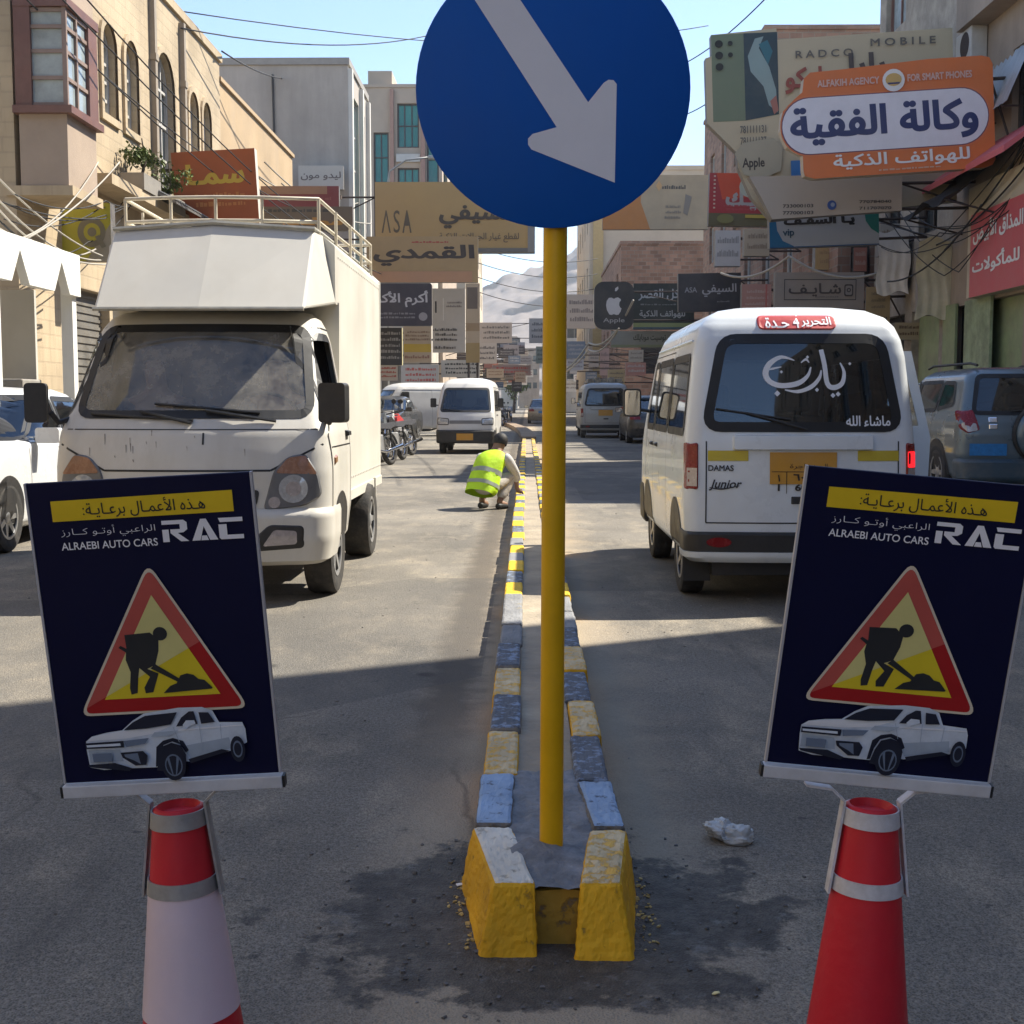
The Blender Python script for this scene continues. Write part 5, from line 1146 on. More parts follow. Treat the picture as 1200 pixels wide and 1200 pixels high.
# ================================================================ buildings
GLB = mat('dark_window_glass', (.035, .045, .05), .07, 0, .4, 2, spec=.6); GLC = mat('curtained_glass', (.30, .35, .36), .12, 0, .25, 3, spec=.6); GLT = mat('teal_glass', (.02, .17, .14), .10, 0, .3, .5, spec=.6)
FRW = mat('white_window_frame', (.5, .48, .44), .5, 0, .1, 5, dust=.2); FRD = mat('dark_window_frame', (.06, .05, .045), .5); FRR = mat('red_brown_frame', (.16, .075, .058), .55, 0, .15, 5, dust=.2, dcol=(.3, .2, .15))
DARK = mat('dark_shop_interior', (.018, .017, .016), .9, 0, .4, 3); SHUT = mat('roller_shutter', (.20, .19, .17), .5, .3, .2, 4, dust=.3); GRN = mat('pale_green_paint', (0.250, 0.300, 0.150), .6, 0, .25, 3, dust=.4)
def brick_mat(name, c1, c2, mortar, sc_=1.0):
    m = bpy.data.materials.new(name); m.use_nodes = True; nt = m.node_tree; b = nt.nodes['Principled BSDF']; N = nt.nodes.new; L = nt.links.new
    tc = N('ShaderNodeTexCoord'); sx = N('ShaderNodeSeparateXYZ'); L(tc.outputs['Object'], sx.inputs[0])
    ad = N('ShaderNodeMath'); L(sx.outputs[0], ad.inputs[0]); L(sx.outputs[1], ad.inputs[1]); cx = N('ShaderNodeCombineXYZ'); L(ad.outputs[0], cx.inputs[0]); L(sx.outputs[2], cx.inputs[1])
    br = N('ShaderNodeTexBrick'); br.inputs['Scale'].default_value = sc_; br.inputs['Color1'].default_value = (*c1, 1); br.inputs['Color2'].default_value = (*c2, 1); br.inputs['Mortar'].default_value = (*mortar, 1); br.inputs['Mortar Size'].default_value = .015; br.inputs['Brick Width'].default_value = .42; br.inputs['Row Height'].default_value = .2
    L(cx.outputs[0], br.inputs['Vector']); n = N('ShaderNodeTexNoise'); n.inputs['Scale'].default_value = .8; n.inputs['Detail'].default_value = 7; L(tc.outputs['Object'], n.inputs['Vector'])
    mx = N('ShaderNodeMix'); mx.data_type = 'RGBA'; mx.blend_type = 'MULTIPLY'; mx.inputs[0].default_value = .6; L(br.outputs[0], mx.inputs[6]); cr = N('ShaderNodeMapRange'); cr.inputs[1].default_value = .3; cr.inputs[2].default_value = .7; cr.inputs[3].default_value = .45; cr.inputs[4].default_value = 1; L(n.outputs[0], cr.inputs[0]); L(cr.outputs[0], mx.inputs[7])
    mp = N('ShaderNodeMapping'); mp.inputs['Scale'].default_value = (1.6, 1.6, .22); L(tc.outputs['Object'], mp.inputs[0]); ns = N('ShaderNodeTexNoise'); ns.inputs['Scale'].default_value = 1.4; ns.inputs['Detail'].default_value = 8; ns.inputs['Roughness'].default_value = .7; L(mp.outputs[0], ns.inputs['Vector'])
    rs = N('ShaderNodeMapRange'); rs.inputs[1].default_value = .48; rs.inputs[2].default_value = .75; rs.inputs[3].default_value = 0; rs.inputs[4].default_value = .55; L(ns.outputs[0], rs.inputs[0])
    ms = N('ShaderNodeMix'); ms.data_type = 'RGBA'; L(rs.outputs[0], ms.inputs[0]); L(mx.outputs[2], ms.inputs[6]); ms.inputs[7].default_value = (c1[0] * .45, c1[1] * .42, c1[2] * .42, 1)
    mx2 = N('ShaderNodeMix'); mx2.data_type = 'RGBA'; mx2.blend_type = 'MULTIPLY'; mx2.inputs[0].default_value = 1; L(ms.outputs[2], mx2.inputs[6]); mx2.inputs[7].default_value = (1.35, 1.35, 1.35, 1)
    L(mx2.outputs[2], b.inputs['Base Color']); b.inputs['Roughness'].default_value = .9
    bp = N('ShaderNodeBump'); bp.inputs['Strength'].default_value = .4; bp.inputs['Distance'].default_value = .02; L(br.outputs['Fac'], bp.inputs['Height']); bp.invert = True; L(bp.outputs[0], b.inputs['Normal'])
    return m
STONE = brick_mat('tan_stone_blocks', (.41, .325, .213), (.385, .305, .20), (.36, .285, .19)); PLAST = mat('ochre_plaster', (0.407, 0.292, 0.171), .9, 0, .15, .7, .2, 12, dust=.3, dcol=(.42, .33, .24), streak=.35)
GREYC = mat('grey_rendered_concrete', (0.418, 0.371, 0.318), .9, 0, .15, .5, .2, 10, dust=.3, dcol=(.15, .14, .12), streak=.4); BEIGE = mat('beige_plaster', (0.500, 0.413, 0.300), .9, 0, .12, .4, .15, 8, dust=.2, streak=.25)
BRICK = brick_mat('brown_bricks', (0.302, 0.179, 0.122), (.17, .10, .07), (.22, .18, .14)); PALEB = mat('pale_plaster', (0.525, 0.475, 0.400), .9, 0, .15, .5, .1, 8, dust=.3, streak=.3, dcol=(.28, .24, .19)); BROWNP = mat('brown_plaster', (0.360, 0.281, 0.211), .9, 0, .25, .6, .2, 10, dust=.4, streak=.4, dcol=(.15, .12, .09))
def fmap(face, x0, x1, y0, y1):
    return {'E': lambda a, z, d=0: (x1 - d, a, z), 'W': lambda a, z, d=0: (x0 + d, a, z), 'S': lambda a, z, d=0: (a, y0 + d, z), 'N': lambda a, z, d=0: (a, y1 - d, z)}[face]
def opening(t, fn, poly, kind, fm, bars=(0, 0), depth=.16, trim=None):
    """window or shop front set back in its hole: pane, frame, bars"""
    xs = [p[0] for p in poly]; zs = [p[1] for p in poly]; a0, a1, z0, z1 = min(xs), max(xs), min(zs), max(zs)
    pm = {'win': GLB, 'cur': GLC, 'teal': GLT, 'dark': DARK, 'shut': SHUT, 'grn': GRN}[kind]
    v, f = fill2d(poly); mb = MB(); mb.add([fn(a, z, depth) for a, z in v], f); name = {'dark': 'shop_front', 'shut': 'shutter', 'grn': 'shop_front'}.get(kind, 'window')
    w = mb.obj(name, pm, t)
    if kind == 'shut':
        mb = MB(); k = z0 + .1
        while k < z1: mb.prism([(a0, k), (a1, k), (a1, k + .05), (a0, k + .05)], lambda u, q, d: fn(u, q, depth - d), .002, .02); k += .12
        mb.obj('slats', SHUT, w)
    if fm:
        inn = offs_poly(poly, -.07); v, f = fill2d(poly, [inn]); mb = MB(); mb.add([fn(a, z, depth - .05) for a, z in v], f); n = len(inn)
        mb.add([fn(a, z, depth - .05) for a, z in inn] + [fn(a, z, depth) for a, z in inn], [(i, (i + 1) % n, n + (i + 1) % n, n + i) for i in range(n)])
        for k in range(bars[0]): c = a0 + (a1 - a0) * (k + 1) / (bars[0] + 1); mb.prism([(c - .025, z0 + .05), (c + .025, z0 + .05), (c + .025, z1 - .05), (c - .025, z1 - .05)], lambda u, q, d: fn(u, q, depth - d), .003, .045)
        for k in range(bars[1]): c = z0 + (z1 - z0) * (k + 1) / (bars[1] + 1); mb.prism([(a0 + .05, c - .025), (a1 - .05, c - .025), (a1 - .05, c + .025), (a0 + .05, c + .025)], lambda u, q, d: fn(u, q, depth - d), .006, .042)
        mb.obj('frame', fm, w)
    if trim:
        o1 = offs_poly(poly, .12); v, f = fill2d(o1, [poly]); mb = MB(); mb.add([fn(a, z, -.05) for a, z in v], f); n = len(o1)
        mb.add([fn(a, z, -.05) for a, z in o1] + [fn(a, z, 0.0) for a, z in o1], [(i, (i + 1) % n, n + (i + 1) % n, n + i) for i in range(n)])
        mb.obj('surround', trim, w)
def building(name, label, x0, x1, y0, y1, z1, m, op=(), parapet=.0, z0=0.1, group=None, cop=None):
    """op: (face, polygon or (a0, z0, a1, z1), kind, frame, bars[, trim])"""
    t = thing(name, label, 'building', group=group); mb = MB(); byf = {}
    for o in op:
        p = o[1]
        if len(p) == 4 and not isinstance(p[0], tuple): p = [(p[0], p[1]), (p[2], p[1]), (p[2], p[3]), (p[0], p[3])]
        byf.setdefault(o[0], []).append((p, o[2:]))
    for face in 'EWSN':
        fn = fmap(face, x0, x1, y0, y1); a0, a1 = (y0, y1) if face in 'EW' else (x0, x1)
        hs = [p for p, _ in byf.get(face, [])]
        v, f = fill2d([(a0, z0), (a1, z0), (a1, z1), (a0, z1)], hs); mb.add([fn(a, z) for a, z in v], f)
        for h in hs:
            n = len(h); mb.add([fn(a, z, 0) for a, z in h] + [fn(a, z, .2) for a, z in h], [(i, (i + 1) % n, n + (i + 1) % n, n + i) for i in range(n)])
    mb.quad((x0, y0, z1), (x1, y0, z1), (x1, y1, z1), (x0, y1, z1)); mb.obj('wall', m, t)
    for face, l in byf.items():
        fn = fmap(face, x0, x1, y0, y1)
        for p, r in l: opening(t, fn, p, r[0], r[1], r[2] if len(r) > 2 else (0, 0), trim=r[3] if len(r) > 3 else None)
    if parapet:
        mb = MB(); e = .06; mb.box(x0 - e, y0 - e, z1 + .003, x1 + e, y0 + .2, z1 + parapet); mb.box(x0 - e, y1 - .2, z1 + .003, x1 + e, y1 + e, z1 + parapet); mb.box(x0 - e, y0 + .2, z1 + .003, x0 + .2, y1 - .2, z1 + parapet); mb.box(x1 - .2, y0 + .2, z1 + .003, x1 + e, y1 - .2, z1 + parapet); mb.obj('parapet', cop or m, t)
    return t
def archp(c, hw_, z0, z1, n=10): return [(c - hw_, z0), (c + hw_, z0)] + [(c + hw_ * math.cos(a), z1 - hw_ + hw_ * math.sin(a)) for a in np.linspace(0, math.pi, n)]
# ---------------- left side
ops = [('E', archp(y, .36, 5.95, zt_), 'cur', FRW, (2, 4), STONE) for y, zt_ in ((21.65, 7.45), (22.85, 7.5), (27.05, 7.62), (28.15, 7.66))] + [('E', archp(24.95, .62, 5.25, 7.85), 'win', FRW, (2, 3), STONE)]
ops += [('E', (19.2, .15, 21.4, 3.0), 'shut', None), ('E', (21.9, .15, 24.2, 3.0), 'dark', None), ('E', (24.7, .15, 26.6, 3.0), 'shut', None), ('E', (27.0, .15, 29.1, 3.0), 'dark', None), ('S', (-9.6, 5.0, -8.4, 6.6), 'win', FRW, (1, 1))]
l1 = building('stone_building', 'tan stone building on the left with arched windows and a red framed corner bay', -16, -6.93, 17.6, 29.5, 8.85, STONE, ops, .18)
# corner bay: solid below and above, red framed glazing wrapping the corner
mb = MB(); X0, X1, Y0, Y1 = -6.85, -6.2, 17.58, 18.75
mb.box(X0, Y0, 4.15, X1, Y1, 5.15); mb.box(X0, Y0, 6.55, X1, Y1, 8.9); mb.box(X0, Y0 + .06, 5.15, X1 - .06, Y1, 6.55)
bay = mb.obj('bay', mat('pink_grey_render', (.36, .28, .215), .9, 0, .15, .8, .2, 14, dust=.3, streak=.3), l1)
mb = MB(); mb.box(X0 - .05, Y0 - .1, 5.10, X1 + .1, Y1 + .06, 5.2); mb.box(X0 - .02, Y0 - .06, 6.5, X1 + .06, Y1 + .04, 6.62)
for x, y, w_, d_ in ((X0 - .02, Y0 - .05, .22, .1), (X1 - .06, Y1 - .34, .10, .36)): mb.box(x, y, 5.2, x + w_, y + d_, 6.5)
mb.obj('frame', FRR, bay)
mb = MB(); mb.box(X0 + .2, Y0 + .01, 5.2, X1 - .03, Y0 + .05, 6.5); mb.box(X1 - .055, Y0 + .06, 5.2, X1 - .01, Y1 - .34, 6.5); mb.obj('window', GLC, bay)
mb = MB()
for z in (5.2, 5.55, 5.9, 6.22, 6.44): mb.box(X0 + .2, Y0 - .02, z, X1 + .02, Y0 + .01, z + .05); mb.box(X1 - .01, Y0 + .01, z, X1 + .02, Y1 - .34, z + .05)
mb.box(X1 - .03, Y0 - .03, 5.2, X1 + .03, Y0 + .02, 6.5); mb.box(X1 - .01, Y0 + .38, 5.2, X1 + .025, Y0 + .43, 6.5); mb.obj('glazing_bars', mat('faded_brown_bars', (.25, .18, .145), .6, 0, .15, 6), bay)
mb = MB(); mb.box(X0 - .2, Y0 - .03, 4.02, X1 + .06, Y1 + .05, 4.15); mb.obj('bay_ledge', STONE, bay)
for y in (24.05, 26.1):
    mb = MB(); mb.box(-6.93, y, 3.2, -6.82, y + .14, 8.75); mb.box(-6.93, y - .02, 7.5, -6.80, y + .16, 7.62); mb.obj('downpipe', mat('dusty_pipe', (.30, .25, .19), .7), l1)
mb = MB(); mb.box(-7.6, 28.0, 8.9, -7.1, 28.6, 9.25); mb.obj('roof_tank', mat('dark_tank', (.05, .05, .05), .6), l1, bevel=.04)
mb = MB(); mb.box(-6.93, 20.2, 4.62, -6.45, 29.4, 4.78); mb.obj('balcony_slab', STONE, l1)
mb = MB(); v_ = [(-6.93, 5.15), (-6.1, 4.72), (-6.1, 4.68), (-6.93, 5.10)]
mb.prism(v_, lambda u, q, d: (u, d, q), 22.6, 26.4); aw = mb.obj('awning', mat('grey_corrugated_sheet', (.20, .195, .19), .5, .4, .2, 6, dust=.35), l1)
mb = MB()
for k in range(38): mb.tube([(-6.92, 22.65 + .1 * k, 5.16), (-6.08, 22.65 + .1 * k, 4.73)], .02, 5)
mb.obj('ribs', _MC['grey_corrugated_sheet'], aw)
building('plastered_building', 'plain ochre plastered building behind the orange shop sign', -16, -6.95, 29.55, 38.6, 8.45, PLAST, [('E', (30.2, .15, 33, 3), 'dark', None), ('E', (33.6, .15, 37.6, 3), 'shut', None), ('E', (31, 5.0, 32, 6.4), 'win', FRW, (1, 1)), ('E', (35, 5.0, 36, 6.4), 'win', FRW, (1, 1))], .1)
building('shop_building', 'low brown shop building between the ochre wall and the tall grey block', -16, -6.9, 38.65, 41.9, 5.0, BROWNP, [('E', (39, .15, 41.5, 3), 'dark', None)])
g3 = building('concrete_block', 'tall grey rendered block with a white trimmed glass strip on the left', -15, -5.74, 42, 47, 12.0, GREYC, [('E', (43.3, 3.5, 44.6, 11.3), 'teal', FRW, (0, 6)), ('E', (45.2, 3.5, 46.3, 11.3), 'cur', FRW, (0, 6))], .22, cop=mat('grey_coping', (.30, .28, .25), .9))
for y in (42.02, 44.75, 46.6):
    mb = MB(); mb.box(-5.74, y, .1, -5.6, y + .3, 11.9); mb.obj('pilaster', mat('white_stone_trim', (.6, .57, .5), .8, 0, .1, 1), g3)
mb = MB(); mb.tube([(-8.15, 41.96, 11.7), (-8.1, 41.96, 8), (-7.7, 41.96, 4.5)], .035, 6); mb.obj('crack_repair', mat('dark_cable', (.05, .045, .04), .7), g3)
g4 = building('teal_glass_building', 'pinkish building with teal glass windows left of the blue road sign', -10.5, -3.9, 60, 72, 15.6, mat('pinkish_stone', (0.432, 0.348, 0.270), .85, 0, .12, .5, dust=.2), [('S', (-7.05, 8.0, -6.35, 13.6), 'teal', FRD, (1, 4)), ('S', (-5.95, 12.9, -4.95, 14.9), 'teal', FRD, (2, 1)), ('S', (-5.95, 9.9, -4.95, 12.0), 'teal', FRD, (2, 1)), ('S', (-4.6, 9.0, -4.05, 13.5), 'teal', FRD, (0, 3)), ('E', (61, 9, 64, 14), 'teal', FRD, (2, 3)), ('E', (66, 9, 70, 14), 'teal', FRD, (2, 3))], .15)
mb = MB(); mb.box(-7.3, 60.2, 15.75, -6.2, 66, 16.4); mb.obj('stair_tower', _MC['pinkish_stone'], g4); mb = MB(); mb.box(-6.0, 59.85, 12.25, -4.9, 59.97, 12.6); mb.box(-6.0, 59.85, 9.35, -4.9, 59.97, 9.75); mb.obj('spandrel', FRW, g4)
mb = MB(); mb.box(-4.86, 59.7, 5, -4.66, 59.97, 15.5); mb.box(-6.27, 59.8, 5, -6.1, 59.97, 15.5); mb.obj('pilaster', mat('rose_stone', (.36, .22, .17), .8), g4)
def grid(face, a0, a1, z0, z1, na, nz, wa, wz, kind='win', fr=FRW):
    return [(face, (a0 + (a1 - a0) * (i + .5) / na - wa / 2, z0 + (z1 - z0) * (j + .5) / nz - wz / 2, a0 + (a1 - a0) * (i + .5) / na + wa / 2, z0 + (z1 - z0) * (j + .5) / nz + wz / 2), kind, fr, (1, 0)) for i in range(na) for j in range(nz)]
building('corner_shop', 'two storey shop building behind the stacked white and dark signs', -9, -4.1, 55, 59.9, 7.6, PALEB, grid('S', -8.5, -4.4, 3.6, 7.2, 3, 1, .8, 1.2) + [('S', (-8.4, .15, -6.6, 2.9), 'dark', None), ('S', (-6.2, .15, -4.5, 2.9), 'shut', None)], .15)
building('apartment_block', 'tall sunlit tan block with balconies seen below the blue sign', -14, -4.5, 95, 132, 16.6, BEIGE, grid('E', 96, 131, 3, 16, 9, 4, 1.3, 1.5) + grid('S', -13, -5, 3, 16, 4, 4, 1.0, 1.5), .3)
building('shop_row', 'long low row of shops beyond the panel van on the left', -12, -5.2, 72.1, 94.9, 7.0, BROWNP, grid('E', 73, 94, 4, 6.6, 6, 1, 1.4, 1.3) + [('E', (74 + 4 * k, .15, 76.8 + 4 * k, 2.9), 'dark', None) for k in range(5)], .12)
building('bounce_building', 'unseen tan building added on the near left to bounce warm light', -18, -8.2, -45, 10.6, 9.5, STONE, grid('E', -44, 10, 4, 9, 14, 1, 1.4, 1.8) + [('E', (-40 + 5 * k, .15, -36.8 + 5 * k, 3), 'dark', None) for k in range(9)])  # unseen building, added for warm bounce into the shaded foreground
building('reflected_block', 'unseen tan block added behind the camera to fill reflections', -14, 16, -75, -60, 11, BEIGE, grid('N', -13, 15, 3.5, 10.5, 8, 2, 1.4, 1.7))  # unseen block, added so glass and mirrors do not reflect an empty horizon
# ---------------- right side
building('office_block', 'tall brown block beside the camera on the right outside the picture', 8.0, 18, -45, 10.5, 16, BROWNP, grid('W', -44, 10, 4, 15, 16, 3, 1.4, 1.6), .0)
building('shop_house', 'two storey shop house beyond the tall block on the right edge', 8.0, 18, 10.55, 19.5, 9.0, PALEB, [('W', (11, .15, 13.6, 3), 'dark', None), ('W', (14.4, .15, 18.6, 3), 'dark', None)] + grid('W', 11, 19, 4.2, 7.4, 4, 1, 1.1, 1.5), .0)
rc = building('plaster_house', 'weathered plaster house above the pink shop sign at the right edge', 8.0, 18, 19.55, 24.5, 10.2, BROWNP, [('W', (20.9, .15, 22.9, 3.0), 'grn', None), ('W', (23.3, .15, 24.3, 3.0), 'dark', None), ('W', (20.6, 5.6, 21.7, 7.0), 'win', FRD, (1, 1)), ('W', (22.6, 5.6, 23.7, 7.0), 'win', FRD, (1, 1)), ('W', (20.4, 8.2, 23.9, 9.6), 'dark', None)], .0)
mb = MB(); mb.box(7.6, 20.0, 7.75, 8.0, 23.4, 7.95); mb.box(7.6, 20.0, 7.95, 7.7, 23.4, 8.75); mb.obj('balcony', BROWNP, rc)
rd = building('stone_fronted_house', 'grey stone house with maroon window frames behind the phone shop signs', 8.02, 18, 24.55, 30, 12.2, mat('grey_rubble_stone', (0.338, 0.294, 0.237), .95, 0, .35, 2.2, .6, 9, dust=.4, dcol=(.18, .15, .12)), [('W', (28.0, 9.3, 29.5, 11.4), 'cur', FRR, (1, 0)), ('W', (25.4, 9.3, 26.6, 11.2), 'win', FRR, (1, 1)), ('W', (25.2, .15, 27.0, 3.1), 'grn', None), ('W', (27.5, .15, 29.5, 3.1), 'dark', None), ('W', (25.5, 4.6, 26.7, 6.4), 'win', FRD, (1, 1)), ('W', (28.0, 4.6, 29.2, 6.4), 'win', FRD, (1, 1))], .15)
building('brick_house', 'low brown brick house behind the grey shop sign on the right', 7.2, 18, 30.1, 44.9, 7.2, BRICK, [('W', (31, .15, 34, 3), 'dark', None), ('W', (35, .15, 38, 3), 'shut', None), ('W', (39, .15, 43, 3), 'dark', None)] + grid('W', 31, 44, 3.8, 7, 4, 1, 1.2, 1.5) + [('S', (7.5, 4, 7.95, 5.5), 'win', FRD)], .15)
building('brick_tower', 'tall bare brick building rising behind the phone shop billboard', 8.15, 18, 45, 60, 13.9, BRICK, grid('S', 8.8, 17, 3.5, 12.8, 3, 3, 1.1, 1.6) + grid('W', 46, 59, 3.5, 12.8, 4, 3, 1.2, 1.6), .15)
building('brick_house', 'unplastered brick house with flat roof above the dark phone signs', 5.1, 14, 70, 88, 9.7, BRICK, grid('W', 71, 87, 3.5, 9, 4, 2, 1.2, 1.6) + [('S', (6.2, 2.8, 7.6, 5.0), 'dark', None)], .2)
rh = building('apartment_block', 'beige block with yellow trim right of the yellow post', 4.35, 16, 90, 112, 17.2, BEIGE, grid('S', 6.5, 15, 5, 16.5, 3, 3, 1.4, 1.8) + grid('W', 91, 111, 4, 16, 5, 3, 1.4, 1.6), .3)
mb = MB(); mb.box(4.6, 89.85, 1, 5.3, 89.97, 17); mb.obj('pilaster', mat('ochre_trim', (.48, .34, .15), .85), rh)
# ---------------- end of the street
rb_ = random.Random(11)
for i, (x0, x1, y, z) in enumerate(((-15, -9.5, 150, 11), (-9.4, -4.6, 165, 9.5), (-4.5, -1.6, 228, 12.5), (-1.5, 2.6, 262, 12), (2.7, 5.6, 215, 13.5), (4.4, 7.5, 150, 11), (7.6, 13, 128, 9), (5.6, 10, 240, 15))):
    c_ = ('tan', 'grey', 'pale', 'brown')[i % 4]; m_ = (BEIGE, GREYC, PALEB, BROWNP)[i % 4]
    building('distant_house', '%s house at the far end of the street, %s' % (c_, ('leftmost of them', 'second from the left', 'left of the gap', 'straight ahead behind the post', 'just right of the post', 'behind the round apple sign', 'rightmost and lowest', 'tallest and farthest back')[i]), x0, x1, y, y + 14, z, m_, grid('S', x0 + .3, x1 - .3, 3.4, z - .5, 3, 3, .8, 1.2, 'win', None), .3, group='houses at the end of the street')
# ---------------- white market canopy on the left
CANV = mat('white_canopy_sheet', (0.739, 0.728, 0.672), .7, 0, .06, 1.2, dust=.25, dcol=(.45, .42, .36))
cn = thing('market_canopy', 'white canopy with zigzag valance at the left edge beside the truck', 'canopy', (-5.5, 15.9, 0))
def zig(a, b, n): 
    pts = []
    for k in range(n): w_ = (b - a) / n; pts += [(a + w_ * k, 2.52), (a + w_ * (k + .30), 2.52), (a + w_ * (k + .5), 2.30 + .58), (a + w_ * (k + .70), 2.52)]
    return pts + [(b, 2.52)]
pf = [(0, 3.02), (0, 2.52)] + [p for p in zig(0, -5.0, 4)] + [(-5.0, 2.98)]
pf2 = [pf[0]]
for p in pf[1:]:
    if abs(p[0] - pf2[-1][0]) + abs(p[1] - pf2[-1][1]) > 1e-4: pf2.append(p)
mb = MB(); mb.prism(pf2, lambda u, q, d: (d, u, q), -.10, .0); mb.obj('valance', CANV, cn)
mb = MB(); mb.prism([(-.02, 3.03), (-.02, 2.98), (-1.42, 3.42), (-1.42, 3.48)], lambda u, q, d: (u, d, q), -5.0, 0); mb.obj('roof', CANV, cn)
for x, y in ((-.12, -.1), (-.12, -2.4), (-.12, -4.8)):
    mb = MB(); mb.box(x - .07, y - .07, .13, x + .07, y + .07, 2.6); mb.obj('post', CANV, cn)
mb = MB(); mb.box(-1.42, -5, .13, -1.36, -1.2, 3.3); mb.box(-1.35, -.08, .13, -.55, -.02, 2.6); mb.obj('back_wall', mat('off_white_wall', (.5, .48, .43), .8, 0, .1, 1, dust=.3), cn)
mb = MB(); mb.box(-1.3, -.9, .13, -.4, -.3, 1.5); mb.box(-1.3, -2.4, .13, -.7, -1.3, 1.1); mb.obj('stall_cabinet', mat('grey_cabinet', (.25, .24, .22), .7, 0, .2, 2, dust=.3), cn, bevel=.02)

# ================================================================ shop signs
def sign(label, px, Y, face, items, t=.22, tilt=0.0, wallx=None, outline=None, name='shop_sign', edge=None, yaw=0.0, posts=False):
    p0 = P(px[0], px[3], Y); p1 = P(px[2], px[1], Y); W = p1.x - p0.x; H = p1.z - p0.z
    th = thing(name, label, 'shop sign', ((p0.x + p1.x) / 2, Y, p0.z), rot=(0, R(-tilt), R(yaw)))
    q = lambda u, v, d=0: ((u - .5) * W, -d, (1 - v) * H)
    ol = outline or [(0, 1), (1, 1), (1, 0), (0, 0)]
    mb = MB(); mb.prism(ol, lambda u, v, d: q(u, v, -d), 0, t); mb.obj('panel', edge or mat('sign_box_metal', (.16, .15, .14), .5, .3, .2, 5, dust=.3), th)
    v, f = fill2d(ol); mb = MB(); mb.add([q(a, b, .004) for a, b in v], f); mb.obj('face', face, th)
    acc = {}; d = .004
    for it in items:
        d += .0035 if Y > 15 else .001
        if it[0] == 't':
            _, s_, u0, v0, u1, v1, col, bold = it; v, f, _a = text2d(s_, bold, 3); key = ('lettering', col)
            acc.setdefault(key + (len(acc),), MB()).add([q(u0 + (u1 - u0) * x, v1 + (v0 - v1) * y, d) for x, y in v], f)
        elif it[0] == 'r':
            _, u0, v0, u1, v1, col = it; acc.setdefault(('colour_band', col), MB()).add([q(u0, v1, d), q(u1, v1, d), q(u1, v0, d), q(u0, v0, d)], [(0, 1, 2, 3)])
        elif it[0] == 'p':
            v, f = fill2d(it[1]); acc.setdefault((it[3] if len(it) > 3 else 'emblem', it[2]), MB()).add([q(a, b, d) for a, b in v], f)
        elif it[0] == 's':           # writing too small in the photograph to read
            _, u0, v0, u1, v1, col, rows = it; r_ = random.Random(int(u0 * 997 + v0 * 31 + px[0])); mb = acc.setdefault(('small_print', col), MB())
            for k in range(rows):
                a = u0 + (u1 - u0) * r_.uniform(0, .1); vv = v0 + (v1 - v0) * k / rows; hh = (v1 - v0) / rows * .55
                while a < u1 - .01:
                    w_ = (u1 - u0) * r_.uniform(.02, .09); e = min(a + w_, u1); top = vv + hh * r_.uniform(0, .55)
                    mb.add([q(a, vv + hh, d), q(e, vv + hh, d), q(e, top, d), q(a, top, d)], [(0, 1, 2, 3)]); a += w_ + (u1 - u0) * r_.uniform(.008, .03)
    for k_, mb in acc.items(): mb.obj(k_[0], paint(k_[1]), th)
    if wallx is not None:
        mb = MB(); s_ = 1 if wallx > th.location.x else -1; e = wallx - th.location.x
        for zz in (H * .2, H * .8): mb.tube([(s_ * (W / 2 - .1), t * .5, zz), (e, t * .5, zz)], .03, 6)
        if abs(e) > W / 2 + .15: mb.tube([(s_ * W / 2, t * .5, H * .8), (e, t * .5, H * .2)], .02, 6)
        mb.obj('bracket', mat('rusty_bracket', (.06, .045, .04), .7, .3), th)
    if posts:
        mb = MB(); zb_ = .1 - p0.z
        for x in (-W / 2 + .1, W / 2 - .1): mb.tube([(x, t + .04, zb_), (x, t + .04, H * .9)], .05, 8)
        mb.obj('post', _MC.get('rusty_bracket') or mat('rusty_bracket', (.06, .045, .04), .7, .3), th)
    return th
WH, BKC, NV, ORG, RED_, CRM, GLD, DG, LG = (.58, .56, .54), (.02, .02, .022), (.02, .03, .10), (.50, .13, .035), (.40, .035, .03), (.48, .42, .31), (.46, .30, .10), (.028, .028, .032), (.38, .36, .34)
rr_ = lambda r, asp, n=6: rnd_poly([(0, 1), (1, 1), (1, 0), (0, 0)], r, n)
def rbox(u0, v0, u1, v1, ru, asp, n=8):     # rounded box whose corners stay round on a board of the given aspect
    out = []; rv = ru * asp
    for cx, cy, a0 in ((u1 - ru, v1 - rv, 0), (u0 + ru, v1 - rv, 90), (u0 + ru, v0 + rv, 180), (u1 - ru, v0 + rv, 270)):
        for k in range(n + 1): a = R(a0 + 90 * k / n); out.append((cx + ru * math.cos(a), cy + rv * math.sin(a)))
    return out
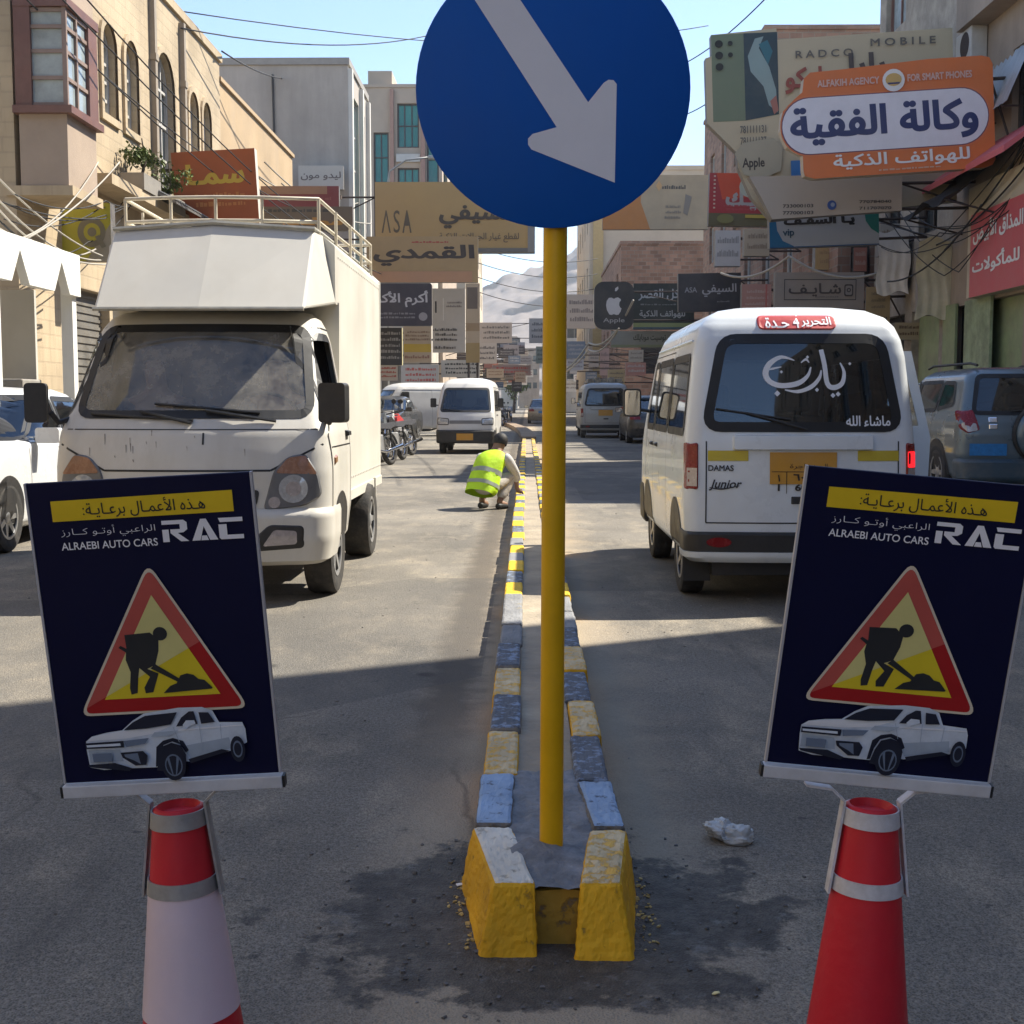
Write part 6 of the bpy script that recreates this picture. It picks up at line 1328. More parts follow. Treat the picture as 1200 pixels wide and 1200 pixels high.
# the big orange board
asp = 255 / 132
sign('orange board with white pill and dark blue Arabic letters for a phone agency', (917, 72, 1171, 204), 21.5, paint(ORG),
     [('p', rbox(.00, .255, .985, .80, .135, asp), (.50, .14, .05), 'colour_band'), ('p', rbox(.005, .27, .975, .785, .13, asp), (.10, .04, .08), 'colour_band'), ('p', rbox(.009, .278, .971, .777, .129, asp), (.56, .54, .57), 'colour_band'),
      ('t', 'وكالة الفقية', .045, .36, .925, .72, NV, .035), ('t', 'للهواتف الذكية', .24, .80, .88, .945, WH, .02), ('t', 'ALFAKIH AGENCY', .18, .125, .47, .19, (.50, .33, .28), .03), ('t', 'FOR SMART PHONES', .60, .125, .90, .19, (.50, .33, .28), .03),
      ('p', circ(.535, .17, .052, 20, .052 * asp), WH), ('p', circ(.535, .165, .038, 16, .03 * asp), GLD), ('p', [(.505, .19), (.565, .19), (.56, .205), (.51, .205)], NV), ('s', .42, .955, .74, .985, (.45, .28, .2), 1)],
     tilt=3.6, wallx=8.0, outline=[(.15, 1), (.105, .97), (.10, .92), (.10, .78), (.03, .70), (0, .55), (.015, .38), (.07, .28), (.11, .22), (.12, .10), (.15, .05), (.30, .04), (.70, .0), (.95, 0), (.985, .02), (1, .08), (1, .93), (.985, .98), (.95, 1)], edge=mat('cream_sign_edge', (.5, .42, .32), .5))
# cream phone shop billboard behind it
sign('cream phone shop billboard with a phone picture, behind the orange board', (832, 34, 1128, 258), 23.8, mat('cream_billboard', (0.540, 0.454, 0.303), .6, 0, .06, .8, dust=.15),
     [('r', .025, .0, .155, .455, (.13, .16, .10)), ('p', [(.155, .0), (.29, .0), (.29, .43), (.155, .455)], (.025, .045, .055)), ('p', [(.17, .12), (.20, .03), (.235, .02), (.215, .08), (.255, .18), (.28, .30), (.285, .42), (.25, .38), (.23, .28), (.18, .20)], (.20, .27, .26)), ('p', [(.215, .06), (.25, .04), (.27, .10), (.25, .17)], (.03, .12, .15)), ('p', [(.255, .36), (.28, .33), (.288, .41), (.27, .43)], (.30, .12, .09)),
      *[('p', circ(.055 + .045 * i, .05 + .06 * j, .016 if i == 0 else .01, 14, .02 if i == 0 else .013), (.012, .014, .012)) for i in (0, 1) for j in (0, 1, 2) if not (i and j == 2)],
      ('t', 'R A D C O', .36, .105, .59, .145, (.10, .09, .075), .02), ('t', 'M O B I L E', .66, .06, .92, .10, (.10, .09, .075), .02), ('t', 'رادكو', .315, .19, .50, .33, (.22, .05, .035), .03), ('t', 'موبايل', .5, .13, .86, .30, (.05, .04, .04), .03),
      ('t', '781111131', .13, .485, .235, .525, (.10, .09, .075), .02), ('t', '781111137', .13, .545, .235, .585, (.10, .09, .075), .02),
      ('p', [(.105, .63), (.14, .575), (.26, .555), (.30, .60), (.29, .73), (.22, .765), (.14, .745)], (.30, .265, .19)), ('t', 'Apple', .135, .655, .225, .72, (.035, .03, .025), .03), ('p', [(.19, .84), (.24, .86), (.29, .82), (.28, .88), (.21, .91)], (.22, .07, .05)),
      ('r', .33, .68, .375, .76, (.02, .13, .34))], tilt=2.4, wallx=8.0,
     outline=[(.0, .12), (.025, .11), (.025, 0), (.288, -.02), (.288, .04), (.99, .02), (1, .93), (.25, .99), (.17, .86), (.12, .70), (.115, .62), (.0, .46)])
sign('grey lower board with phone numbers below the orange board', (878, 205, 1058, 256), 23.2, mat('grey_sign_sheet', (0.431, 0.378, 0.319), .6, 0, .06, .8, dust=.15), [('t', '733000103', .22, .66, .42, .74, DG, .02), ('t', '777000103', .22, .82, .42, .90, DG, .02), ('t', '770784040', .72, .60, .93, .67, DG, .02), ('t', '711707070', .72, .75, .93, .82, DG, .02), ('p', circ(.54, .70, .03, 18, .11), (.02, .06, .22)), ('p', circ(.545, .69, .014, 12, .05), (.2, .24, .32))], tilt=1, wallx=8.0, outline=[(.0, 0), (1, 0), (1, .85), (.15, 1), (.08, .5)])
sign('white and teal shop sign reading vip below the grey number board', (902, 251, 1031, 289), 26, mat('pale_blue_white_sheet', (0.450, 0.481, 0.525), .5, 0, .06, 1), [('p', [(0, 0), (.06, .1), (.07, .45), (.12, .78), (.22, .95), (.22, 1), (0, 1)], (.01, .11, .24), 'colour_band'), ('p', [(.87, 0), (1, 0), (1, .66), (.93, .50), (.88, .25)], (.005, .15, .13), 'colour_band'), ('t', 'يـا السقـف', .13, .02, .78, .36, (.012, .012, .016), .06), ('t', 'vip', .12, .42, .225, .70, (.02, .06, .10), .02), ('r', 0, .97, 1, 1, (.02, .08, .2))], tilt=2, wallx=8.02)
sign('red shop sign with grey raised letters beside the cream billboard', (830, 203, 908, 265), 30, paint((.33, .03, .035)), [('p', [(.10, 0), (1, 0), (1, .18), (.6, .45), (.2, .5)], (.50, .06, .02), 'colour_band'), ('r', .0, .76, 1, 1, (.10, .085, .04)), ('t', 'البيـك', .25, .30, .98, .70, (.32, .29, .27), .05), ('s', .2, .60, .95, .72, (.36, .05, .06), 2), ('p', circ(.62, .26, .17, 18, .2), (.36, .36, .28)), ('p', [(.55, .3), (.7, .22), (.66, .38)], (.04, .10, .02)), *[('r', .06, .05 + .075 * k, .09, .08 + .075 * k, (.5, .4, .3)) for k in range(9)], ('p', circ(.25, .87, .13, 14, .09), (.16, .15, .05)), ('r', .55, .79, .95, .85, (.38, .28, .05))], wallx=7.2, tilt=-1)
sign('wide orange and beige board hanging across the right pavement', (706, 205, 831, 269), 45.5, mat('weathered_beige_board', (0.431, 0.315, 0.190), .7, 0, .15, 1, dust=.3), [('p', [(0, 0), (.36, 0), (.36, .5), (.45, 1), (0, 1)], (.34, .125, .025), 'colour_band'), ('s', .55, .18, .78, .32, (.06, .05, .04), 1), ('p', [(.50, .20), (.53, .1), (.56, .2), (.53, .3)], (.42, .24, .10)), ('p', [(.78, .35), (.84, .4), (.80, .75), (.76, .7)], (.16, .13, .10)), ('s', .58, .55, .74, .85, (.18, .14, .1), 3)], wallx=8.15)
sign('black shop sign with grey Arabic letters right of the post', (795, 320, 869, 365), 38.5, paint(DG), [('t', 'السيفي', .38, .28, .93, .62, (.30, .30, .31), .02), ('t', 'ASA', .10, .36, .30, .50, (.22, .22, .23), .02), ('s', .60, .72, .82, .80, (.15, .15, .15), 1)], tilt=1, wallx=7.2)
sign('black and green palace phones sign partly behind the other black sign', (742, 332, 814, 386), 42, paint((.016, .022, .018)), [('t', 'كل القصر', .08, .12, .75, .38, (.33, .33, .32), .02), ('t', 'للهواتف الذكية', .10, .58, .85, .76, (.30, .30, .28), .02), ('s', .10, .44, .8, .5, (.15, .15, .14), 1), ('r', 0, .86, 1, .95, (.20, .23, .09)), ('r', 0, .95, 1, 1, (.05, .08, .09))], wallx=7.2)
apl = [(0, -.50), (.10, -.56), (.26, -.60), (.42, -.50), (.47, -.42), (.36, -.28), (.34, -.08), (.42, .08), (.50, .12), (.44, .34), (.30, .54), (.16, .56), (0, .50), (-.16, .56), (-.30, .52), (-.46, .24), (-.52, -.06), (-.48, -.36), (-.34, -.56), (-.16, -.58)]
asp2 = 47 / 56
sign('black rounded square light box with a pale apple emblem', (696, 330, 743, 386), 40, paint((.022, .022, .022)), [('p', [(.50 + x * .38, .50 + .02 + (y - .0) * .38 * asp2) for x, y in apl], (.42, .41, .40)), ('p', [(.52, .20), (.53, .14), (.60, .10), (.61, .15), (.56, .20)], (.42, .41, .40)), ('t', 'Apple', .23, .76, .77, .88, (.28, .27, .26), .01)], t=.35, outline=rbox(0, 0, 1, 1, .24, asp2), edge=mat('silver_sign_rim', (.35, .33, .31), .4, .4, .3, 6), wallx=7.2)
sign('long pale sign below the black phone signs', (716, 388, 803, 407), 43, paint((.24, .25, .22)), [('t', 'توسيت موبايلك', .30, .18, .74, .66, (.04, .05, .04), .02), ('r', 0, .84, 1, 1, (.20, .23, .14)), ('p', circ(.84, .42, .03, 12, .22), (.12, .14, .13))], wallx=7.2)
sign('grey framed shop sign with camera symbol above the white van', (908, 319, 1013, 362), 29, mat('grey_cloth_sign', (0.352, 0.303, 0.263), .7, 0, .1, 1.5, dust=.2), [('r', .10, .19, .91, .21, DG), ('r', .10, .74, .91, .76, DG), ('r', .10, .19, .107, .76, DG), ('r', .903, .19, .91, .76, DG), ('t', 'شـايـف', .15, .30, .74, .66, (.06, .05, .05), .02), ('p', rbox(.775, .33, .875, .66, .025, 2.3), (.06, .05, .05)), ('p', rbox(.788, .37, .862, .62, .018, 2.3), (.245, .22, .20)), ('p', circ(.825, .49, .024, 14, .06), (.06, .05, .05)), ('p', circ(.825, .49, .013, 12, .033), (.245, .22, .20)), ('s', .42, .66, .72, .71, (.1, .09, .09), 1)], wallx=8.02)
sign('pinkish small sign left of the grey framed sign', (869, 333, 904, 364), 33, paint((.36, .20, .17)), [('s', .1, .2, .9, .9, (.42, .30, .26), 3), ('r', .8, 0, .86, 1, (.4, .12, .10))], wallx=7.2)
sign('ochre hanging board with dark letters right of the grey framed sign', (1014, 336, 1043, 393), 27.5, mat('ochre_board', (0.300, 0.219, 0.112), .7, 0, .2, 2, dust=.3), [('t', 'اليمن', .18, .62, .9, .88, (.04, .03, .02), .03), ('s', .2, .1, .8, .5, (.12, .09, .05), 3)], wallx=8.02, yaw=-12)
# cloth covered boxes
def clothbox(label, px, Y, d, m, seed, yaw):
    p0 = P(px[0], px[3], Y); p1 = P(px[2], px[1], Y); W, H = p1.x - p0.x, p1.z - p0.z; t = thing('hanging_box_sign', label, 'shop sign', ((p0.x + p1.x) / 2, Y, p0.z), rz=R(yaw)); r_ = random.Random(seed); n = 14; vs = []
    for j in range(n + 1):
        for i in range(n + 1):
            u, v = i / n, j / n; vs.append(((u - .5) * W + .03 * math.sin(9 * v + seed), -.022 * math.sin(u * 22 + 2 * math.sin(v * 3)) * (1 - v) - r_.uniform(0, .015) + .03 * (1 - v) * math.sin(u * 3.1), H * v + .05 * math.sin(u * 7 + seed)))
    mb = MB(); mb.add(vs, [(j * (n + 1) + i, j * (n + 1) + i + 1, (j + 1) * (n + 1) + i + 1, (j + 1) * (n + 1) + i) for j in range(n) for i in range(n)]); mb.obj('cloth', m, t, smooth=True)
    mb = MB(); mb.box(-W / 2 + .05, .15, .08, W / 2 - .05, .15 + d, H - .08); mb.obj('box', mat('dirty_box', (.22, .20, .18), .8, 0, .2, 2, dust=.4), t)
    mb = MB(); mb.tube([(W / 2 - .1, .1, H * .8), (8.0 - t.location.x + .2, .1, H * .9)], .025, 6); mb.obj('bracket', _MC['rusty_bracket'], t); return t
clothbox('white cloth sheet tied over a hanging sign box', (1028, 270, 1066, 344), 27, .5, mat('white_cloth', (0.781, 0.748, 0.708), .8, 0, .1, 3, .3, 12, dust=.3, dcol=(.4, .38, .36)), 3, -14)
clothbox('pale banner with faded yellow patch over a hanging sign box', (1074, 280, 1116, 372), 24.6, .7, mat('pale_banner', (0.585, 0.531, 0.389), .8, 0, .2, 2, .2, 10, dust=.3, dcol=(.50, .50, .14)), 5, -12)
# pink fascia on the right-hand wall
pk = thing('shop_sign', 'pink red shop fascia with white Arabic lettering at the right edge', 'shop sign', (7.75, 20.0, 3.05))
mb = MB(); mb.box(0, 0, 0, .25, 2.9, 1.9); mb.obj('panel', mat('cream_sign_box', (0.525, 0.450, 0.325), .6, 0, .1, 3, dust=.3), pk)
mb = MB(); mb.quad((-.006, .1, .0), (-.006, 2.75, .0), (-.006, 2.75, 1.42), (-.006, .1, 1.42)); mb.obj('face', paint((.42, .075, .085)), pk)
for s_, a0, a1, z0_, z1_ in (('المذاق الأبيض', 2.6, .35, .88, 1.25), ('للمأكولات', 2.6, .45, .35, .68)):
    v, f, _ = text2d(s_, .03, 3); mb = MB(); mb.add([(-.014, a0 + (a1 - a0) * x, z0_ + (z1_ - z0_) * y) for x, y in v], f); mb.obj('lettering', paint(WH), pk)
mb = MB(); mb.prism([(-.55, 1.95), (.25, 2.55), (.25, 2.62), (-.55, 2.05)], lambda u, q, d: (u, d, q), -.2, 4.0); mb.obj('canopy_edge', paint((.42, .09, .10)), pk)
mt = thing('metal_sheet', 'slanted corrugated metal sheet leaning out above the pink fascia', 'metal sheet', (7.62, 20.9, 6.0)); mb = MB(); vs = []
for k in range(61):
    y = k * .05; o_ = .02 * math.sin(k * 1.57); vs += [(o_, y, 0 + o_), (.45 + o_, y, 1.1 + o_)]
mb.add(vs, [(2 * k, 2 * k + 2, 2 * k + 3, 2 * k + 1) for k in range(60)]); mb.obj('sheet', mat('galvanised_sheet', (.36, .38, .39), .45, .4, .2, 3, dust=.3), mt)
mb = MB(); 
for y in (.2, 1.5, 2.8): mb.tube([(.0, y, -.03), (.5, y, -.03), (.45, y, 1.05)], .02, 6)
mb.obj('bracket', _MC['rusty_bracket'], mt)
# ---------------- left signs
sign('tilted orange brown shop sign with yellow letters above the truck', (207, 176, 303, 271), 24.8, mat('orange_brown_sheet', (0.375, 0.094, 0.025), .6, 0, .2, .8, dust=.2, dcol=(.22, .04, .02)), [('t', 'سمـا', .16, .16, .86, .42, (.42, .28, .03), .04), ('s', .2, .52, .85, .74, (.36, .13, .03), 2)], tilt=3, wallx=-6.93, edge=paint((.45, .4, .34)))
sign('yellow green sign with round Q emblem under the red framed bay', (65, 238, 129, 306), 19.3, paint((.27, .26, .02)), [('p', [(.55, 1), (1, .35), (1, 1)], (.20, .19, .16), 'colour_band'), ('p', circ(.66, .50, .25, 24, .26), (.12, .115, .09)), ('p', circ(.67, .50, .15, 20, .155), (.27, .26, .03)), ('p', circ(.67, .50, .08, 16, .08), (.12, .115, .09)), ('p', [(.72, .58), (.80, .55), (.92, .75), (.84, .78)], (.12, .115, .09))], wallx=-6.93)
sign('dark red band sign behind the truck roof rail', (306, 218, 397, 243), 33, paint((.16, .03, .03)), [('r', 0, 0, .85, .38, (.25, .14, .08)), ('s', .1, .5, .9, .8, (.2, .06, .05), 1)], wallx=-6.95)
sign('brown and amber sign right above the truck box', (304, 242, 413, 270), 31, paint((.10, .075, .05)), [('s', .05, .08, .8, .35, (.03, .028, .026), 1), ('t', 'مطعم', .25, .45, .9, .95, (.30, .15, .03), .05)], wallx=-6.95)
sign('small cream sign on the ochre wall beside the grey block', (350, 194, 402, 222), 41.5, paint((.36, .33, .28)), [('t', 'ليدو مون', .05, .25, .95, .62, (.10, .08, .07), .02)], wallx=-6.9)
sign('wide golden board ASA across the street below the blue disc', (440, 213, 627, 296), 38, mat('golden_board', (0.499, 0.317, 0.115), .6, 0, .10, .4, dust=.15), [('p', [(.04, .72), (.066, .40), (.072, .40), (.098, .72), (.088, .72), (.069, .47), (.05, .72)], (.09, .065, .035), 'lettering'), ('t', 'S', .115, .40, .155, .72, (.09, .065, .035), .0), ('p', [(.17, .72), (.196, .40), (.202, .40), (.228, .72), (.218, .72), (.212, .62), (.186, .62), (.18, .72)], (.09, .065, .035), 'lettering'), ('s', .09, .82, .18, .87, (.12, .09, .05), 1), ('t', 'السيفي', .40, .30, .88, .66, (.05, .035, .02), .035), ('t', 'لقطع غيار الجوالات الذكية', .40, .72, .90, .86, (.13, .09, .045), .015), ('r', 0, .94, 1, 1, (.13, .12, .10)), ('r', .955, 0, 1, 1, (.20, .185, .16))], wallx=-6.95, t=.4, edge=mat('grey_sign_case', (.22, .22, .21), .5, .3))
sign('golden brown sign with bold black letters under the ASA board', (430, 277, 560, 331), 35.5, mat('brown_gold_board', (0.442, 0.305, 0.143), .6, 0, .15, .5, dust=.25, dcol=(.25, .2, .14)), [('t', 'القمدي', .06, .18, .97, .64, (.035, .025, .02), .035), ('s', .4, .10, .75, .17, (.3, .05, .04), 1), ('r', 0, .76, .95, 1, (.36, .20, .11))], wallx=-6.95)
sign('dark plum sign with pale letters beside the truck box', (420, 332, 506, 382), 33, paint((.032, .028, .038)), [('t', 'أكرم الأكوع', .12, .17, .95, .56, (.38, .37, .38), .025), ('s', .18, .68, .78, .86, (.16, .15, .16), 2), ('p', circ(.88, .78, .06, 14, .10), (.22, .21, .22))], wallx=-6.95, outline=rbox(0, 0, 1, 1, .03, 1.7))
sign('black sign with pale print below the plum sign', (428, 384, 471, 428), 34, paint((.03, .028, .028)), [('s', .1, .1, .95, .9, (.22, .21, .2), 5)], wallx=-6.95, edge=paint((.4, .36, .2)))
sign('beige sign with yellow stripe beside the black print sign', (473, 381, 505, 425), 36, paint((.36, .29, .21)), [('r', .0, .5, 1, .72, (.40, .28, .04)), ('s', .05, .15, .95, .45, (.18, .12, .08), 3), ('s', .05, .8, .95, .95, (.22, .12, .09), 1)], wallx=-6.95)
sign('tall white sign with dark strip and phone number lines', (507, 338, 545, 413), 40, paint((.42, .40, .36)), [('r', .08, .20, .13, .38, DG), ('r', .32, .15, .35, .50, (.55, .54, .5)), ('s', .42, .2, .9, .32, (.18, .16, .15), 2), ('s', .02, .62, .75, .85, (.06, .055, .05), 3), ('s', .02, .9, .7, .98, (.08, .07, .06), 1)], wallx=-5.7, edge=paint((.5, .48, .44)))
sign('beige vertical sign with brown windows right of the white sign', (546, 332, 562, 425), 52, paint((.34, .25, .16)), [('r', .1, .05, .85, .32, (.10, .07, .05)), ('r', .0, .5, 1, .6, (.25, .16, .08)), ('r', .0, .75, 1, 1, (.26, .17, .06))], posts=True)
far = [('pale sign with oval emblem far down on the left', 561, 378, 600, 402, 66, (.33, .29, .25), (.10, .09, .08)), ('cream sign with dark picture below the oval emblem', 556, 402, 582, 426, 62, (.36, .32, .28), (.09, .08, .075)), ('narrow pale sign farther left of the post', 590, 404, 608, 428, 74, (.36, .32, .30), (.15, .13, .12)), ('long red lettered sign low on the far left', 575, 428, 622, 440, 80, (.27, .19, .17), (.36, .06, .05)), ('white sign with large black letters above the oncoming minivan', 517, 422, 562, 442, 54, (.42, .38, .32), (.03, .03, .03)), ('pale sign with a green mark above the panel van', 470, 427, 514, 452, 53.5, (.33, .31, .29), (.32, .07, .06)), ('small white sign beside the truck box', 444, 427, 466, 446, 36, (.38, .36, .33), (.28, .05, .04)),
       ('black framed board just left of the yellow post', 620, 373, 642, 402, 90, (.30, .27, .24), (.08, .08, .08)), ('green white sign seen left of the post', 628, 406, 644, 426, 96, (.22, .25, .20), (.08, .10, .08)), ('pale stacked boards just right of the post', 664, 345, 698, 385, 66, (.30, .26, .22), (.13, .11, .10)), ('blue grey shop board right of the post', 664, 400, 686, 420, 60, (.13, .16, .20), (.25, .26, .28)), ('white board below the blue grey board', 664, 421, 684, 434, 58, (.38, .36, .35), (.2, .18, .18)), ('pink shop board above the minibus', 733, 425, 757, 440, 52, (.42, .20, .15), (.45, .36, .30)), ('ochre shop board beside the minibus', 712, 433, 732, 452, 56, (.40, .29, .14), (.2, .14, .08)), ('pale panel above the pink shop board', 737, 410, 754, 424, 54, (.40, .34, .26), (.25, .2, .15)), ('dusty pink upright board near the minibus', 703, 408, 714, 440, 60, (.34, .23, .2), (.2, .14, .13)), ('grey board far right behind the minibus', 690, 410, 702, 430, 70, (.2, .18, .17), (.1, .1, .1))]
for lb, x0, y0, x1, y1, Y, c1, c2 in far:
    right = x0 > 650
    sign(lb, (x0, y0, x1, y1), Y, paint(c1), [('s', .08, .15, .92, .9, c2, 3 if y1 - y0 > 16 else 2)], wallx=(5.1 if Y > 60 else 6.1 if Y > 45 else 7.2) if right else -4.5, name='shop_sign')
for lb, x0, y0, x1, y1, Y, c1, c2 in (('pale upright panel with brown print right of the vip sign', 1030, 262, 1058, 300, 28.5, (.36, .33, .28), (.2, .15, .1)), ('beige panel between the red sign and the black signs', 872, 268, 902, 300, 34, (.33, .27, .19), (.2, .15, .1)), ('ochre square panel under the vip sign', 955, 288, 992, 316, 31, (.38, .26, .12), (.3, .2, .1)), ('rusty red narrow panel under the vip sign', 1000, 290, 1016, 318, 30, (.25, .10, .07), (.3, .2, .16)), ('weathered grey white panel below the red sign', 838, 270, 868, 312, 37, (.36, .34, .32), (.2, .19, .18)), ('tan low panel over the shop door above the off-roader', 1048, 378, 1090, 398, 27, (.30, .24, .16), (.12, .08, .05))):
    sign(lb, (x0, y0, x1, y1), Y, paint(c1), [('s', .08, .15, .92, .9, c2, 2)], wallx=8.02 if Y < 30 else 7.2, t=.3)
cl_ = random.Random(21)
for nm, c1, c2, k in (('pale grey', (.36, .34, .32), (.16, .14, .13), 9), ('beige', (.36, .29, .21), (.2, .13, .09), 9), ('white', (.45, .43, .40), (.2, .08, .07), 8), ('dusty red', (.30, .12, .09), (.45, .36, .3), 5), ('dark', (.07, .065, .065), (.3, .28, .26), 7), ('blue grey', (.16, .20, .25), (.4, .4, .4), 4)):
    for i in range(k):
        right = i % 3 == 2; Yq = cl_.uniform(70, 145); px_ = cl_.uniform(652, 694) if right else cl_.uniform(566, 612); py_ = cl_.uniform(392, 448); w_ = cl_.uniform(8, 20); h_ = cl_.uniform(6, 15)
        th_ = sign('small %s sign in the cluster at the far end of the street' % nm, (px_, py_, px_ + w_, py_ + h_), Yq, paint(c1), [('s', .1, .2, .9, .85, c2, 2)], t=.3, wallx=5.5 if right else -4.5); th_['group'] = 'small %s signs at the far end' % nm
# black cloth put in for a dark gap, and air conditioners on the right-hand fronts
for i, (y, lb) in enumerate(((21.6, 'black sagging awning put in for the dark gap between the orange board and the pink fascia'),)):
    t = thing('awning', lb, 'awning', (8.0, y, 4.3)); mb = MB(); vs = []
    for a in range(9):
        for b in range(7): u, v = a / 8, b / 6; vs.append((-1.1 * v, 2.4 * u, 1.25 - .95 * v - .10 * math.sin(u * math.pi * 3) * v - .12 * math.sin(v * math.pi)))
    mb.add(vs, [(a * 7 + b, a * 7 + b + 1, (a + 1) * 7 + b + 1, (a + 1) * 7 + b) for a in range(8) for b in range(6)]); mb.obj('cloth', mat('black_gap_cloth', (.028, .026, .028), .85, 0, .3, 3, dust=.3, dcol=(.09, .08, .07)), t, smooth=True)
    mb = MB()
    for y0_ in (.05, 2.35): mb.tube([(0, y0_, 0), (-1.08, y0_, .28)], .018, 6)
    mb.obj('strut', _MC['rusty_bracket'], t)
for i, (y, z, lb) in enumerate(((23.3, 7.2, 'white air conditioner under the balcony at the right edge'), (27.2, 7.2, 'white air conditioner between upper windows of the stone house'))):
    t = thing('air_conditioner', lb, 'air conditioner', (7.75, y, z)); mb = MB(); mb.box(-.05, -.4, 0, .24, .4, .55); mb.obj('casing', mat('ac_casing', (.5, .48, .44), .5, 0, .1, 4, dust=.4), t, bevel=.02)
    mb = MB(); mb.lathe([(.001, .004), (.2, .004), (.21, .012), (.225, .0)], 24, Matrix.Translation((-.05, -.08, .28)) @ Matrix.Rotation(R(-90), 4, 'Y'), close=False); mb.obj('fan_grille', _MC['rusty_bracket'], t)
# green panelled shop windows above the off-roader
for i, (y, lb) in enumerate(((22.2, 'pale green poster with floral print on the shop front above the off-roader'), (24.0, 'olive green upright panel beside the floral poster'))):
    t = thing('shop_poster', lb, 'poster', (7.93, y, 1.3)); mb = MB(); mb.box(0, 0, 0, .05, 1.3 if i == 0 else .7, 1.75); mb.obj('panel', mat('pale_green_print', (0.312, 0.362, 0.213), .6, 0, .5, 2.2, dust=.6, dcol=(.07, .11, .03)) if i == 0 else GRN, t)
# lamp post on the left
lp = thing('street_lamp', 'thin grey lamp post with curved arm beside the teal glass building', 'street lamp', (-5.1, 47.5, .13)); mb = MB(); mb.tube([(0, 0, 0), (0, 0, 8.9), (.1, 0, 9.5), (.7, 0, 9.9), (1.6, 0, 10.0)], .035, 8); mb.obj('pole', mat('grey_pole', (.3, .3, .29), .5, .4), lp, smooth=True); mb = MB(); mb.box(1.5, -.1, 9.93, 2.1, .1, 10.05); mb.obj('lamp_head', _MC['grey_pole'], lp, bevel=.03)
ub = thing('utility_pole', 'wooden utility pole with crossarm above the truck roof rail', 'utility pole', (-6.3, 37.2, .13)); mb = MB(); mb.tube([(0, 0, 0), (0, 0, 7.2)], [.07, .05], 10); mb.obj('pole', mat('weathered_wood', (.14, .10, .07), .9), ub); mb = MB(); mb.box(-1.0, -.06, 6.9, 1.0, .06, 7.0); mb.box(-.6, -.05, 6.4, .6, .05, 6.48); mb.obj('crossarm', _MC['weathered_wood'], ub)

# ================================================================ cables
CAB = mat('black_cable', (.02, .02, .021), .7); CABL = mat('pale_cable', (.35, .32, .27), .7)
def cable(label, pts, sag=.25, r=.012, m=CAB, group='overhead cables'):
    vs = []
    for (a, b) in zip(pts[:-1], pts[1:]):
        p, q = P(*a), P(*b); n = 14
        for k in range(n): t = k / n; w_ = p.lerp(q, t); w_.z -= sag * 4 * t * (1 - t); vs.append(w_)
    vs.append(P(*pts[-1])); o0 = vs[0]; mb = MB(); mb.tube([v - o0 for v in vs], r, 5); o = mb.obj('cable', m, smooth=True); o.location = o0
    return tag(o, label, 'cable', group)
cable('upper black cable crossing the sky left of the blue disc', [(190, 10, 26), (760, 45, 60)], .5, .014); cable('lower black cable crossing the sky left of the blue disc', [(212, 33, 26), (500, 42, 40), (830, 30, 46)], .3, .016)
cable('thin cable dropping from the stone roof toward the grey block', [(260, 60, 29), (330, 92, 42)], .1, .02)
bun = 'cables strung across the stone facade'
for i, (a, b) in enumerate((((55, -20), (470, 330)), ((85, -20), (450, 305)), ((20, -12), (420, 300)), ((-20, -40), (400, 262)))):
    cable('black cable slanting down over the arched windows, %s' % ('lowest of the four', 'highest of the four', 'second lowest', 'second highest')[(1, 3, 2, 0)[i] if False else i], [(a[0], a[1], 17.0), (b[0], b[1], 38)], .6, .012, CAB, bun)
for i, (a, b, s_) in enumerate((((-10, 200), (120, 300), .12), ((-10, 225), (118, 305), .2), ((-10, 262), (125, 310), .12), ((0, 285), (115, 190), .25), ((-10, 235), (112, 292), .3), ((30, 280), (140, 190), .1))):
    cable('pale cable sagging %s above the white canopy' % ('topmost', 'just below the topmost', 'lowest', 'crossing the others upward', 'in the middle', 'short and steep')[i], [(a[0], a[1], 14.5), (b[0], b[1], 18.8)], s_, .012, CABL, 'pale cables above the canopy')
for i, (a, b) in enumerate((((310, 190), (435, 262)), ((300, 205), (430, 235)), ((330, 215), (420, 240)))):
    cable('grey cable behind the roof rail, %s' % ('steepest', 'upper', 'short')[i], [(a[0], a[1], 33), (b[0], b[1], 46)], .4, .02, CABL, 'cables behind the roof rail')
cable('thick white hose like cable looping from the apple sign down to the left', [(742, 352, 39), (690, 402, 46), (640, 432, 60)], .5, .035, CABL); cable('second pale cable below the apple sign', [(725, 385, 39), (690, 410, 50), (645, 440, 66)], .3, .03, CABL)
for i, (a, b, s_) in enumerate((((1100, 300), (1200, 170), .1), ((1090, 290), (1205, 190), .2), ((1120, 320), (1205, 150), .15), ((1040, 330), (1150, 240), .3))):
    cable('black cable tangle strand above the pink fascia, %s' % ('lowest left', 'middle', 'steepest', 'reaching the white cloth')[i], [(a[0], a[1], 25), (b[0], b[1], 20)], s_, .016, CAB, 'cables on the right wall')
for i in range(7):
    r_ = random.Random(40 + i); cable('thin black cable in the tangle under the orange board', [(r_.uniform(1010, 1060), r_.uniform(215, 300), 27), (r_.uniform(1100, 1140), r_.uniform(250, 330), 23), (1205, r_.uniform(150, 230), 20.5)], r_.uniform(.05, .3), .010, CAB, 'tangle under the orange board')
for i in range(6):
    r_ = random.Random(60 + i); cable('thin black cable in the tangle beside the yellow green sign', [(r_.uniform(-10, 20), r_.uniform(215, 290), 15), (r_.uniform(95, 125), r_.uniform(215, 300), 19), (r_.uniform(150, 200), r_.uniform(180, 235), 24)], r_.uniform(.05, .3), .009, CAB, 'tangle beside the yellow green sign')
cable('bright cable between the red sign and the white cloth', [(845, 320, 32), (925, 300, 29), (1030, 320, 28)], .25, .03, CABL)
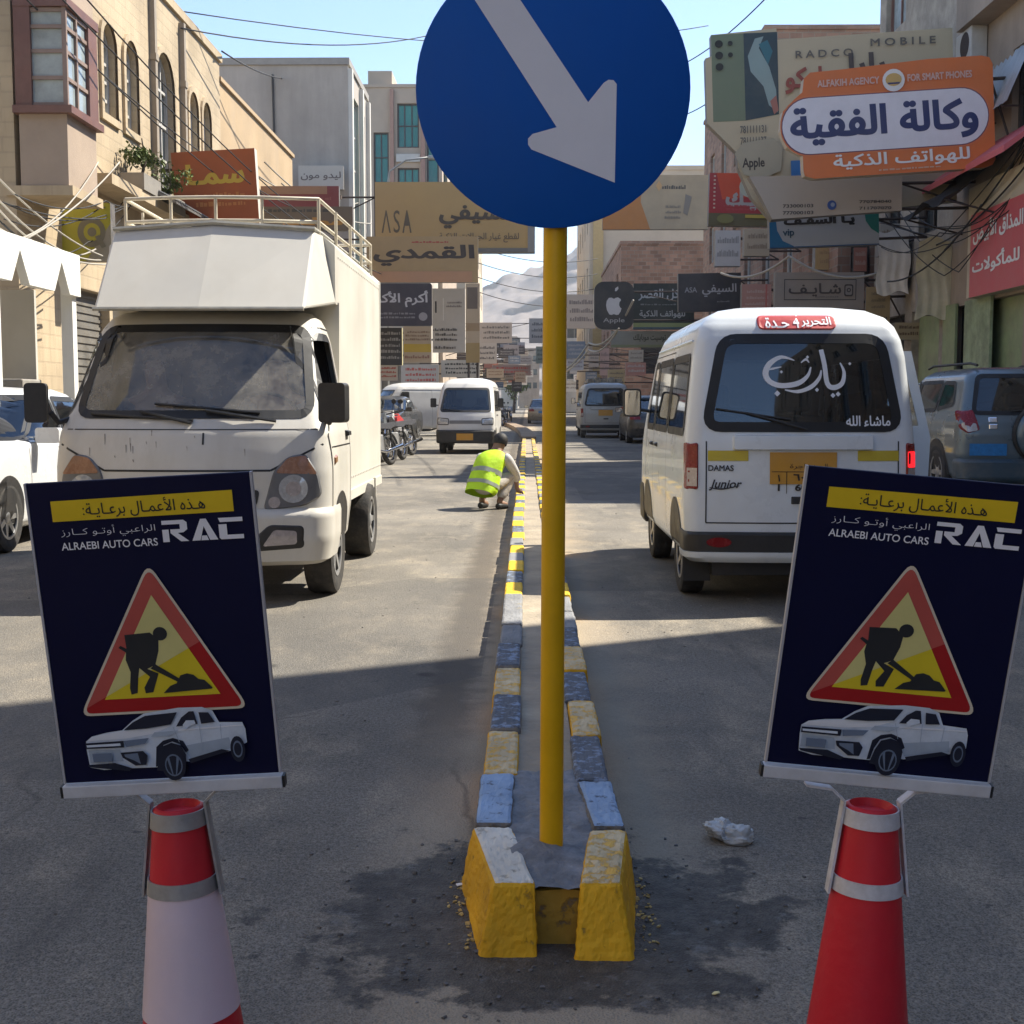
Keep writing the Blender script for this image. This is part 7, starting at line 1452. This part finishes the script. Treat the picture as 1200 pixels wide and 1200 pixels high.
for i, y in enumerate((318, 335, 352, 300)): cable('thin far cable over the hills, %s' % ('second from the top', 'third from the top', 'lowest', 'topmost')[i], [(560, y - 10, 75), (700, y + 3, 85)], .5, .025, CAB, 'far cables over the hills')
cable('cable up right of the blue disc', [(790, 80, 30), (905, -10, 22)], .15, .012); cable('cable low right of the blue disc', [(780, 140, 34), (845, 110, 24)], .1, .012)

# ================================================================ plants and a far tree
LEAF = mat('dusty_leaves', (.085, .125, .025), .7, 0, .5, 5, dust=.3, dcol=(.16, .16, .06))
def foliage(rx, ry, rz, n, s, seed):
    r_ = random.Random(seed); mb = MB(); cl = [(Vector((r_.gauss(0, .45) * rx, r_.gauss(0, .45) * ry, r_.gauss(0, .4) * rz)), r_.uniform(.18, .42)) for _ in range(max(8, n // 60))]
    for _ in range(n):
        c, k = r_.choice(cl); d = Vector((r_.gauss(0, 1), r_.gauss(0, 1), r_.gauss(0, 1))) * k * .6; p = c + Vector((d.x * rx, d.y * ry, d.z * rz))
        e = Matrix.Rotation(r_.uniform(0, 6.3), 4, 'Z') @ Matrix.Rotation(r_.uniform(-1.2, 1.2), 4, 'X'); w_ = s * r_.uniform(.5, 1.2)
        mb.add([p + e @ Vector(q) for q in ((0, -w_, 0), (w_ * .45, 0, w_ * .12), (0, w_, 0), (-w_ * .45, 0, w_ * .12))], [(0, 1, 2, 3)])
    return mb
for i, (x, y, z, lb, sz) in enumerate(((-6.62, 22.3, 5.3, 'green balcony plant under the first arched window', .28), (-6.62, 23.9, 5.2, 'bushy balcony plant left of the arched door', .32))):
    t = thing('balcony_plant', lb, 'plant', (x, y, z - .45)); mb = MB(); mb.box(-.2, -.5, -.06, .2, .5, .22); mb.obj('planter', mat('grey_planter', (.25, .23, .2), .8), t)
    o = foliage(.36, sz * 1.3, sz * 1.1, 600, .06, i + 1).obj('foliage', LEAF, t); o.location = (0, 0, .55); mb = MB(); mb.tube([(0, 0, .2), (.05, .1, .5), (0, .1, .9)], [.03, .02, .01], 6); mb.obj('stem', mat('bark', (.08, .06, .045), .9), t)
t = thing('tree', 'small dusty green tree far away just left of the yellow post', 'tree', (-1.5, 150, 0)); mb = MB(); mb.tube([(0, 0, 0), (.1, 0, 1.6), (.3, 0, 3)], [.2, .16, .08], 8); mb.tube([(.08, 0, 1.5), (-.7, 0, 2.6)], [.12, .05], 6); mb.obj('trunk', mat('bark', (.08, .06, .045), .9), t); o = foliage(1.5, 1.4, 1.2, 1100, .2, 9).obj('crown', LEAF, t); o.location = (0, 0, 3.0)
# ================================================================ people
def skin(verts, edges, rads, name, m, parent=None, sub=2):
    me = bpy.data.meshes.new(name); me.from_pydata([Vector(v) for v in verts], edges, []); o = bpy.data.objects.new(name, me); COL.objects.link(o)
    s = o.modifiers.new('s', 'SKIN'); o.modifiers.new('d', 'SUBSURF').levels = sub; o.modifiers['d'].render_levels = sub
    sv_ = me.skin_vertices[0].data
    for i, r in enumerate(rads): sv_[i].radius = r if isinstance(r, tuple) else (r, r); sv_[i].use_root = (i == 0)
    s.use_smooth_shade = True; bpy.context.view_layer.update(); dg = bpy.context.evaluated_depsgraph_get()
    m2 = bpy.data.meshes.new_from_object(o.evaluated_get(dg)); bpy.data.objects.remove(o); m2.materials.clear(); m2.materials.append(m)
    m2.polygons.foreach_set('use_smooth', [True] * len(m2.polygons)); o = bpy.data.objects.new(name, m2); COL.objects.link(o)
    if parent: o.parent = parent
    return o
SKINM = mat('tan_skin', (.24, .13, .08), .55, 0, .08, 8); HAIRM = mat('black_hair', (.012, .010, .009), .6); VEST = mat('lime_vest', (.50, .78, .012), .6, 0, .10, 9, .4, 14); VSTR = mat('grey_reflective_band', (.30, .33, .27), .4); SHIRT = mat('white_shirt', (.50, .49, .47), .8, 0, .12, 8, .3, 18); TROU = mat('pale_grey_trousers', (.50, .47, .42), .85, 0, .15, 8, .3, 16); SHOE = mat('black_shoes', (.02, .02, .02), .6)
pr = thing('person', 'person in lime reflective vest and pale trousers squatting to paint the kerb', 'person', (-.42, 14.7, 0), rz=R(58))
pr.scale = (.92, .92, .92)
pel = (-.12, 0, .31); sp1 = (-.06, .0, .46); ch = (.06, 0, .62); nk = (.155, 0, .72); hd0 = (.20, 0, .775); hd1 = (.255, 0, .87)
J = [pel, sp1, ch, nk, hd0, hd1]; Rr = [(.155, .13), (.145, .115), (.165, .115), .055, .085, .075]; E_ = [(0, 1), (1, 2), (2, 3), (3, 4), (4, 5)]
for s_ in (-1, 1):
    i = len(J); sh = (.08, s_ * .19, .64); el = (.26, s_ * .22, .42); wr = (.42, s_ * .13, .26 if s_ < 0 else .22); hn = (.47, s_ * .11, .215 if s_ < 0 else .175)
    hip = (-.10, s_ * .10, .29); kn = (.24, s_ * .17, .42); ak = (.0, s_ * .13, .085); to = (.16, s_ * .15, .045)
    J += [sh, el, wr, hn, hip, kn, ak, to]; Rr += [.060, .044, .030, .034, .085, .062, .042, .038]
    E_ += [(2, i), (i, i + 1), (i + 1, i + 2), (i + 2, i + 3), (0, i + 4), (i + 4, i + 5), (i + 5, i + 6), (i + 6, i + 7)]
    for f_ in range(5):
        a = (f_ - 2) * .018; k = len(J); L1 = (.035, .042, .046, .042, .034)[f_]
        J += [(hn[0] + .02 + L1 * .6, hn[1] + a * 1.1, hn[2] - .018), (hn[0] + .02 + L1, hn[1] + a, hn[2] - .018 - L1 * .7)]; Rr += [.0095, .0085]; E_ += [(i + 3, k), (k, k + 1)]
skin(J, E_, Rr, 'body', SKINM, pr)
def limb(name, pts, rads, m): return skin(pts, [(i, i + 1) for i in range(len(pts) - 1)], rads, name, m, pr)
mb = MB(); n = 24; st_ = [(-.245, .21, .15, .19), (-.20, .235, .18, .205), (-.15, .31, .20, .20), (-.09, .42, .185, .185), (-.02, .54, .18, .19), (.045, .63, .145, .205), (.10, .69, .105, .17), (.14, .715, .07, .09)]
rings = []
for j, (x, z, ra, rb2) in enumerate(st_):
    for k in range(n):
        a = 2 * math.pi * k / n; w_ = 1 + .04 * math.sin(5 * a + j) + .025 * math.sin(9 * a + 2 * j); rings.append((x + ra * math.cos(a) * .82 * w_, rb2 * math.sin(a) * 1.06 * w_, z + ra * math.cos(a) * -.42 * w_))
fs = [(j * n + k, j * n + (k + 1) % n, (j + 1) * n + (k + 1) % n, (j + 1) * n + k) for j in range(len(st_) - 1) for k in range(n)]
vo = MB(); vo.add(rings, fs); vest = vo.obj('vest', VEST, pr, smooth=True); sub = vest.modifiers.new('s', 'SUBSURF'); sub.render_levels = 1
def band(t0, t1):
    def rg(t):
        j = int(t); f = t - j; a = rings[j * n:(j + 1) * n]; b = rings[(j + 1) * n:(j + 2) * n] if j + 1 < len(st_) else a
        c = Vector((0, 0, 0)); L = [Vector(p).lerp(Vector(q), f) for p, q in zip(a, b)]
        for p in L: c += p / n
        return [c + (p - c) * 1.015 for p in L]
    A, B_ = rg(t0), rg(t1); mb = MB(); mb.add(A + B_, [(k, (k + 1) % n, n + (k + 1) % n, n + k) for k in range(n)]); return mb.obj('reflective_band', VSTR, vest, smooth=True)
band(1.6, 2.1); band(3.0, 3.45)
for s_ in (-1, 1):
    limb('sleeve', [(.06, s_ * .15, .655), (.09, s_ * .20, .63), (.26, s_ * .225, .425), (.34, s_ * .18, .345)], [.075, .078, .060, .052], SHIRT)
    limb('trouser_leg', [(-.13, s_ * .09, .28), (-.02, s_ * .12, .33), (.24, s_ * .17, .42), (.12, s_ * .15, .25), (.02, s_ * .13, .13)], [.11, .10, .078, .07, .058], TROU)
    limb('shoe', [(-.05, s_ * .13, .04), (.06, s_ * .14, .045), (.17, s_ * .155, .032)], [.042, .046, .036], SHOE)
limb('trouser_seat', [(-.20, 0, .24), (-.08, 0, .30)], [(.17, .10), (.16, .12)], TROU)
mb = MB(); mb.lathe([(.001, .105), (.045, .098), (.078, .07), (.094, .03), (.096, -.01), (.088, -.05)], 20, Matrix.Translation((.235, 0, .845)) @ Matrix.Rotation(R(18), 4, 'Y'), close=False); mb.obj('hair', HAIRM, pr, smooth=True)
mb = MB(); mb.tube([(.49, -.11, .20), (.56, -.10, .14)], .012, 8); br_ = mb.obj('paint_brush', mat('brush_wood', (.3, .2, .08), .6)); br_.location = pr.location; br_.rotation_euler = pr.rotation_euler; tag(br_, 'paint brush held against the kerb by the squatting person', 'paint brush')
# two people in the truck cab
for x, lb, col in ((-.40, 'person in dark clothes in the passenger seat behind the dusty windscreen', (.05, .045, .045)), (.40, 'person in pale shirt at the wheel behind the dusty windscreen', (.30, .28, .26))):
    t = thing('person', lb, 'person', (-2.035 + x, 7.58 + .88, .70)); J = [(0, 0, .1), (0, .02, .35), (0, -.01, .54), (0, -.02, .62), (0, -.04, .70), (0, -.03, .82)]; Rr = [(.16, .12), (.17, .12), (.12, .08), .055, .085, .078]; E_ = [(i, i + 1) for i in range(5)]
    J += [(0, -.125, .725)]; Rr += [.018]; E_ += [(4, 6)]
    for s_ in (-1, 1):
        i = len(J); J += [(s_ * .19, 0, .50), (s_ * .25, -.12, .26), (s_ * .16, -.36, .34), (s_ * .10, -.1, .1), (s_ * .13, -.42, .12), (s_ * .13, -.42, -.3)]; Rr += [.06, .045, .034, .09, .065, .05]; E_ += [(2, i), (i, i + 1), (i + 1, i + 2), (0, i + 3), (i + 3, i + 4), (i + 4, i + 5)]
    skin(J, E_, Rr, 'body', SKINM, t)
    cl = skin([(0, 0, .08), (0, .02, .35), (0, -.01, .52), (-.19, 0, .50), (-.25, -.12, .27), (.19, 0, .50), (.25, -.12, .27)], [(0, 1), (1, 2), (2, 3), (3, 4), (2, 5), (5, 6)], [(.18, .14), (.19, .14), (.135, .10), .075, .06, .075, .06], 'shirt', mat('cab_shirt_%d' % int(x * 10), col, .8, 0, .1, 8), t)
    mb = MB(); mb.lathe([(.001, .10), (.05, .09), (.082, .055), (.092, .01), (.088, -.03)], 18, Matrix.Translation((0, -.01, .80)) @ Matrix.Rotation(R(-16), 4, 'X'), close=False); mb.obj('hair', HAIRM, t, smooth=True)
# ================================================================ dusty air over the street
hz = MB(); hz.box(-1500, -250, -4, 1500, 1200, 126)
hm = bpy.data.materials.new('dusty_air'); hm.use_nodes = True; hn = hm.node_tree; hn.nodes.remove(hn.nodes['Principled BSDF'])
pv = hn.nodes.new('ShaderNodeVolumePrincipled'); pv.inputs['Color'].default_value = (.86, .88, .92, 1); pv.inputs['Density'].default_value = .0004; pv.inputs['Anisotropy'].default_value = .2
hn.links.new(pv.outputs[0], hn.nodes['Material Output'].inputs['Volume'])
o = hz.obj('haze', hm); o['kind'] = 'stuff'
